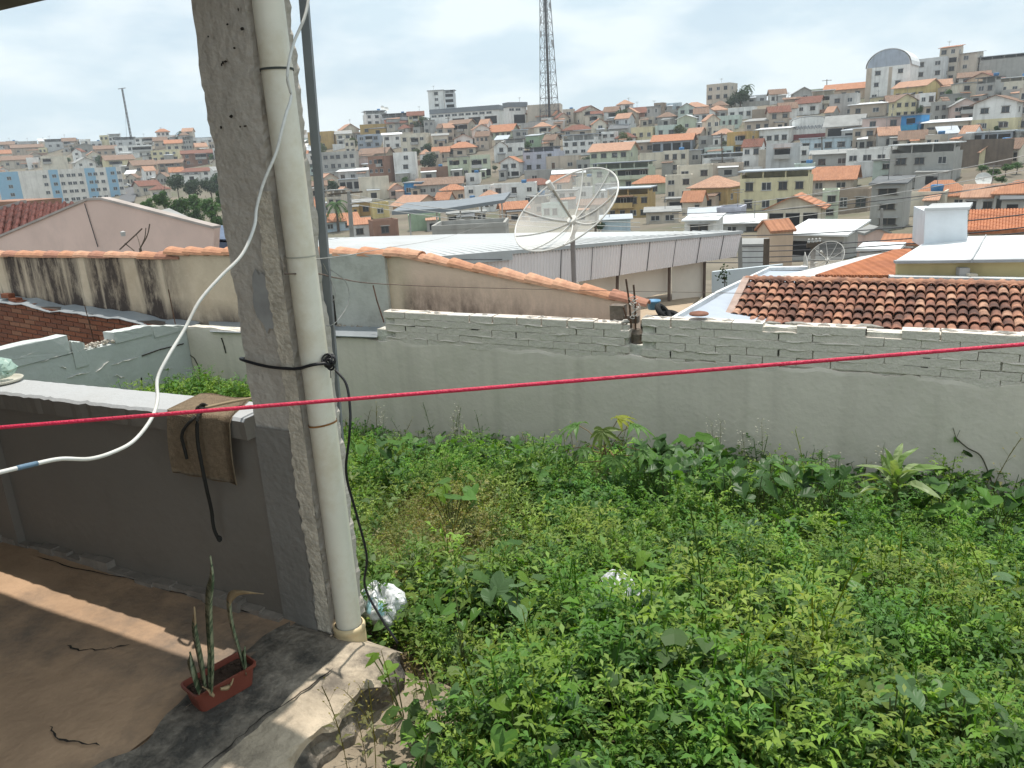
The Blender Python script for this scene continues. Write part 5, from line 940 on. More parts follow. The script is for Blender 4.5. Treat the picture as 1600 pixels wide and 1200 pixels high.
# ring joints of the pipe and stains
def band(z0, h_, r_, mat, nm, tilt=0.0):
    m = MB(); n = 40; vs_ = []
    for z in (z0, z0 + h_): vs_ += [(pa + r_ * math.cos(2 * math.pi * k / n), pb + r_ * math.sin(2 * math.pi * k / n), z + tilt * math.cos(2 * math.pi * k / n)) for k in range(n)]
    m.add(vs_, [(k, (k + 1) % n, n + (k + 1) % n, n + k) for k in range(n)]); return part(nm, m, mat, o, True)
zt = onb(417, 108, pb - .05).z; band(zt, .006, .0455, M('tie_dark', (.06, .065, .06)), 'tie_wire'); band(zt + .004, .012, .0442, PVC, 'tape')
zj = onb(470, 405, pb - .05).z; band(zj, .004, .0442, M('pipe_joint', (.42, .40, .33)), 'joint'); 
zru = onb(500, 672, pb - .05).z; band(zru, .006, .0446, M('rust', (.26, .12, .04), var=.4, scale=30), 'rusty_wire', .006)

# steel tube behind, leaning slightly
q = [at(468.5, -60, 2.45), at(486, 200, 2.45), at(501, 400, 2.45), at(521, 640, 2.45), at(533, 830, 2.45)]
m = MB(); d_ = (q[-1] - q[0]).normalized(); sx = Vector((.0125, 0, 0)); vy = Vector((0, .0125, 0)); b0_ = q[-1] - Vector((0, 0, .5))
ex = q[0].z
def sq(p): return [p - sx - vy, p + sx - vy, p + sx + vy, p - sx + vy]
m.add(sq(b0_ + d_ * 0) + sq(q[0] - d_ * .3), [(0, 1, 5, 4), (1, 2, 6, 5), (2, 3, 7, 6), (3, 0, 4, 7), (4, 5, 6, 7), (3, 2, 1, 0)])
solo('steel_tube', m, M('steel_tube', (.20, .215, .225), var=.12, scale=6, metal=.35, rough=.5), 'thin square grey steel tube standing behind the downpipe', 'tube', base=tuple(b0_))

# black cable tied round pillar and pipe
BLK = M('cable_black', (.018, .018, .02), rough=.45)
def F_(px, py, b): return Vector(onb(px, py, b))
zk = onb(520, 578, 1.66).z
o = lot_thing('black_cable', 'black cable tied round pillar and downpipe with a knot, its tail hanging to the weeds', 'cable', -1.55, 1.72, -.2)
m = MB(); m.tube(spline([(-1.80, 1.90, onb(384, 560, 1.9).z), (-1.868, 1.86, onb(384, 560, 1.86).z), (-1.864, 1.69, onb(386, 561, 1.69).z), (-1.76, 1.684, onb(425, 573, 1.684).z), (-1.66, 1.682, onb(470, 578, 1.682).z), (-1.615, 1.682, onb(495, 578, 1.682).z), (-1.568, 1.69, zk), (-1.535, 1.72, zk)], 6), .005, 7); part('loop', m, BLK, o, True)
kc = Vector((-1.533, 1.725, zk)); m = MB(); rg = random.Random(5)
for i in range(7): torus(m, kc + Vector((rg.uniform(-.008, .008), rg.uniform(-.008, .008), rg.uniform(-.012, .012))), rg.uniform(.009, .017), .0035, (rg.gauss(0, 1), rg.gauss(0, 1), rg.gauss(0, 1)), 14, 6)
m.tube([kc, kc + Vector((.006, -.01, -.045))], .0015, 4); part('knot', m, BLK, o, True)
tail = [toF(at(524, 578, 2.28)), toF(at(541, 600, 2.25)), toF(at(547, 640, 2.22)), toF(at(546, 680, 2.2)), toF(at(541, 740, 2.22)), toF(at(556, 800, 2.25)), toF(at(573, 868, 2.28)), toF(at(570, 915, 2.3)), toF(at(592, 960, 2.28)), toF(at(622, 1005, 2.25))]
m = MB(); m.tube(spline(tail, 7), .0042, 7); part('tail', m, BLK, o, True)

# white cable from above to the left
WHT = M('cable_white', (.66, .65, .61), rough=.45, var=.1, scale=20, stain=(.46, .43, .38), stain_amt=.6, stain_scale=9)
pts = [(486, -40, 2.3), (478, 20, 2.25), (458, 70, 2.2), (449, 118, 2.14), (455, 150, 2.15), (447, 178, 2.11), (440, 205, 2.09), (431, 240, 2.07), (412, 285, 2.05), (401, 325, 2.03), (397, 355, 2.0), (378, 398, 1.95), (345, 432, 1.9), (312, 470, 1.85), (288, 515, 1.8), (262, 558, 1.74), (246, 592, 1.7), (246, 625, 1.66), (236, 655, 1.6), (210, 688, 1.54), (178, 706, 1.48), (140, 717, 1.42), (95, 717, 1.36), (50, 726, 1.3), (0, 738, 1.25), (-60, 752, 1.2), (-160, 790, 1.15)]
o = thing('white_cable', 'white electric cable hanging in a curve from the pillar top', 'cable', at(*pts[-1]), base=at(*pts[-1]))
path = spline([at(*p) for p in pts] + [Vector((-2.4, .95, .95)), Vector((-3.8, 1.0, 1.2)), Vector((-5.35, 1.0, 1.75))], 6); m = MB(); m.tube(path, .004, 10); part('cable', m, WHT, o, True)
i0 = min(range(len(path)), key=lambda i: (path[i] - at(38, 728, 1.29)).length); m = MB(); m.tube(path[i0 - 2:i0 + 3], .0047, 10); part('tape', m, M('tape_blue', (.14, .22, .30), rough=.5), o, True)
# red line
o = thing('clothes_line', 'taut red plastic clothes line stretched across the view', 'line', at(-500, 706, 1.0), base=at(-500, 706, 1.0))
m = MB(); A_, B_ = at(0, 668, 1.0), at(1600, 538, 1.0); d_ = (B_ - A_) / (B_.x - A_.x); LA, LB = A_ + d_ * (-5.35 - A_.x), A_ + d_ * (3.6 - A_.x); m.tube([LA.lerp(LB, t) for t in np.linspace(0, 1, 60)], .0028, 10); part('line', m, M('line_red', (.56, .03, .075), rough=.4, var=.2, scale=35, bump=.3, bscale=300, stain=(.36, .04, .06), stain_amt=.5, stain_scale=14), o, True)
m = MB(); m.tube([LB + Vector((.03, 0, .12)), Vector((LB.x + .03, LB.y, -.5))], .035, 8); solo('clothes_post', m, M('beam_wood', (.17, .11, .07)), 'wooden post holding the end of the red clothes line', 'post', base=(LB.x + .03, LB.y, -.5))
# thin wires at the tube
GALV = M('wire_galvanised', (.33, .32, .30), rough=.5)
m = MB(); m.tube(spline([at(490, 405, 2.3), at(520, 402, 2.4), at(560, 396, 3.0), at(600, 388, 4.5), at(700, 370, 9), at(760, 350, 14)], 5), .0016, 5); solo('thin_wire', m, GALV, 'thin pale wire from the steel tube over the tile-capped wall', 'wire')
m = MB(); m.tube(spline([at(445, 428, 2.2), at(498, 428, 2.35), at(530, 435, 2.6), at(600, 444, 3.6), at(760, 450, 5.2), at(985, 455, 6.5), at(1200, 459, 6.5)], 5), .0022, 5); solo('thin_wire', m, M('wire_rust', (.14, .10, .08)), 'thin dark wire stretched along the peach tile-capped wall', 'wire')
m = MB(); m.tube(spline([at(505, 412, 2.42), at(518, 440, 2.45), at(524, 462, 2.45), at(512, 478, 2.45), at(498, 486, 2.43), at(500, 500, 2.42), at(512, 509, 2.42), at(528, 500, 2.45), at(545, 470, 2.5), at(540, 440, 2.5), at(515, 420, 2.45)], 6), .0014, 5); solo('wire_coil', m, GALV, 'loose loop of thin pale wire hanging from the steel tube', 'wire')

# carpet offcut over the parapet, with cords
CARP = M('carpet', (.27, .20, .13), var=.25, scale=60, bump=.8, bscale=220, stain=(.20, .15, .10), stain_amt=.6, stain_scale=7, rough=1)
zc = .747; FLt, FRt = toF(onz(256, 645, zc)), toF(onz(362, 654, zc)); BLt, BRt = toF(onz(316, 616, zc)), toF(onz(393, 623, zc))
bl, br_ = onb(270, 740, 1.64), onb(370, 758, 1.64)
o = lot_thing('carpet_offcut', 'tan carpet offcut folded over the parapet top', 'carpet', FLt.x, 1.66, .3)
m = MB(); th = .008
n1, n2 = 12, 14; vs_ = []
for j in range(n1 + n2 + 1):
    for i in range(9):
        u_ = i / 8
        if j <= n1: t = j / n1; p = BLt.lerp(BRt, u_).lerp(FLt.lerp(FRt, u_), t); p.y = max(p.y, 1.648); p.z = zc + .004 * math.sin(u_ * 7) * (1 - t)
        else: t = (j - n1) / n2; top = FLt.lerp(FRt, u_); bot = bl.lerp(br_, u_); p = top.lerp(bot, t); p.y = 1.646 - .006 * math.sin(t * 3.0) - .003 * math.sin(u_ * 5 + t * 3); p.z = (zc) + (bot.z - zc) * t + .004 * math.sin(i * 2.1) * t
        vs_.append(p)
fs = [(j * 9 + i, j * 9 + i + 1, (j + 1) * 9 + i + 1, (j + 1) * 9 + i) for j in range(n1 + n2) for i in range(8)]
m.add(vs_, fs); off = Vector((0, -.006, .006)); m.add([Vector(v) + off for v in vs_], [tuple(reversed(f)) for f in fs])
bd = [i for i in range(9)] + [j * 9 + 8 for j in range(1, n1 + n2 + 1)] + [(n1 + n2) * 9 + i for i in range(7, -1, -1)] + [j * 9 for j in range(n1 + n2 - 1, 0, -1)]
NV = len(vs_); m.f += [(bd[k], bd[(k + 1) % len(bd)], NV + bd[(k + 1) % len(bd)], NV + bd[k]) for k in range(len(bd))]; m.mi = [0] * len(m.f)
part('pile', m, CARP, o, True)
CORD = M('cord_dark', (.03, .028, .024), rough=.9, bump=.5, bscale=200); CORDB = M('cord_beige', (.36, .28, .18), rough=.9)
kn = toF(onz(318, 640, zc + .01)); kn.z = zc + .014
o = lot_thing('tied_cord', 'dark frayed cord knotted on the carpet with two ends hanging', 'cord', kn.x, kn.y, .3)
m = MB(); rg = random.Random(8)
for i in range(5): torus(m, kn + Vector((rg.uniform(-.015, .015), rg.uniform(-.01, .01), rg.uniform(-.003, .006))), rg.uniform(.008, .014), .0042, (rg.gauss(0, 1), rg.gauss(0, 1), rg.gauss(0, 1.4)), 14, 6)
part('knot', m, CORD, o, True)
m = MB(); m.tube(spline([kn, toF(at(305, 650, 2.42)), onb(300, 656, 1.617), onb(289, 668, 1.612), onb(284, 682, 1.614), onb(288, 700, 1.617), onb(292, 717, 1.617)], 6), [.006, .006] + [.0055] * 35, 7); part('short_end', m, CORD, o, True)
m = MB(); m.tube(spline([kn, onb(309, 652, 1.617), onb(309, 690, 1.612), onb(317, 735, 1.612), onb(322, 760, 1.617), onb(330, 795, 1.65), onb(334, 825, 1.65), onb(342, 843, 1.65)], 6), .0062, 7); torus(m, onb(343, 842, 1.65), .007, .005, (1, .3, .2), 12, 6); part('long_end', m, CORD, o, True)
m = MB(); e_ = toF(onz(395, 620, zc + .03)); m.tube(spline([kn + Vector((.01, 0, .004)), kn.lerp(e_, .5), e_ + Vector((.02, .0, 0))], 6), .005, 6); part('pillar_tie', m, CORDB, o, True)

# plate with a green plastic bag on the parapet
c_ = toF(onz(0, 599, .717)); c_.y = 1.755
o = lot_thing('plate', 'cream plate on the parapet top under the green bag', 'plate', c_.x, c_.y, c_.z); m = MB(); m.lathe([(.001, .002), (.05, .001), (.075, .012), (.08, .018), (.082, .016), (.075, .006), (.05, -.001), (.001, -.001)], 32, c_); part('plate', m, M('plate_cream', (.6, .57, .48), rough=.4), o, True)
o = lot_thing('plastic_bag', 'pale green knotted plastic bag on the plate at the parapet', 'bag', c_.x, c_.y, .735); m = MB(); rg = random.Random(6); nl, nm_ = 10, 18
for i in range(nl + 1):
    f = math.pi * i / nl
    for k in range(nm_): rr = (.062 * math.sin(f) + .002) * (1 + rg.uniform(-.12, .12)); m.v.append((c_.x + rr * math.cos(2 * math.pi * k / nm_), c_.y + rr * math.sin(2 * math.pi * k / nm_), .735 + .043 * (1 - math.cos(f)) * (1 + rg.uniform(-.06, .06))))
m.f = [(i * nm_ + k, i * nm_ + (k + 1) % nm_, (i + 1) * nm_ + (k + 1) % nm_, (i + 1) * nm_ + k) for i in range(nl) for k in range(nm_)]; m.mi = [0] * len(m.f)
part('bag', m, alpha_mat('bag_green', (.42, .58, .50), .72, .25), o); m = MB()
for i in range(16): t = i * 2.4; q_ = Vector((c_.x + .03 * math.cos(t), c_.y + .03 * math.sin(t), .745 + .002 * i)); m.add([q_, q_ + Vector((.02, .01, .01)), q_ + Vector((.03, .0, .02)), q_ + Vector((.01, -.01, .008))], [(0, 1, 2, 3)])
part('contents', m, LEAFG, o)

# planter with snake plant
pcx, pcy = -1.752, 1.318
o = lot_thing('planter', 'small terracotta-coloured plastic trough on the porch kerb', 'planter', pcx, pcy, -.006); o.rotation_euler = (0, 0, -FR + R(-14)); TER = M('planter_plastic', (.20, .055, .036), rough=.45, var=.12, scale=14, spec=.4)
def rrect(hw, hl, r_, z, n=5): return [(s1 * (hw - r_) + r_ * math.cos(a_ + math.pi / 2 * k / n), s2 * (hl - r_) + r_ * math.sin(a_ + math.pi / 2 * k / n), z) for (s1, s2, a_) in ((1, 1, 0), (-1, 1, math.pi / 2), (-1, -1, math.pi), (1, -1, 1.5 * math.pi)) for k in range(n + 1)]
m = MB(); lay = [(.040, .084, .0), (.047, .094, .060), (.052, .100, .061), (.053, .101, .071), (.048, .096, .072), (.045, .092, .056), (.042, .088, .03)]; n = 24
for hw, hl, z in lay: m.v += [(x + pcx, y + pcy, z - .004) for x, y, _ in rrect(hw, hl, .018, z)]
m.f = [(i * n + k, i * n + (k + 1) % n, (i + 1) * n + (k + 1) % n, (i + 1) * n + k) for i in range(len(lay) - 1) for k in range(n)] + [tuple(range(n - 1, -1, -1))]; m.mi = [0] * len(m.f); part('trough', m, TER, o)
m = MB(); rg = random.Random(2); pts_ = rrect(.045, .092, .018, .05); m.add([(pcx, pcy, .055)] + [(x + pcx, y + pcy, .05) for x, y, _ in pts_], [(0, 1 + k, 1 + (k + 1) % n) for k in range(n)])
for i in range(60): x, y = pcx + rg.uniform(-.038, .038), pcy + rg.uniform(-.085, .085); r_ = rg.uniform(.003, .009); m.lathe([(.0005, -r_), (r_, 0), (.0005, r_ * .8)], 5, (x, y, .052 + r_ * .3))
part('soil', m, M('soil_dark', (.055, .035, .025), var=.4, scale=40, rough=1), o)
def snake_mat():
    m_, t, p = _m('snake_leaf'); L = t.links.new; src = t.nodes.new('ShaderNodeTexCoord').outputs['Object']; mp_ = t.nodes.new('ShaderNodeMapping'); mp_.inputs['Scale'].default_value = (18, 18, 70); L(src, mp_.inputs[0])
    n_ = t.nodes.new('ShaderNodeTexNoise'); n_.inputs['Scale'].default_value = 1; n_.inputs['Detail'].default_value = 3; n_.inputs['Distortion'].default_value = .6; L(mp_.outputs[0], n_.inputs[0])
    r_ = t.nodes.new('ShaderNodeValToRGB'); r_.color_ramp.elements[0].position = .42; r_.color_ramp.elements[0].color = (.05, .085, .04, 1); r_.color_ramp.elements[1].position = .58; r_.color_ramp.elements[1].color = (.26, .28, .17, 1); L(n_.outputs[0], r_.inputs[0]); L(r_.outputs[0], p.inputs[0]); p.inputs['Roughness'].default_value = .5; return m_
SNK = snake_mat(); DRY = M('leaf_dry', (.36, .26, .15), var=.25, scale=30, rough=.9)
sp = lot_thing('snake_plant', 'mottled snake plant with upright leaves and one bent dry tip in the planter', 'plant', pcx, pcy, .05)
def blade(pts_, w_, mat, nm='leaf', par=sp, dryfrom=None):
    w_ = w_ * 1.65
    pts_ = [Vector(p) for p in pts_]; q = spline(pts_, 7); n = len(q); m = MB(); vs_ = []
    fac = Vector((-.5, -.86, 0))
    for i, p in enumerate(q):
        t = i / (n - 1); d = (q[min(i + 1, n - 1)] - q[max(i - 1, 0)]).normalized(); s_ = d.cross(fac).normalized(); nn = s_.cross(d); ww = w_ * (.75 + .45 * math.sin(math.pi * min(t * 1.15, 1))) * (1 - max(0, (t - .6) / .4) ** 1.6 * .97)
        vs_ += [p - s_ * ww + nn * ww * .5, p - nn * .0015, p + s_ * ww + nn * ww * .5, p + nn * ww * .12 + nn * .003]
    fs = [(4 * i + k, 4 * i + (k + 1) % 4, 4 * i + 4 + (k + 1) % 4, 4 * i + 4 + k) for i in range(n - 1) for k in range(4)]
    m.add(vs_, fs); 
    if dryfrom is not None: m.mi = [1 if (f[0] // 4) / (n - 1) > dryfrom else 0 for f in m.f]
    return part(nm, m, [mat, DRY], par, True)
def pz(px, py, da=0, db=0):                        # a point of the plant, above the planter's middle line
    d = toF(ray(px, py)); t = ((pcy + db)) / d.y; return Vector((0, 0, CAMZ)) + d * t
bA = -.075; bB = .055
blade([pz(332, 1082, 0, bA), pz(334, 1030, 0, bA), pz(331, 950, 0, bA), pz(334, 905, 0, bA), pz(329, 868, 0, bA)], .0125, SNK, dryfrom=.97)
blade([pz(322, 1072, 0, bA + .01), pz(317, 1030, 0, bA + .01), pz(308, 985, 0, bA), pz(304, 948, 0, bA)], .0125, SNK, dryfrom=.72)
blade([pz(314, 1078, 0, bA - .01), pz(305, 1045, 0, bA - .02), pz(297, 1018, 0, bA - .02)], .015, SNK)
blade([pz(384, 1048, 0, bB), pz(377, 1020, 0, bB), pz(366, 980, 0, bB), pz(361, 945, 0, bB), pz(366, 930, 0, bB), pz(378, 925, 0, bB - .01), pz(412, 928, 0, bB - .02)], .009, SNK, dryfrom=.52)
blade([pz(386, 1052, 0, bB), pz(384, 1030, 0, bB), pz(383, 1010, 0, bB)], .009, SNK); blade([pz(329, 1085, 0, bA), pz(328, 1040, 0, bA), pz(328, 1005, 0, bA)], .005, SNK, dryfrom=.8)
blade([pz(335, 1086, 0, bA), pz(328, 1078, 0, bA - .01), pz(316, 1072, 0, bA - .02)], .006, DRY); blade([pz(345, 1076, 0, bA + .02), pz(360, 1072, 0, bA + .05), pz(365, 1060, 0, bA + .06)], .004, DRY)

# ------------------------------------------------------------------ garden wall: plaster below, bare painted bricks above
WPNT = M('wall_paint', (.72, .64, .555), var=.12, scale=.9, streak=.16, bump=.22, bscale=26, stain=(.57, .525, .43), stain_amt=.6, stain_scale=1.1, rough=.9, detail=8)
WBRK = M('brick_paint', (.67, .60, .525), var=.12, scale=6, bump=.5, bscale=40, rough=.9); WMOR = M('mortar_core', (.60, .57, .50), var=.3, scale=14, bump=.6, bscale=40); WTOP = M('paint_chips', (.62, .60, .56), var=.2, scale=20, bump=.4)  # WMOR: wall core behind the bricks, slightly darker paint
o = lot_thing('garden_wall', 'long grey-green painted wall with bare brick courses along its top', 'wall', -3, 6.05, -1.5)
GB = 6.05
m = MB(); m.box(-4.72, 3.2, GB + .012, GB + .14, -2.6, -.06); m.box(-7.45, -4.72, GB + .013, GB + .139, -2.6, -.3); m.box(-4.60, -2.09, GB + .014, GB + .138, -.06, .10); m.box(-1.96, 3.2, GB + .014, GB + .138, -.06, .145); m.box(-7.45, -4.72, GB + .016, GB + .136, -.3, -.17); part('core', m, WMOR, o)
m = MB(); rg = random.Random(31); n = 300; vs_ = []                # plaster coat, ragged upper edge
for i in range(n + 1):
    a = -7.46 + 10.7 * i / n; zt_ = -.165 + .012 * lump(a * .9, 2) + rg.uniform(-.007, .007)
    if a < -4.72: zt_ = -.16 + .006 * lump(a, 1)
    wv = .0022 * lump(a * .6, .7)
    vs_ += [(a, GB - .012 + wv, -2.6), (a, GB - .012 + wv * 1.3, -1.2), (a, GB - .012 + wv, zt_ - .03), (a, GB - .010, zt_ - .006), (a, GB + .01, zt_)]
m.add(vs_, [(5 * i + k, 5 * i + 5 + k, 5 * i + 6 + k, 5 * i + 1 + k) for i in range(n) for k in range(4)]); part('plaster', m, WPNT, o)
def brick_mesh(nm, L_, h_, d_, mats, seed):
    rg = random.Random(seed); m = MB(); e = .003
    def j(): return rg.uniform(-.004, .004)
    fr = [(-L_ / 2 + e + j(), -.0, -h_ / 2 + e), (L_ / 2 - e + j(), 0, -h_ / 2 + e + j()), (L_ / 2 - e + j(), 0, h_ / 2 - e + j()), (-L_ / 2 + e, 0, h_ / 2 - e + j())]
    md = [(-L_ / 2 + j(), e * 1.2, -h_ / 2 + j()), (L_ / 2, e * 1.2, -h_ / 2), (L_ / 2 + j(), e * 1.2, h_ / 2), (-L_ / 2, e * 1.2, h_ / 2 + j())]
    bk = [(x, d_, z) for x, _, z in md]; m.add(fr + md + bk, [(0, 1, 2, 3)] + [(k, 4 + k, 4 + (k + 1) % 4, (k + 1) % 4) for k in range(4)] + [(4 + k, 8 + k, 8 + (k + 1) % 4, 4 + (k + 1) % 4) for k in range(4)])
    m.mi = [0] * len(m.f); m.mi[3] = 1; m.mi[7] = 1
    return m.mesh(nm, mats)
BRK = [brick_mesh('brick', .236 + .004 * (i % 3), .0635 + .002 * (i % 2), .12, [WBRK, WTOP if i in (0, 3) else WBRK], i) for i in range(9)]
rg = random.Random(77); ch = .0655
for (aa, ab, ztop, nc) in ((-4.60, -2.09, .128, 5), (-1.96, 2.0, .176, 6)):
    for c in range(nc):
        a = aa + (.12 if c % 2 else 0); z = ztop - ch / 2 - c * ch
        while a < ab - .06:
            L_ = .24; cen = min(a + L_ / 2, ab - .06); low = -.165 + .012 * lump(cen * .9, 2)
            if z > low - .02 and not (c == 0 and rg.random() < .04):
                k = rg.randrange(9); k = k if c == 0 else rg.choice([1, 2, 4, 5, 7, 8])
                put('brick', BRK[k], o, Vector((cen, GB - .008 + rg.uniform(-.003, .003), z + rg.uniform(-.002, .002))) - BASE[o.name], (rg.uniform(-.02, .02), rg.uniform(-.008, .008), rg.uniform(-.012, .012)), (min(1, (ab - a) / .24), 1, 1))
            a += L_ + rg.uniform(-.004, .012)
m = MB(); rg = random.Random(6)                 # squeezed mortar over the joints, drips of paint
for (aa, ab, ztop, nc) in ((-4.60, -2.09, .128, 5), (-1.96, 2.0, .176, 6)):
    for c in range(1, nc):
        a = aa
        while a < ab:
            ln = rg.uniform(.08, .35); z = ztop - c * ch
            if rg.random() < .55 and z > -.15:
                e1 = min(a + ln, ab); p = [(a + (e1 - a) * t, GB - .007 + rg.uniform(-.002, .002), z + rg.uniform(-.006, .006)) for t in (0, .25, .5, .75, 1)]; m.tube(p, [.002, rg.uniform(.005, .011), rg.uniform(.005, .012), rg.uniform(.004, .01), .002], 6)
            a += ln + rg.uniform(.02, .2)
part('mortar_ridges', m, WBRK, o, True)
m = MB(); rg = random.Random(61)                  # open joints, black slits between some bricks
for (aa, ab, ztop, nc) in ((-4.60, -2.09, .128, 5), (-1.96, 2.0, .176, 6)):
    for c in range(nc):
        for i in range(int((ab - aa) / .24)):
            a = aa + (.12 if c % 2 else 0) + i * .243; z = ztop - c * ch
            if z - ch < -.19 or a > ab - .1: continue
            if rg.random() < .13: m.box(a - .004, a + .004, GB - .010, GB + .004, z - ch * rg.uniform(.7, .95), z - ch * .1)
            if c and rg.random() < .10: l_ = rg.uniform(.04, .18); m.box(a + .02, a + .02 + l_, GB - .010, GB + .004, z - .006, z + .003)
part('open_joints', m, CRK, o)
m = MB()
for (aa, ab, ztop) in ((-4.60, -2.09, .128), (-1.96, 2.0, .176)):
    a = aa
    while a < ab:
        ln = rg.uniform(.05, .22); e1 = min(a + ln, ab)
        if rg.random() < .7: m.tube([(a + (e1 - a) * t, GB + .045 + rg.uniform(-.03, .03), ztop + rg.uniform(-.004, .004)) for t in (0, .3, .6, 1)], [.004, rg.uniform(.01, .02), rg.uniform(.01, .02), .004], 6)
        a += ln + .03
part('top_mortar', m, M('mortar_top', (.42, .39, .35), var=.3, scale=20, bump=.6), o)
# dark gap with old concrete stub, steel bars and rag ties
o2 = lot_thing('rebar_stub', 'rusty steel bars tied with rag rising from the gap in the garden wall', 'rebar', -2.03, GB + .07, -.1)
RUST = M('rust_bar', (.10, .055, .035), var=.4, scale=20, bump=.4); m = MB(); m.lathe([(.001, -.2), (.05, -.2), (.055, .02), (.035, .06), (.001, .05)], 7, (-2.03, GB + .09, 0)); part('concrete_stub', m, M('stub', (.16, .13, .105), var=.4, scale=18, bump=.7), o2)
for (xa, ya, xb, yb_) in ((978, 436, 987, 512), (990, 445, 993, 508), (974, 480, 980, 506)): m = MB(); m.tube([onb(xa, ya, GB + .08), onb((xa + xb) / 2 + 1, (ya + yb_) / 2, GB + .085), onb(xb, yb_ + 10, GB + .08)], .008, 6); part('steel_bar', m, RUST, o2)
m = MB(); rg = random.Random(3)
for i in range(7): torus(m, onb(989 + rg.uniform(-4, 6), 466 + i * 5, GB + .075), rg.uniform(.018, .035), .004, (rg.gauss(0, .5), rg.gauss(0, .5), 1), 12, 5)
for i in range(5): c_ = onb(992 + rg.uniform(-4, 6), 468 + rg.uniform(-4, 20), GB + .06); m.tube([c_, c_ + Vector((rg.uniform(-.08, .09), -.02, rg.uniform(-.05, .03)))], .003, 4)
part('rag_ties', m, M('rag', (.50, .46, .42), var=.2, scale=20), o2, True)
m = MB(); m.box(-2.28, -2.16, GB + .10, GB + .2, .03, .25); m.box(-2.16, -2.04, GB + .12, GB + .18, .10, .16); solo('concrete_block', m, M('stub', (.16, .13, .105)), 'broken concrete block end behind the steel bars', 'block', lot=True, base=(-2.2, GB + .15, .03))
m = MB(); m.tube([onb(600, 504, GB + .06), onb(589, 470, GB + .10), onb(583, 446, GB + .14)], .007, 6); solo('steel_bar', m, RUST, 'single leaning steel bar at the stepped end of the brick courses', 'rebar', lot=True, base=tuple(onb(600, 504, GB + .06)))
q_ = onb(1092, 494, GB + .05); m = MB(); m.lathe([(.001, 0), (.075, .012), (.08, .02), (.07, .03), (.001, .045)], 12, q_ + Vector((0, 0, .0))); solo('broken_tile', m, CLAY[2], 'broken clay shard lying on the garden wall top', 'shard', lot=True, base=tuple(q_))

# left return wall of big blocks, broken top
AL = -7.47; LW = M('left_wall_paint', (.52, .545, .525), var=.12, scale=1.6, bump=.35, bscale=16, rough=.9, stain=(.44, .46, .44), stain_amt=.5, stain_scale=1.6)
o = lot_thing('side_wall', 'broken-topped grey-blue block wall running to the corner of the garden', 'wall', AL, 4.8, -1.5)
m = MB(); m.prism([(AL, 3.0, -2.4), (AL, GB, -2.4), (AL, GB, -.20), (AL, 5.50, -.11), (AL, 5.2, -.16), (AL, 4.9, -.15), (AL, 4.2, -.14), (AL, 3.0, -.12)], (-.16, 0, 0)); part('core', m, LW, o)
def bblock(b0, b1, z0, z1, seed, nm='block'):
    rg = random.Random(seed); m = MB(); n = 10; top = [(AL + .012 + rg.uniform(-.004, .004), b0 + (b1 - b0) * i / n, (z1[0] + (z1[1] - z1[0]) * i / n) + rg.uniform(-.006, .006)) for i in range(n + 1)]
    m.prism([(AL + .012, b0, z0), (AL + .012, b1, z0)] + top[::-1], (-.175, 0, 0)); part(nm, m, LW, o)
bblock(3.0, 4.62, -.136, (.08, .05), 1); bblock(4.64, 4.78, -.30, (-.02, -.06), 2); bblock(5.12, 5.58, -.155, (-.035, -.055), 3); bblock(5.60, 6.04, -.20, (-.065, -.155), 4)
m = MB(); rg = random.Random(14)
for i in range(46): b = rg.uniform(4.74, 5.35); c_ = (AL - rg.uniform(.0, .12), b, -.13 + rg.uniform(-.01, .02)); r_ = rg.uniform(.01, .026); m.lathe([(.001, -r_), (r_, -.2 * r_), (r_ * .8, r_ * .6), (.001, r_)], 6, c_)
part('rubble', m, M('rubble', (.42, .37, .31), var=.4, scale=20), o)
m = MB()                                           # cracks and bare seams in the blocks
for pts_ in ([(265, 560, 0), (290, 541, 0), (285, 548, 0)], [(0, 0, 0)]):
    pass
for path_ in ([(288, 537), (292, 551), (304, 560), (311, 574), (313, 592)], [(346, 528), (350, 540), (353, 552)], [(221, 590), (222, 605)], [(222, 556), (250, 546), (275, 540), (287, 537)]):
    for i in range(len(path_) - 1):
        f = (lambda x, y: onb(x, y, GB - .016)) if path_[0][0] > 284 else (lambda x, y: ona(x, y, AL + .008))
        m.tube([f(*path_[i]), f(*path_[i + 1])], [.008, .006], 5)
part('crack', m, CRK, o)
m = MB(); rg = random.Random(21)
for (x0, y0, x1, y1) in ((65, 566, 100, 552), (100, 552, 150, 542), (105, 590, 140, 582), (150, 580, 170, 565), (175, 570, 215, 558), (26, 562, 60, 548), (180, 586, 195, 590), (95, 574, 104, 576), (250, 578, 270, 574)):
    p, q = ona(x0, y0, AL + .008), ona(x1, y1, AL + .008); m.tube([p.lerp(q, t) + Vector((0, rg.uniform(-.01, .01), rg.uniform(-.01, .01))) for t in np.linspace(0, 1, 6)], [.002, .006, .004, .008, .005, .002], 5)
part('bare_seams', m, WTOP, o)

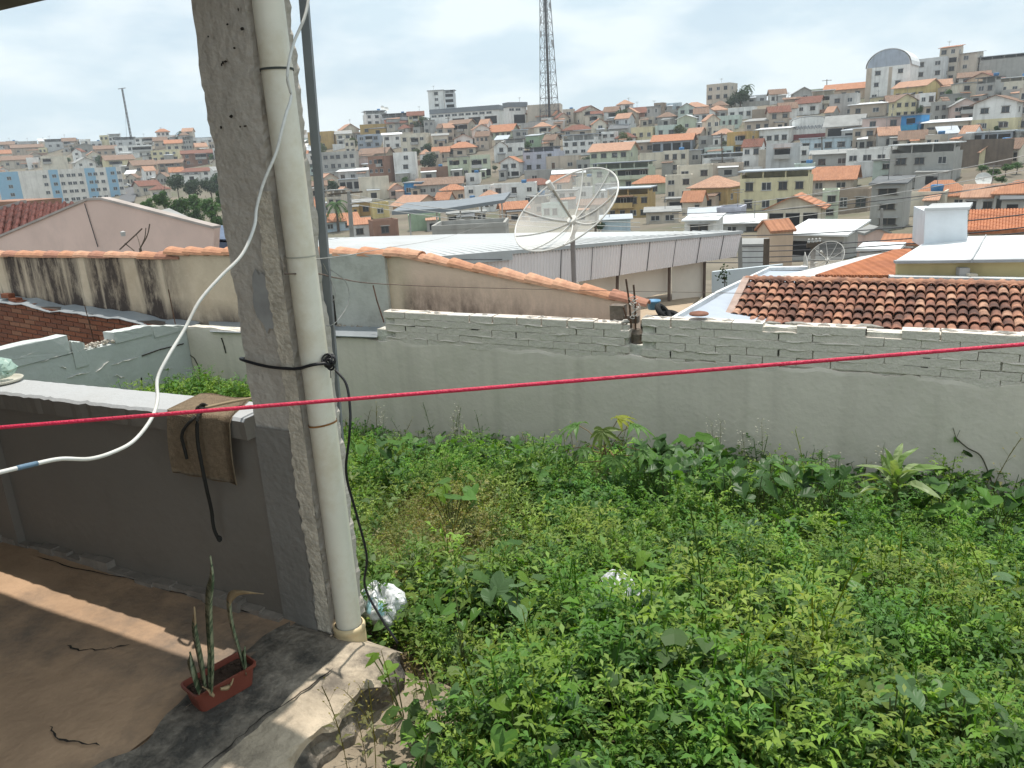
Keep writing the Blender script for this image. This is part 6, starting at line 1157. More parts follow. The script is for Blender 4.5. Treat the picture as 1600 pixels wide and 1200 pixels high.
# brick lean-to wall with zinc flashing, left
o = lot_thing('brick_lean_to', 'dark red brick wall under zinc flashing behind the side wall', 'wall', -9.5, 6.2, -2.2)
BRR = [M('brick_red_%d' % i, c, var=.3, scale=8, bump=.4, stain=(.05, .035, .03), stain_amt=.8, stain_scale=2.5) for i, c in enumerate(((.24, .085, .045), (.19, .07, .04), (.27, .12, .07)))]
zl = [onb(0, 470, 6.18).z, onb(275, 510, 6.18).z]; a_l, a_r = onb(0, 470, 6.18).x, onb(275, 510, 6.18).x
def ztopb(a): return zl[0] + (zl[1] - zl[0]) * (a - a_l) / (a_r - a_l)
m = MB(); m.prism([(a_l - 1.5, 6.2, -2.5), (a_r + .3, 6.2, -2.5), (a_r + .3, 6.2, ztopb(a_r) - .02), (a_l - 1.5, 6.2, ztopb(a_l - 1.5) - .02)], (0, .12, 0)); part('core', m, M('mortar_dark', (.10, .08, .065), var=.3, scale=10), o)
RB_ = [brick_mesh('brick', .225, .056, .06, [BRR[i % 3], BRR[i % 3]], 50 + i) for i in range(6)]
for c in range(11):
    a = a_l - .4 + (.12 if c % 2 else 0)
    while a < a_r + .1:
        z = ztopb(a + .12) - .05 - c * .066
        if z > -.85: put('brick', random.choice(RB_), o, Vector((a + .12, 6.188, z)) - BASE[o.name], (0, -math.atan2(zl[1] - zl[0], a_r - a_l), 0))
        a += .24
ZINC = M('zinc', (.30, .32, .335), var=.15, scale=3, rough=.45, metal=.3)
m = MB(); n = 40; vs_ = []
for i in range(n + 1):
    a = a_l - 1 + (a_r + 1.2 - a_l) * i / n; z = ztopb(a) + .012 * lump(a * .7, .3); vs_ += [(a, 6.15, z - .02), (a, 6.38, z + .03)]
m.add(vs_, [(2 * i, 2 * i + 2, 2 * i + 3, 2 * i + 1) for i in range(n)]); m.add([(x, y, z - .008) for x, y, z in vs_], [(2 * i + 1, 2 * i + 3, 2 * i + 2, 2 * i) for i in range(n)]); part('flashing', m, ZINC, o)
for i, (x_, y_) in enumerate(((12, 463), (34, 474), (52, 478), (24, 470))): p = onb(x_, y_, 6.26); m = MB(); m.box(p.x - .09, p.x + .09, 6.22, 6.31, p.z - .02, p.z + .04); part('loose_brick', m, BRR[i % 3], o)
m = MB(); m.tube([onb(132, 476, 6.15), onb(147, 535, 6.15)], .006, 5); m.tube([onb(263, 452, 6.0), onb(274, 507, 6.0)], .006, 5); part('steel_bar', m, RUST, o)
# zinc flashing from the tile-capped wall to the garden wall
m = MB(); fa, fb, fc, fd = onb(326, 503, 6.385), onb(600, 511, 6.385), onb(589, 528, 6.0), onb(328, 519, 6.0); m.prism([fa, fb, fc, fd], (0, 0, .008)); solo('zinc_flashing', m, ZINC, 'sloping grey zinc flashing between the grey plaster stub and garden wall', 'flashing', lot=True, base=tuple(fd))

# tile-capped neighbour wall
def stained_wall_mat():
    m_, t, p = _m('stained_wall'); L = t.links.new; src = t.nodes.new('ShaderNodeTexCoord').outputs['Object']; sep = t.nodes.new('ShaderNodeSeparateXYZ'); L(src, sep.inputs[0])
    def noise(sc, vec, det=5, rough=.6, dist_=0):
        mp_ = t.nodes.new('ShaderNodeMapping'); mp_.inputs['Scale'].default_value = vec; L(src, mp_.inputs[0]); n_ = t.nodes.new('ShaderNodeTexNoise'); n_.inputs['Scale'].default_value = sc; n_.inputs['Detail'].default_value = det; n_.inputs['Roughness'].default_value = rough; n_.inputs['Distortion'].default_value = dist_; L(mp_.outputs[0], n_.inputs[0]); return n_.outputs[0]
    def rng(s, a, b, c=0, d=1): r_ = t.nodes.new('ShaderNodeMapRange'); r_.inputs[1].default_value = a; r_.inputs[2].default_value = b; r_.inputs[3].default_value = c; r_.inputs[4].default_value = d; L(s, r_.inputs[0]); return r_.outputs[0]
    def mul(a, b, op='MULTIPLY'):
        n_ = t.nodes.new('ShaderNodeMath'); n_.operation = op; n_.use_clamp = True
        for i, v in enumerate((a, b)):
            if isinstance(v, (int, float)): n_.inputs[i].default_value = v
            else: L(v, n_.inputs[i])
        return n_.outputs[0]
    runs = mul(rng(noise(1, (3.1, 1, .2), 4, .55, .4), .40, .51), rng(noise(1, (8, 1, 2.6), 8, .8), .27, .54))
    left = rng(sep.outputs[0], -2.9, -3.7)         # the drip stains lie under the older, left-hand tiles
    top = rng(sep.outputs[2], .15, 1.05, .9, 1)
    foot = mul(rng(sep.outputs[2], 1.0, .72), mul(rng(noise(1, (2.2, 1, 1.4), 6, .7), .36, .6), rng(sep.outputs[0], .05, -.1)))
    mould = mul(mul(rng(sep.outputs[2], 1.36, 1.0), rng(noise(1, (5, 1, 2.2), 8, .75), .34, .60)), mul(rng(sep.outputs[0], .05, .18), rng(sep.outputs[0], 2.3, .5, .22, 1)))
    st_ = mul(mul(mul(mul(runs, left), top), mul(foot, .85), 'ADD'), mul(mould, .9), 'ADD')
    base = t.nodes.new('ShaderNodeMix'); base.data_type = 'RGBA'; L(rng(noise(1.3, (1, 1, 1), 7, .7), .35, .65), base.inputs[0]); base.inputs[6].default_value = (.66, .535, .40, 1); base.inputs[7].default_value = (.50, .385, .27, 1)
    peach = t.nodes.new('ShaderNodeMix'); peach.data_type = 'RGBA'; L(rng(sep.outputs[0], .1, .3), peach.inputs[0]); L(base.outputs[2], peach.inputs[6]); peach.inputs[7].default_value = (.70, .525, .41, 1)
    mx_ = t.nodes.new('ShaderNodeMix'); mx_.data_type = 'RGBA'; L(st_, mx_.inputs[0]); L(peach.outputs[2], mx_.inputs[6]); mx_.inputs[7].default_value = (.06, .042, .034, 1); L(mx_.outputs[2], p.inputs['Base Color']); p.inputs['Roughness'].default_value = .95
    bp = t.nodes.new('ShaderNodeBump'); bp.inputs['Strength'].default_value = .35; bp.inputs['Distance'].default_value = .02; L(noise(22, (1, 1, 1)), bp.inputs['Height']); L(bp.outputs[0], p.inputs['Normal']); return m_
SB = 6.40; SWM = stained_wall_mat()
o = lot_thing('tile_capped_wall', 'stained plaster neighbour wall capped with orange clay tiles', 'wall', -4.72, SB, -.9)
prof_ = [(-13, .60), (-8.02, .585), (-8.0, .645), (-4.62, .635), (-2.14, .235)]
m = MB(); m.prism([(-2.14, SB, -3), (-13, SB, -3)] + [(a, SB, z) for a, z in prof_], (0, .16, 0)); part('wall', m, SWM, o)
STUB = M('stub_plaster', (.48, .47, .42), var=.14, scale=3, bump=.4, bscale=24, stain=(.30, .28, .24), stain_amt=.6, stain_scale=2.4)
sa0, sa1 = onb(515, 400, SB - .04).x, onb(600, 400, SB - .04).x
m = MB(); rg = random.Random(18); n = 24; ptsb = [(sa0 + (sa1 - sa0) * i / n, SB - .04, -.16 + rg.uniform(-.03, .03)) for i in range(n + 1)]; m.prism([(sa1, SB - .04, .64), (sa0 - .06, SB - .04, .645)] + [(sa0 - .06, SB - .04, -.02)] + ptsb, (0, .039, 0)); part('plaster_stub', m, STUB, o)
g0, g1 = onb(510, 462, SB - .045).x, onb(521, 462, SB - .045).x; m = MB(); m.box(g0, g1, SB - .045, SB - .03, -.12, onb(515, 460, SB).z); part('dark_slot', m, CRK, o)
m = MB(); rg = random.Random(40)
for i in range(60): a = rg.uniform(sa0, sa1); r_ = rg.uniform(.012, .032); m.lathe([(.001, -r_), (r_, 0), (.001, r_)], 6, (a, SB - .05, -.15 + rg.uniform(-.03, .03)))
part('crumbled_foot', m, M('crumble', (.30, .26, .21), var=.4, scale=14), o)
CAP = [M('coping_clay_%d' % i, c, var=.18, scale=8, stain=(.27, .12, .075), stain_amt=.6, stain_scale=6, rough=.85, bump=.25, bscale=50) for i, c in enumerate(((.48, .24, .14), (.37, .18, .12), (.54, .30, .19)))]
KT = [tile_mesh('coping_tile', .110, .078, .40, 1, c) for c in CAP]
random.seed(9); n = 16
for i in range(n): a = -13 + i * .315; put('coping_tile', KT[random.choice((0, 1, 1, 2))], o, Vector((a + .06, SB + .07, .575)) - BASE[o.name], (-.02, random.uniform(-.08, .08), -math.pi / 2 + random.uniform(-.03, .03)), (1.05, 1, .8))
for i in range(11): a = -8.03 + i * .325; put('coping_tile', KT[random.choice((0, 2))], o, Vector((a, SB + .07, .63)) - BASE[o.name], (-.05, random.uniform(-.03, .03), -math.pi / 2 + random.uniform(-.03, .03)), (1.1, 1, .85))
sl_ = math.atan2(.235 - .635, -2.14 + 4.62); n = 9
for i in range(n): t = i / n; a = -4.58 + 2.48 * t; z = .63 - .40 * t; put('coping_tile', KT[random.choice((0, 1, 2))], o, Vector((a, SB + .07, z - .005)) - BASE[o.name], (sl_ - .05, random.uniform(-.05, .05), -math.pi / 2 + random.uniform(-.03, .03)), (1.0, .85, .75))

# ------------------------------------------------------------------ the overgrown garden
def gz(a, b):
    z = -.20 - .235 * max(b - 1.9, 0) - .085 * min(max(-a - 1.5, 0), 4) * min(max((b - 2) / 4, 0), 1) + .62 * math.exp(-((a + 6.6) ** 2 + (b - 5.5) ** 2) / .8)
    return z + .02 * math.sin(a * 3.1 + b) + .02 * math.sin(b * 4.3 - a)
m = sheet(-7.46, 3.3, -1.0, 6.05, 90, 70, lambda a, b: gz(a, b) if not (a < -1.3 and b < 1.95) else min(gz(a, b), -.25))
solo('garden_soil', m, M('soil', (.10, .075, .045), var=.4, scale=5, bump=.6, bscale=30, rough=1), kind='structure', lot=True, smooth=True)

LEAF = leaf_mat('weed_leaf', None, trans=.34, rough=.5)
g = np.random.default_rng(5)
def rotm(axis, t):
    axis = np.asarray(axis, float); axis = axis / (np.linalg.norm(axis) + 1e-9); x, y, z = axis; c, s = math.cos(t), math.sin(t); C = 1 - c
    return np.array([[c + x * x * C, x * y * C - z * s, x * z * C + y * s], [y * x * C + z * s, c + y * y * C, y * z * C - x * s], [z * x * C - y * s, z * y * C + x * s, c + z * z * C]])
class Proto:
    def __init__(s): s.v = []; s.f = []; s.c = []
    def quad(s, pts, tone): o = len(s.v); s.v += [np.asarray(p, float) for p in pts]; s.c += [tone] * 4; s.f.append((o, o + 1, o + 2, o + 3))
    def leaf(s, p, d, up, L, w, tone, droop=.25, fold=.25):
        d = d / np.linalg.norm(d); sd = np.cross(d, up); sd /= (np.linalg.norm(sd) + 1e-9); n = np.cross(sd, d)
        m_ = p + d * L * .5 + n * L * .06
        s.quad([p, m_ + sd * w + n * w * fold, p + d * L - n * L * droop, m_ - sd * w + n * w * fold], tone)
    def heart(s, p, d, up, L, tone):
        d = d / np.linalg.norm(d); sd = np.cross(d, up); sd /= (np.linalg.norm(sd) + 1e-9); n = np.cross(sd, d)
        def q(x, y, z): return p + (sd * x + d * y + n * z) * L
        A = [q(0, 0, 0), q(0, .5, .02), q(0, 1, -.18)]
        for k in (-1, 1):
            l = [q(.36 * k, -.16, .06), q(.54 * k, .2, .12), q(.33 * k, .62, .06)]; s.quad([A[0], A[1], l[1], l[0]], tone); s.quad([A[1], A[2], l[2], l[1]], tone)
    def stem(s, pts, r, tone):
        for i in range(len(pts) - 1):
            p, q = np.asarray(pts[i]), np.asarray(pts[i + 1])
            for ax in ((1, 0, 0), (0, 1, 0)): e = np.asarray(ax) * r; s.quad([p - e, p + e, q + e * .7, q - e * .7], tone)
    def arr(s): return np.array(s.v), np.array(s.f), np.array(s.c)
UP = np.array([0, 0, 1.])
def feathery(seed, h):
    r = np.random.default_rng(seed); P_ = Proto(); lean = r.normal(0, .12, 2); pts = [np.array([lean[0] * t * h, lean[1] * t * h, h * t]) for t in np.linspace(0, 1, 5)]; P_.stem(pts, .0022, (.75, .9, .6)); n = 15
    for i in range(n):
        t = .15 + .75 * i / (n - 1); p = np.array([lean[0] * t * h, lean[1] * t * h, h * t]); az = i * 2.4 + r.normal(0, .4); ln = h * .27 * (1.1 - .35 * t) * r.uniform(.8, 1.2); el = r.uniform(.1, .7)
        d = np.array([math.cos(az) * math.cos(el), math.sin(az) * math.cos(el), math.sin(el)]); sd = np.cross(d, UP); sd /= np.linalg.norm(sd); tone = (.8 + .4 * r.random() + .15 * t,) * 3
        for k in range(4):
            q = p + d * ln * (.35 + .2 * k) - UP * ln * .05 * k * k * .3
            for sg in (-1, 1): P_.leaf(q + r.normal(0, .003, 3), d * .9 + sd * sg * r.uniform(.5, 1.1) + UP * r.normal(0, .35), UP + r.normal(0, .4, 3), (.009 + .045 * h) * r.uniform(.6, 1.5) * (1.25 - .2 * k), .0042 * r.uniform(.7, 1.4), tone, .25)
        P_.leaf(p + d * ln * 1.0, d, UP, .03, .006, tone, .2)
    return P_.arr()
def ovate(seed, h, L, n):
    r = np.random.default_rng(seed); P_ = Proto(); lean = r.normal(0, .3, 2); P_.stem([np.array([lean[0] * t * h, lean[1] * t * h, h * t]) for t in np.linspace(0, 1, 4)], .0018, (.9, .8, .6))
    for i in range(n):
        t = .1 + .9 * (i + .5) / n; az = i * 2.4 + r.normal(0, .5); el = r.uniform(-.1, .8); p = np.array([lean[0] * t * h, lean[1] * t * h, h * t]); d = np.array([math.cos(az) * math.cos(el), math.sin(az) * math.cos(el), math.sin(el)]); tone = (.75 + .5 * r.random(),) * 3
        P_.leaf(p + d * L * r.uniform(.2, .9), d + r.normal(0, .25, 3), UP + r.normal(0, .3, 3), L * r.uniform(.7, 1.3), L * .27, tone, .3)
    return P_.arr()
def trailing(seed):
    r = np.random.default_rng(seed); P_ = Proto(); 
    for j in range(4):
        az = r.uniform(0, 6.3); p = np.array([0, 0, .03]); pts = [p]; 
        for k in range(6): az += r.normal(0, .5); p = p + np.array([math.cos(az) * .045, math.sin(az) * .045, r.normal(.012, .02)]); pts.append(p)
        P_.stem(pts, .0014, (1.2, .9, .5))
        for q in pts[1:]:
            for k in range(3): d = r.normal(0, 1, 3); d[2] = abs(d[2]) * .6; P_.leaf(q, d, UP + r.normal(0, .5, 3), r.uniform(.014, .028), .006, (.7 + .6 * r.random(),) * 3, .3)
    return P_.arr()
def hearty(seed, n, L, h):
    r = np.random.default_rng(seed); P_ = Proto()
    for i in range(n):
        az = r.uniform(0, 6.3); rr = r.uniform(.02, .13); hh = h * r.uniform(.6, 1.1); p = np.array([math.cos(az) * rr, math.sin(az) * rr, hh]); P_.stem([np.zeros(3), p * .6 + [0, 0, .02], p], .0015, (.8, 1, .6)); a2 = az + r.normal(0, .7); el = r.uniform(-.6, .1); P_.heart(p, np.array([math.cos(a2), math.sin(a2), el]), UP + r.normal(0, .3, 3), L * r.uniform(.6, 1.2), (.85 + .3 * r.random(),) * 3)
    return P_.arr()
def grassy(seed):
    r = np.random.default_rng(seed); P_ = Proto()
    for i in range(16):
        az = r.uniform(0, 6.3); L = r.uniform(.12, .3); d = np.array([math.cos(az), math.sin(az), 0]); sd = np.array([-d[1], d[0], 0]); w = .003; pr = np.array([0, 0, 0.]); tone = (.8 + .5 * r.random(),) * 3; cur = r.uniform(.3, 1.0)
        for k in range(4):
            t = (k + 1) / 4; q = d * L * cur * t * t + UP * L * (t - .45 * cur * t * t); w2 = w * (1 - t * .95); P_.quad([pr - sd * w, pr + sd * w, q + sd * w2, q - sd * w2], tone); pr = q; w = w2
    return P_.arr()
def wand(seed):
    r = np.random.default_rng(seed); P_ = Proto(); h = r.uniform(.25, .45); l = r.normal(0, .15, 2); pts = [np.array([l[0] * t * t * h, l[1] * t * t * h, h * t]) for t in np.linspace(0, 1, 6)]; P_.stem(pts, .0022, (.9, .75, .45))
    for i in range(9):
        t = .45 + .55 * i / 8; az = i * 2.2; p = np.array([l[0] * t * t * h, l[1] * t * t * h, h * t]); q = p + np.array([math.cos(az) * .05, math.sin(az) * .05, .05]) * (1.3 - t); P_.stem([p, q], .0009, (.9, .8, .5)); P_.leaf(q, np.array([math.cos(az), math.sin(az), .8]), UP, .012, .0035, (1.6, 1.3, .9))
        if i % 2 == 0: P_.leaf(p * .6, np.array([math.cos(az), math.sin(az), .2]), UP, .05, .008, (1, 1, 1))
    return P_.arr()
PR = dict(f=[feathery(i, .17 + .03 * i) for i in range(6)], o=[ovate(20 + i, .10 + .03 * i, .022 + .004 * i, 16 + 4 * i) for i in range(5)], t=[trailing(40 + i) for i in range(5)], h=[hearty(60 + i, 5, .050, .20) for i in range(5)], g=[grassy(80 + i) for i in range(4)], w=[wand(90 + i) for i in range(5)])
dryc = toF(onz(640, 880, -.4)); dry2 = toF(onz(700, 800, -.6)); dry3 = toF(onz(1450, 950, -.4)); lush = toF(onz(1000, 780, -.6)); lush2 = toF(onz(1000, 1100, -.1)); hole = toF(onz(1010, 830, -.6)); hole2 = toF(onz(960, 1180, -.2)); clear = toF(onz(1160, 1000, -.2))
def gs(a, b, c, s): return math.exp(-((a - c[0]) ** 2 + (b - c[1]) ** 2) / (2 * s * s))
VV, FF, CC = [], [], []; nv_ = 0
def stamp(pr, a, b, z, rz, s, tilt, col):
    global nv_
    v, f, c = pr; Rm = rotm((math.cos(rz * 3), math.sin(rz * 3), 0), tilt) @ rotm((0, 0, 1), rz); VV.append(v @ Rm.T * s + np.array([a, b, z])); FF.append(f + nv_); CC.append(c * np.asarray(col)); nv_ += len(v)
GREEN = [np.array(c) for c in ((.092, .190, .026), (.070, .158, .027), (.135, .228, .036), (.082, .178, .042), (.160, .240, .042))]; DRYC = [np.array(c) for c in ((.27, .225, .085), (.32, .26, .12), (.20, .205, .07), (.29, .21, .10))]
BLUE = [np.array(c) for c in ((.085, .165, .05), (.06, .135, .03), (.10, .18, .055), (.05, .115, .022))]
cnt = 0
def fld(a, b, s): return math.sin(a * 2.1 * s + 1.7 * math.sin(b * 1.3 * s)) * math.sin(b * 2.4 * s + 1.3 * math.sin(a * 1.7 * s + s))
for k in range(11500):
    b = 1.25 + (6.0 - 1.25) * (g.random() ** .85); a = g.uniform(-.93 * b - .1, .22 * b + .35)
    edge = -1.10 - .33 * (b - 1.39) + .04 * math.sin(b * 9) + .03 * math.sin(b * 23)
    if b < 1.93 and a < edge: continue
    dry = .95 * gs(a, b, dryc, .42) + .6 * gs(a, b, dry2, .5) + .35 * gs(a, b, dry3, .35) + .18 * math.sin(a * 2.3 + 1) * math.sin(b * 1.9); lu = gs(a, b, lush, .8) + gs(a, b, lush2, .8); nwall = max(0, (b - 5.2) / .8)
    lit = max(gs(a, b, toF(onz(970, 950, -.2)), .09), gs(a, b, toF(onz(598, 950, -.2)), .10))
    if g.random() < lit: continue
    hl = max(gs(a, b, hole, .16), gs(a, b, hole2, .1), .7 * gs(a, b, clear, .15))
    if g.random() < hl * 1.1: continue
    u = g.random(); dry = min(max(dry + g.normal(0, .12), 0), 1)
    pz_ = fld(a, b, 1.3) + g.normal(0, .25); hv = 1 + .30 * fld(a + 3, b, 2.3)
    if dry > .45: kind = 't' if u < .58 else 'o' if u < .80 else 'g' if u < .88 else 'w' if u < .92 else 'f'
    else: kind = 'f' if u < .36 + .22 * lu - .25 * nwall + .28 * pz_ else 'o' if u < .70 else 'h' if u < .80 + .08 * nwall else 't' if u < .91 else 'g' if u < .975 else 'w'
    col = GREEN[g.integers(5)] if kind != 'h' else BLUE[g.integers(4)]
    if dry > .3: mixf = min(1, (dry - .3) * 1.35 * g.uniform(.5, 1.2)); col = col * (1 - mixf) + DRYC[g.integers(4)] * mixf
    col = col * g.uniform(.6, 1.3) * np.array((1 + .14 * fld(a, b + 2, 1.0), 1, 1)); sc = hv * g.uniform(.5, 1.08) * (.72 if dry > .5 else 1.0) * (1 + .25 * lu + .35 * nwall) * (.75 if b < 2.2 and a < -.9 else 1)
    stamp(PR[kind][g.integers(len(PR[kind]))], a, b, gz(a, b) - .01, g.uniform(0, 6.28), sc, g.normal(0, .16), col); cnt += 1
for k in range(330):                                  # the corner seen over the parapet
    a = g.uniform(-7.35, -5.2); b = g.uniform(4.7, 6.0); kind = 'o' if g.random() < .6 else 'f' if g.random() < .7 else 'h'; stamp(PR[kind][g.integers(len(PR[kind]))], a, b, gz(a, b), g.uniform(0, 6.28), g.uniform(.8, 1.3), g.normal(0, .2), (GREEN[g.integers(5)] * 1.15))
for k in range(1700):                                 # weeds behind the parapet and beyond the right edge
    b = g.uniform(1.9, 5.9); a = g.uniform(-7.3, -.93 * b) if k % 4 else g.uniform(.22 * b + .35, .22 * b + 1.9); kind = ('o', 't', 'o', 'g')[k % 4 if k % 7 else 1]; stamp(PR[kind][g.integers(len(PR[kind]))], a, b, gz(a, b), g.uniform(0, 6.28), g.uniform(.9, 1.5), g.normal(0, .2), GREEN[g.integers(5)] * g.uniform(.7, 1.2))
for k in range(26):                                   # thin weeds standing up in front of the wall and at the path edge
    if k < 16: a = g.uniform(-5, 1.2); b = g.uniform(5.3, 5.95); s_ = g.uniform(1.0, 1.5)
    else: b = g.uniform(1.3, 1.9); a = -1.3 + g.uniform(-.06, .08); s_ = g.uniform(.5, .8)
    stamp(PR['w'][g.integers(5)], a, b, gz(a, b) if k < 16 else -.16, g.uniform(0, 6.28), s_, g.normal(0, .1), np.array((.15, .15, .06)))
me = np_mesh('weeds', np.concatenate(VV), np.concatenate(FF), LEAF, np.concatenate(CC))
wo_ = put('weeds', me); wo_.rotation_euler = (0, 0, -FR); tag(wo_, 'dense tangle of green feathery weeds and dry creepers filling the garden', 'weeds', kind='stuff')
print('weeds', cnt, len(me.polygons))

# large leaves one by one
def heart_mesh(nm, seed, mat, wid=1.0):
    rg = random.Random(seed); m = MB(); out = [(0, .02), (.16, -.14), (.36, -.17), (.50, -.02), (.54, .18), (.47, .42), (.33, .66), (.15, .87), (0, 1.05)]; n = len(out); vs_ = []
    def zz(x, y): return .22 * abs(x) - .30 * max(y, 0) ** 2 * .6 + .03 * math.sin(7 * y + seed) * (abs(x) > .1)
    mid = [(0, y, zz(0, y)) for _, y in out]
    for k in (1, -1): vs_ += [(x * k * wid, y, zz(x, y) + rg.uniform(-.02, .02)) for x, y in out]
    M0 = 0; m.add([(0, .02 + 1.03 * i / (n - 1), zz(0, 1.03 * i / (n - 1))) for i in range(n)] + vs_, [(i, n + i, n + i + 1, i + 1) for i in range(n - 1)] + [(i + 1, 2 * n + i + 1, 2 * n + i, i) for i in range(n - 1)]); return m.mesh(nm, mat, smooth=False)
VL = [leaf_mat('vine_green', (.085, .18, .035), .3, .35, .4), leaf_mat('vine_blue', (.10, .175, .075), .25, .3, .45), leaf_mat('vine_bright', (.135, .23, .035), .3, .45, .4), leaf_mat('vine_dark', (.04, .09, .022), .3, .25, .4)]
HM = [[heart_mesh('leaf', 3 * i + j, mt, .9 + .1 * j) for j in range(2)] for i, mt in enumerate(VL)]
STEM = M('vine_stem', (.10, .12, .04), var=.3); random.seed(17)
def vine(px, py, n, L, kinds, label, up=.12, zc=None, spread=.11, group='broad-leaved vines in the weeds'):
    # leaves top the weeds: find where the sight line meets the canopy
    t = 1.0
    for i in range(4000):
        p = toF(ray(px, py)) * t; p.z += CAMZ
        if p.z < gz(p.x, p.y) + (zc if zc is not None else .25) or p.y > 5.9: break
        t += .002 * t
    top = Vector(p); base = Vector((top.x, top.y, gz(top.x, top.y)))
    o = lot_thing('broadleaf_vine', label, 'vine', *base, group=group); m = MB()
    for i in range(n):
        az = random.uniform(0, 6.28); rr = spread * math.sqrt(random.random()); q = top + Vector((rr * math.cos(az), rr * math.sin(az) * .8, random.uniform(-.07, .05))); yaw = random.uniform(0, 6.28); l_ = L * random.uniform(.65, 1.2)
        lo = put('leaf', random.choice(HM[random.choice(kinds)]), o, q - base, (random.uniform(-.75, .15), random.uniform(-.35, .35), yaw), (l_, l_, l_)); m.tube([base, base.lerp(q, .6) + Vector((0, 0, .03)), q], .0022, 4)
    part('stem', m, STEM, o)
VN = [(1075, 700, 7, .12, (0, 0, 1), 'broad pale vine leaves against the wall right of the cassava'), (1120, 715, 6, .10, (0, 3), 'vine leaves below the wall between cassava and dry weed stalks'), (1035, 705, 6, .11, (3, 0), 'dark vine leaves close behind the cassava'), (660, 690, 7, .09, (3, 3, 0), 'dark leafy clump at the wall foot beside the downpipe cable'), (585, 700, 6, .08, (3, 0), 'vine leaves at the wall foot just right of the downpipe'),
      (850, 700, 7, .09, (3, 0), 'dark vine leaves at the wall foot left of the cassava'), (800, 715, 5, .08, (0, 1), 'small vine leaves in front of the wall foot, left of cassava'), (1285, 815, 7, .11, (1, 1, 2), 'grey-green broad vine leaves left of the pale rosette plant'), (1230, 812, 6, .09, (1, 0), 'grey-green vine leaves in the middle of the weeds'), (1170, 830, 6, .08, (1, 0), 'mixed vine leaves below the dry weed stalks'),
      (800, 935, 6, .10, (1, 1, 2), 'blue-grey vine leaves with one bright leaf in the dry creepers'), (1050, 915, 7, .10, (2, 0, 0), 'bright green vine leaves beside the white litter'), (1260, 735, 7, .09, (0, 3), 'vine leaves along the wall foot under the dry stalks'), (1190, 740, 7, .09, (3, 0), 'dark vine leaves shading the wall foot'), (820, 870, 5, .075, (0, 2), 'small bright vine leaves among creepers'),
      (1475, 770, 7, .10, (3, 0), 'round vine leaves on the wall right of the rosette plant'), (1560, 775, 6, .10, (3, 0), 'vine leaves in the wall corner at the far right end'), (1100, 790, 7, .08, (0, 1), 'vine leaves right of the cassava stem'), (985, 870, 6, .08, (0, 2), 'green vine leaves below the dark hollow'), (622, 1030, 3, .055, (2, 2), 'three bright leaves beside the kerb end'), (870, 1085, 6, .085, (1, 0), 'pale vine leaves near the grass tuft'),
      (815, 1135, 5, .075, (0, 2), 'vine leaves with a bright shoot near the path'), (640, 1185, 4, .075, (3, 1), 'dark vine leaves on the path edge'), (1500, 1100, 6, .075, (1, 0), 'blue-green vine leaves in the feathery weeds'), (1135, 1035, 4, .07, (0, 1), 'vine leaves over the bare dry patch'), (1400, 1090, 5, .07, (0, 1), 'scattered vine leaves among feathery weeds'), (720, 960, 5, .06, (0, 2), 'little green leaves in the dry creepers'), (1330, 900, 6, .075, (0, 1, 2), 'vine leaves in the middle right weeds'), (950, 990, 5, .07, (0, 0), 'green vine leaves under the white litter'), (1560, 900, 6, .08, (0, 1), 'vine leaves near the far right weeds'), (700, 760, 6, .07, (0, 2), 'vine leaves in the yellow-green patch behind the dry creepers'), (1180, 1000, 5, .07, (2, 0), 'bright vine leaves above the bare patch'), (740, 1070, 5, .06, (0, 1), 'small vine leaves right of the kerb end')]
for v in VN:
    if v[1] < 790: vine(v[0], v[1], v[2] + 6, v[3] * 1.15, v[4], v[5], zc=.34, spread=.2)
    else: vine(v[0], v[1], v[2] + 2, v[3] * .8, v[4], v[5])
for i, px in enumerate(range(1010, 1340, 33)): vine(px, 708 + (px - 1000) * .09 + (i % 3) * 12, 12, .085, (3, 0, 3), 'dark creeper leaves heaped at the foot of the garden wall', zc=.42, spread=.18, group='creepers heaped at the wall foot')
for i, px in enumerate((575, 640, 700, 760, 820, 880, 1350, 1440, 1530, 1590)): vine(px, 700 + max(0, px - 1000) * .1, 10, .075, (0, 3, 0), 'green creeper leaves scattered along the foot of the garden wall', zc=.28, spread=.2, group='creepers scattered along the wall foot')

# cassava
b_ = toF(onz(950, 790, -.75)); b_.z = gz(b_.x, b_.y); ct = lot_thing('cassava_plant', 'young cassava with drooping palmate leaves in front of the garden wall', 'plant', *b_)
def palmate(nm, seed, mat):
    rg = random.Random(seed); m = MB()
    for k in range(7):
        an = (k - 3) * .58; L = 1.0 - .10 * abs(k - 3) + rg.uniform(-.05, .05); dx, dy = math.sin(an), math.cos(an); sx_, sy_ = math.cos(an), -math.sin(an); rows = []
        for i in range(6):
            t = i / 5; w = .105 * math.sin(math.pi * min(1, .12 + t * .95)) if i < 5 else .0; z = .12 * t - .75 * t * t * .62; rows.append(((dx * L * t - sx_ * w, dy * L * t - sy_ * w, z + .03 * (w > 0)), (dx * L * t, dy * L * t, z - .01), (dx * L * t + sx_ * w, dy * L * t + sy_ * w, z + .03 * (w > 0))))
        vs_ = [p for r_ in rows for p in r_]; m.add(vs_, [(3 * i + j, 3 * i + j + 1, 3 * i + j + 4, 3 * i + j + 3) for i in range(5) for j in range(2)])
    return m.mesh(nm, mat)
CM = [leaf_mat('cassava_green', (.10, .19, .05), .25, .35, .45), leaf_mat('cassava_yellow', (.27, .29, .035), .2, .4, .45), leaf_mat('cassava_pale', (.16, .21, .07), .25, .35, .45)]
PM = [palmate('leaf', i, CM[i % 3]) for i in range(3)]; m = MB(); topc = toF(at(945, 690, 6.2)); cb = (b_.y)
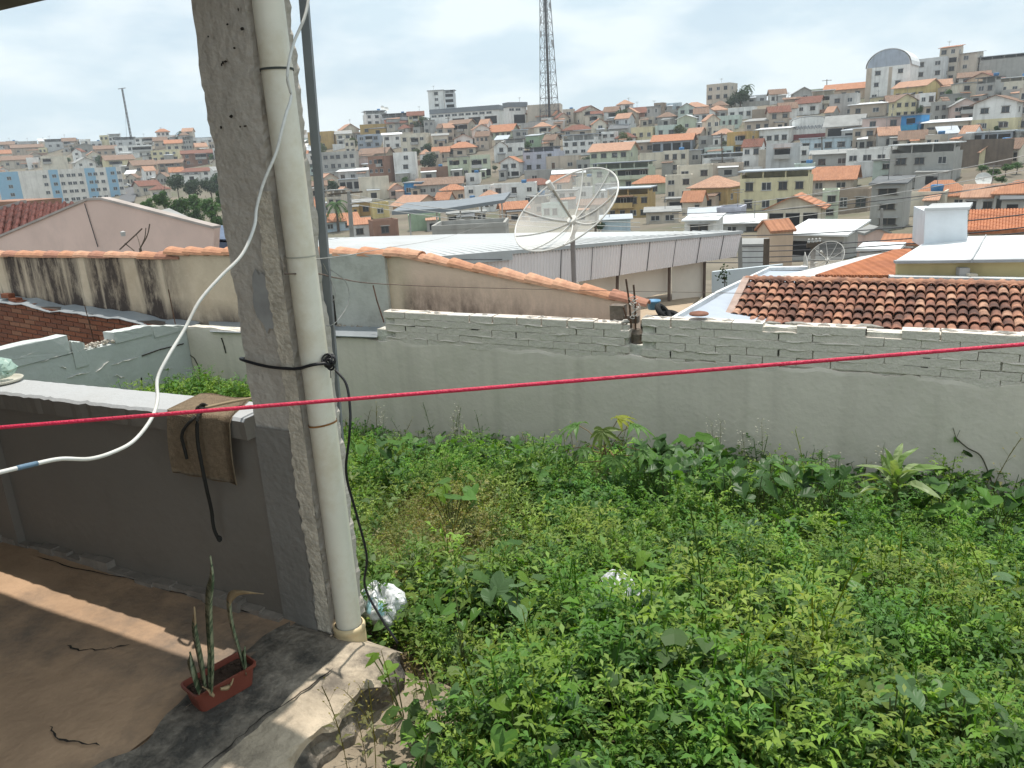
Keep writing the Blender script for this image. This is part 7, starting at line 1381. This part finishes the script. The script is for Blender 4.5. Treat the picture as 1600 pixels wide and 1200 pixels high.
def cp(px, py, db=0): d = toF(ray(px, py)); return Vector((0, 0, CAMZ)) + d * ((cb + db) / d.y)
crown_c = cp(945, 700); m.tube([b_, b_.lerp(crown_c, .5) + Vector((.02, 0, 0)), crown_c], [.013, .010, .006], 7); part('stem', m, M('cassava_stem', (.16, .13, .08), var=.2), ct)
for i, (px, py, s_, k, yw, tl) in enumerate(((903, 664, .17, 0, 1.6, -.2), (990, 664, .17, 0, -1.3, -.25), (942, 672, .17, 2, 2.9, -.9), (966, 655, .14, 1, -.8, .1), (880, 705, .17, 0, 1.9, -.3), (1004, 705, .17, 0, -1.7, -.3), (935, 735, .16, 2, 2.6, -.8), (1030, 728, .15, 0, -1.9, -.3), (876, 745, .16, 0, 2.0, -.4), (985, 742, .15, 0, -2.6, -.5), (915, 700, .15, 0, 2.3, -.5), (960, 715, .15, 0, -2.9, -.6))):
    q = cp(px, py, -.05 * (i % 3)); put('leaf', PM[k], ct, q - b_, (tl, random.uniform(-.2, .2), yw), (s_, s_, s_)); m = MB(); m.tube([crown_c.lerp(b_, .1 * (i % 3)), crown_c.lerp(q, .6) + Vector((0, 0, .02)), q], .003, 5); part('leaf_stalk', m, M('cassava_stalk', (.22, .14, .07)), ct)
# pale rosette plant
b2 = toF(onz(1395, 800, -.72)); b2.z = gz(b2.x, b2.y); rt = lot_thing('rosette_plant', 'pale green long-leaved rosette plant against the garden wall', 'plant', *b2)
def lance(nm, mat, bend, seed):
    m = MB(); vs_ = []; n = 9
    for i in range(n): t = i / (n - 1); w = .095 * math.sin(math.pi * (t * .93 + .07)) ** .8 + .004; y = math.sin(bend * t) / bend; z = (1 - math.cos(bend * t)) / bend * -1; vs_ += [(-w, y, z + .05 * math.sin(9 * t + seed) + w * .4), (0, y, z), (w, y, z + .05 * math.sin(9 * t + seed + 1) + w * .4)]
    m.add(vs_, [(3 * i + j, 3 * i + j + 1, 3 * i + 4 + j, 3 * i + 3 + j) for i in range(n - 1) for j in range(2)]); return m.mesh(nm, mat)
RM = [leaf_mat('rosette_green', (.16, .24, .075), .3, .4, .4), leaf_mat('rosette_pale', (.25, .31, .15), .25, .35, .4)]; LM = [lance('leaf', RM[i % 2], .5 + .35 * i, i) for i in range(4)]
for i in range(19):
    az = i * 2.4; el = .55 + .85 * (i / 18); l_ = random.uniform(.24, .33) * (1 - .15 * (i > 13)); put('leaf', LM[i % 4], rt, Vector((0, 0, .30 + .10 * i / 18)), (el, random.uniform(-.3, .3), az), (l_, l_, l_))
m = MB(); m.tube([b2 - Vector((0, 0, .02)), b2 + Vector((.01, 0, .40))], [.016, .01], 7); part('stem', m, STEM, rt)
# vine climbing the wall at the right
pts = [onb(1556, 775, GB - .03), onb(1545, 740, GB - .03), onb(1532, 712, GB - .03), onb(1512, 700, GB - .03), onb(1494, 685, GB - .03)]; o = lot_thing('climbing_vine', 'thin vine with two leaves creeping up the garden wall', 'vine', *pts[0]); m = MB(); m.tube(spline(pts, 5), .005, 5); m.tube([pts[-1], onb(1489, 668, GB - .02)], .002, 4); m.tube([pts[-1], onb(1500, 672, GB - .03)], .002, 4); part('stem', m, M('vine_brown', (.09, .08, .05)), o)
for (px, py, s_, ry) in ((1512, 712, .075, 2.5), (1540, 745, .08, -1.2), (1494, 690, .04, .5), (1550, 745, .06, 1.9)): put('leaf', HM[3 if s_ > .07 else 0][0], o, onb(px, py, GB - .04) - pts[0], (1.0, 0, ry), (s_,) * 3)
# bare weed stalks with seed heads along the wall
for i, (px, py, y2) in enumerate(((716, 632, 720), (708, 650, 720), (1112, 662, 745), (1126, 658, 745), (1190, 660, 735), (1304, 715, 770), (1160, 680, 740), (1380, 700, 750), (600, 640, 695))):
    q1 = onb(px, py, 5.75); q0 = onb(px + random.uniform(-8, 8), y2, 5.75); o = lot_thing('weed_stalk', 'thin seeding weed stalk in front of the garden wall', 'weed', *q0, group='seeding weed stalks along the wall'); m = MB(); m.tube([q0, q0.lerp(q1, .5) + Vector((.01, 0, 0)), q1], [.003, .0022, .0012], 5)
    for k in range(12): t = .45 + .55 * k / 11; p = q0.lerp(q1, t); e = p + Vector((random.uniform(-.05, .05), random.uniform(-.03, .03), random.uniform(.01, .05))) * 1; m.tube([p, e], .001, 4)
    part('stem', m, M('stalk', (.20, .19, .10)), o); m = MB()
    for k in range(16): p = q0.lerp(q1, random.uniform(.5, 1.02)) + Vector((random.uniform(-.05, .05), random.uniform(-.03, .03), random.uniform(.0, .05))); r_ = .0055; m.lathe([(.0005, -r_), (r_, 0), (.0005, r_)], 5, p)
    part('seed_heads', m, M('seed', (.48, .45, .36)), o)

# litter
def bag(px, py, z, ra, rb, h_, mat, label, name='plastic_bag', seed=1, print_mat=None):
    c = toF(onz(px, py, z)); o = lot_thing(name, label, 'bag', c.x, c.y, z); rg = random.Random(seed); m = MB(); nl, nn = 26, 48
    ph = [rg.uniform(0, 6.28) for _ in range(8)]
    for i in range(nl + 1):
        f = math.pi * i / nl
        for k in range(nn): t = 2 * math.pi * k / nn; w_ = 1 + .13 * math.sin(3 * t + ph[0] + f * 2) + .08 * math.sin(7 * t + ph[1] - f * 3) + .045 * math.sin(13 * t + 9 * f + ph[3]) + .03 * math.sin(21 * f - 5 * t) + rg.uniform(-.015, .015); m.v.append((c.x + ra * math.sin(f) * math.cos(t) * w_, c.y + rb * math.sin(f) * math.sin(t) * w_, z + h_ * .5 * (1 - math.cos(f)) * (1 + .1 * math.sin(5 * t + ph[2]))))
    m.f = [(i * nn + k, i * nn + (k + 1) % nn, (i + 1) * nn + (k + 1) % nn, (i + 1) * nn + k) for i in range(nl) for k in range(nn)]; m.mi = [1 if print_mat and (15 <= i // nn <= 19) and ((i % nn) in (28, 29, 30, 36, 37, 40, 41)) else 0 for i in range(len(m.f))]
    part('bag', m, [mat, print_mat] if print_mat else mat, o, True)
BAGW = M('bag_white', (.72, .72, .73), rough=.4, var=.08, scale=20, bump=.5, bscale=45)
bag(598, 975, -.20, .095, .085, .16, BAGW, 'crumpled white plastic bag with pale blue print behind the kerb end', seed=3, print_mat=M('bag_print', (.38, .62, .68), rough=.4))
bag(965, 957, -.24, .07, .06, .17, BAGW, 'white litter bag half hidden in the weeds', seed=8); bag(1010, 977, -.24, .05, .045, .14, BAGW, 'small scrap of white plastic beside the hidden litter bag', name='plastic_scrap', seed=9)
bag(1160, 1000, -.14, .012, .012, .02, M('red_wrap', (.5, .05, .03), rough=.4), 'tiny red wrapper scrap in the bare patch', name='wrapper', seed=5)


# ------------------------------------------------------------------ thin haze over the valley
hz = bpy.data.materials.new('haze'); hz.use_nodes = True; t = hz.node_tree; t.nodes.remove(t.nodes['Principled BSDF'])
pv = t.nodes.new('ShaderNodeVolumePrincipled'); pv.inputs['Color'].default_value = (.90, .95, 1.0, 1); pv.inputs['Density'].default_value = HAZE; pv.inputs['Anisotropy'].default_value = .2
t.links.new(pv.outputs[0], t.nodes['Material Output'].inputs['Volume'])
m = MB(); m.box(-1600, 1600, -70, 1100, -75, 110); solo('haze', m, hz, kind='stuff')
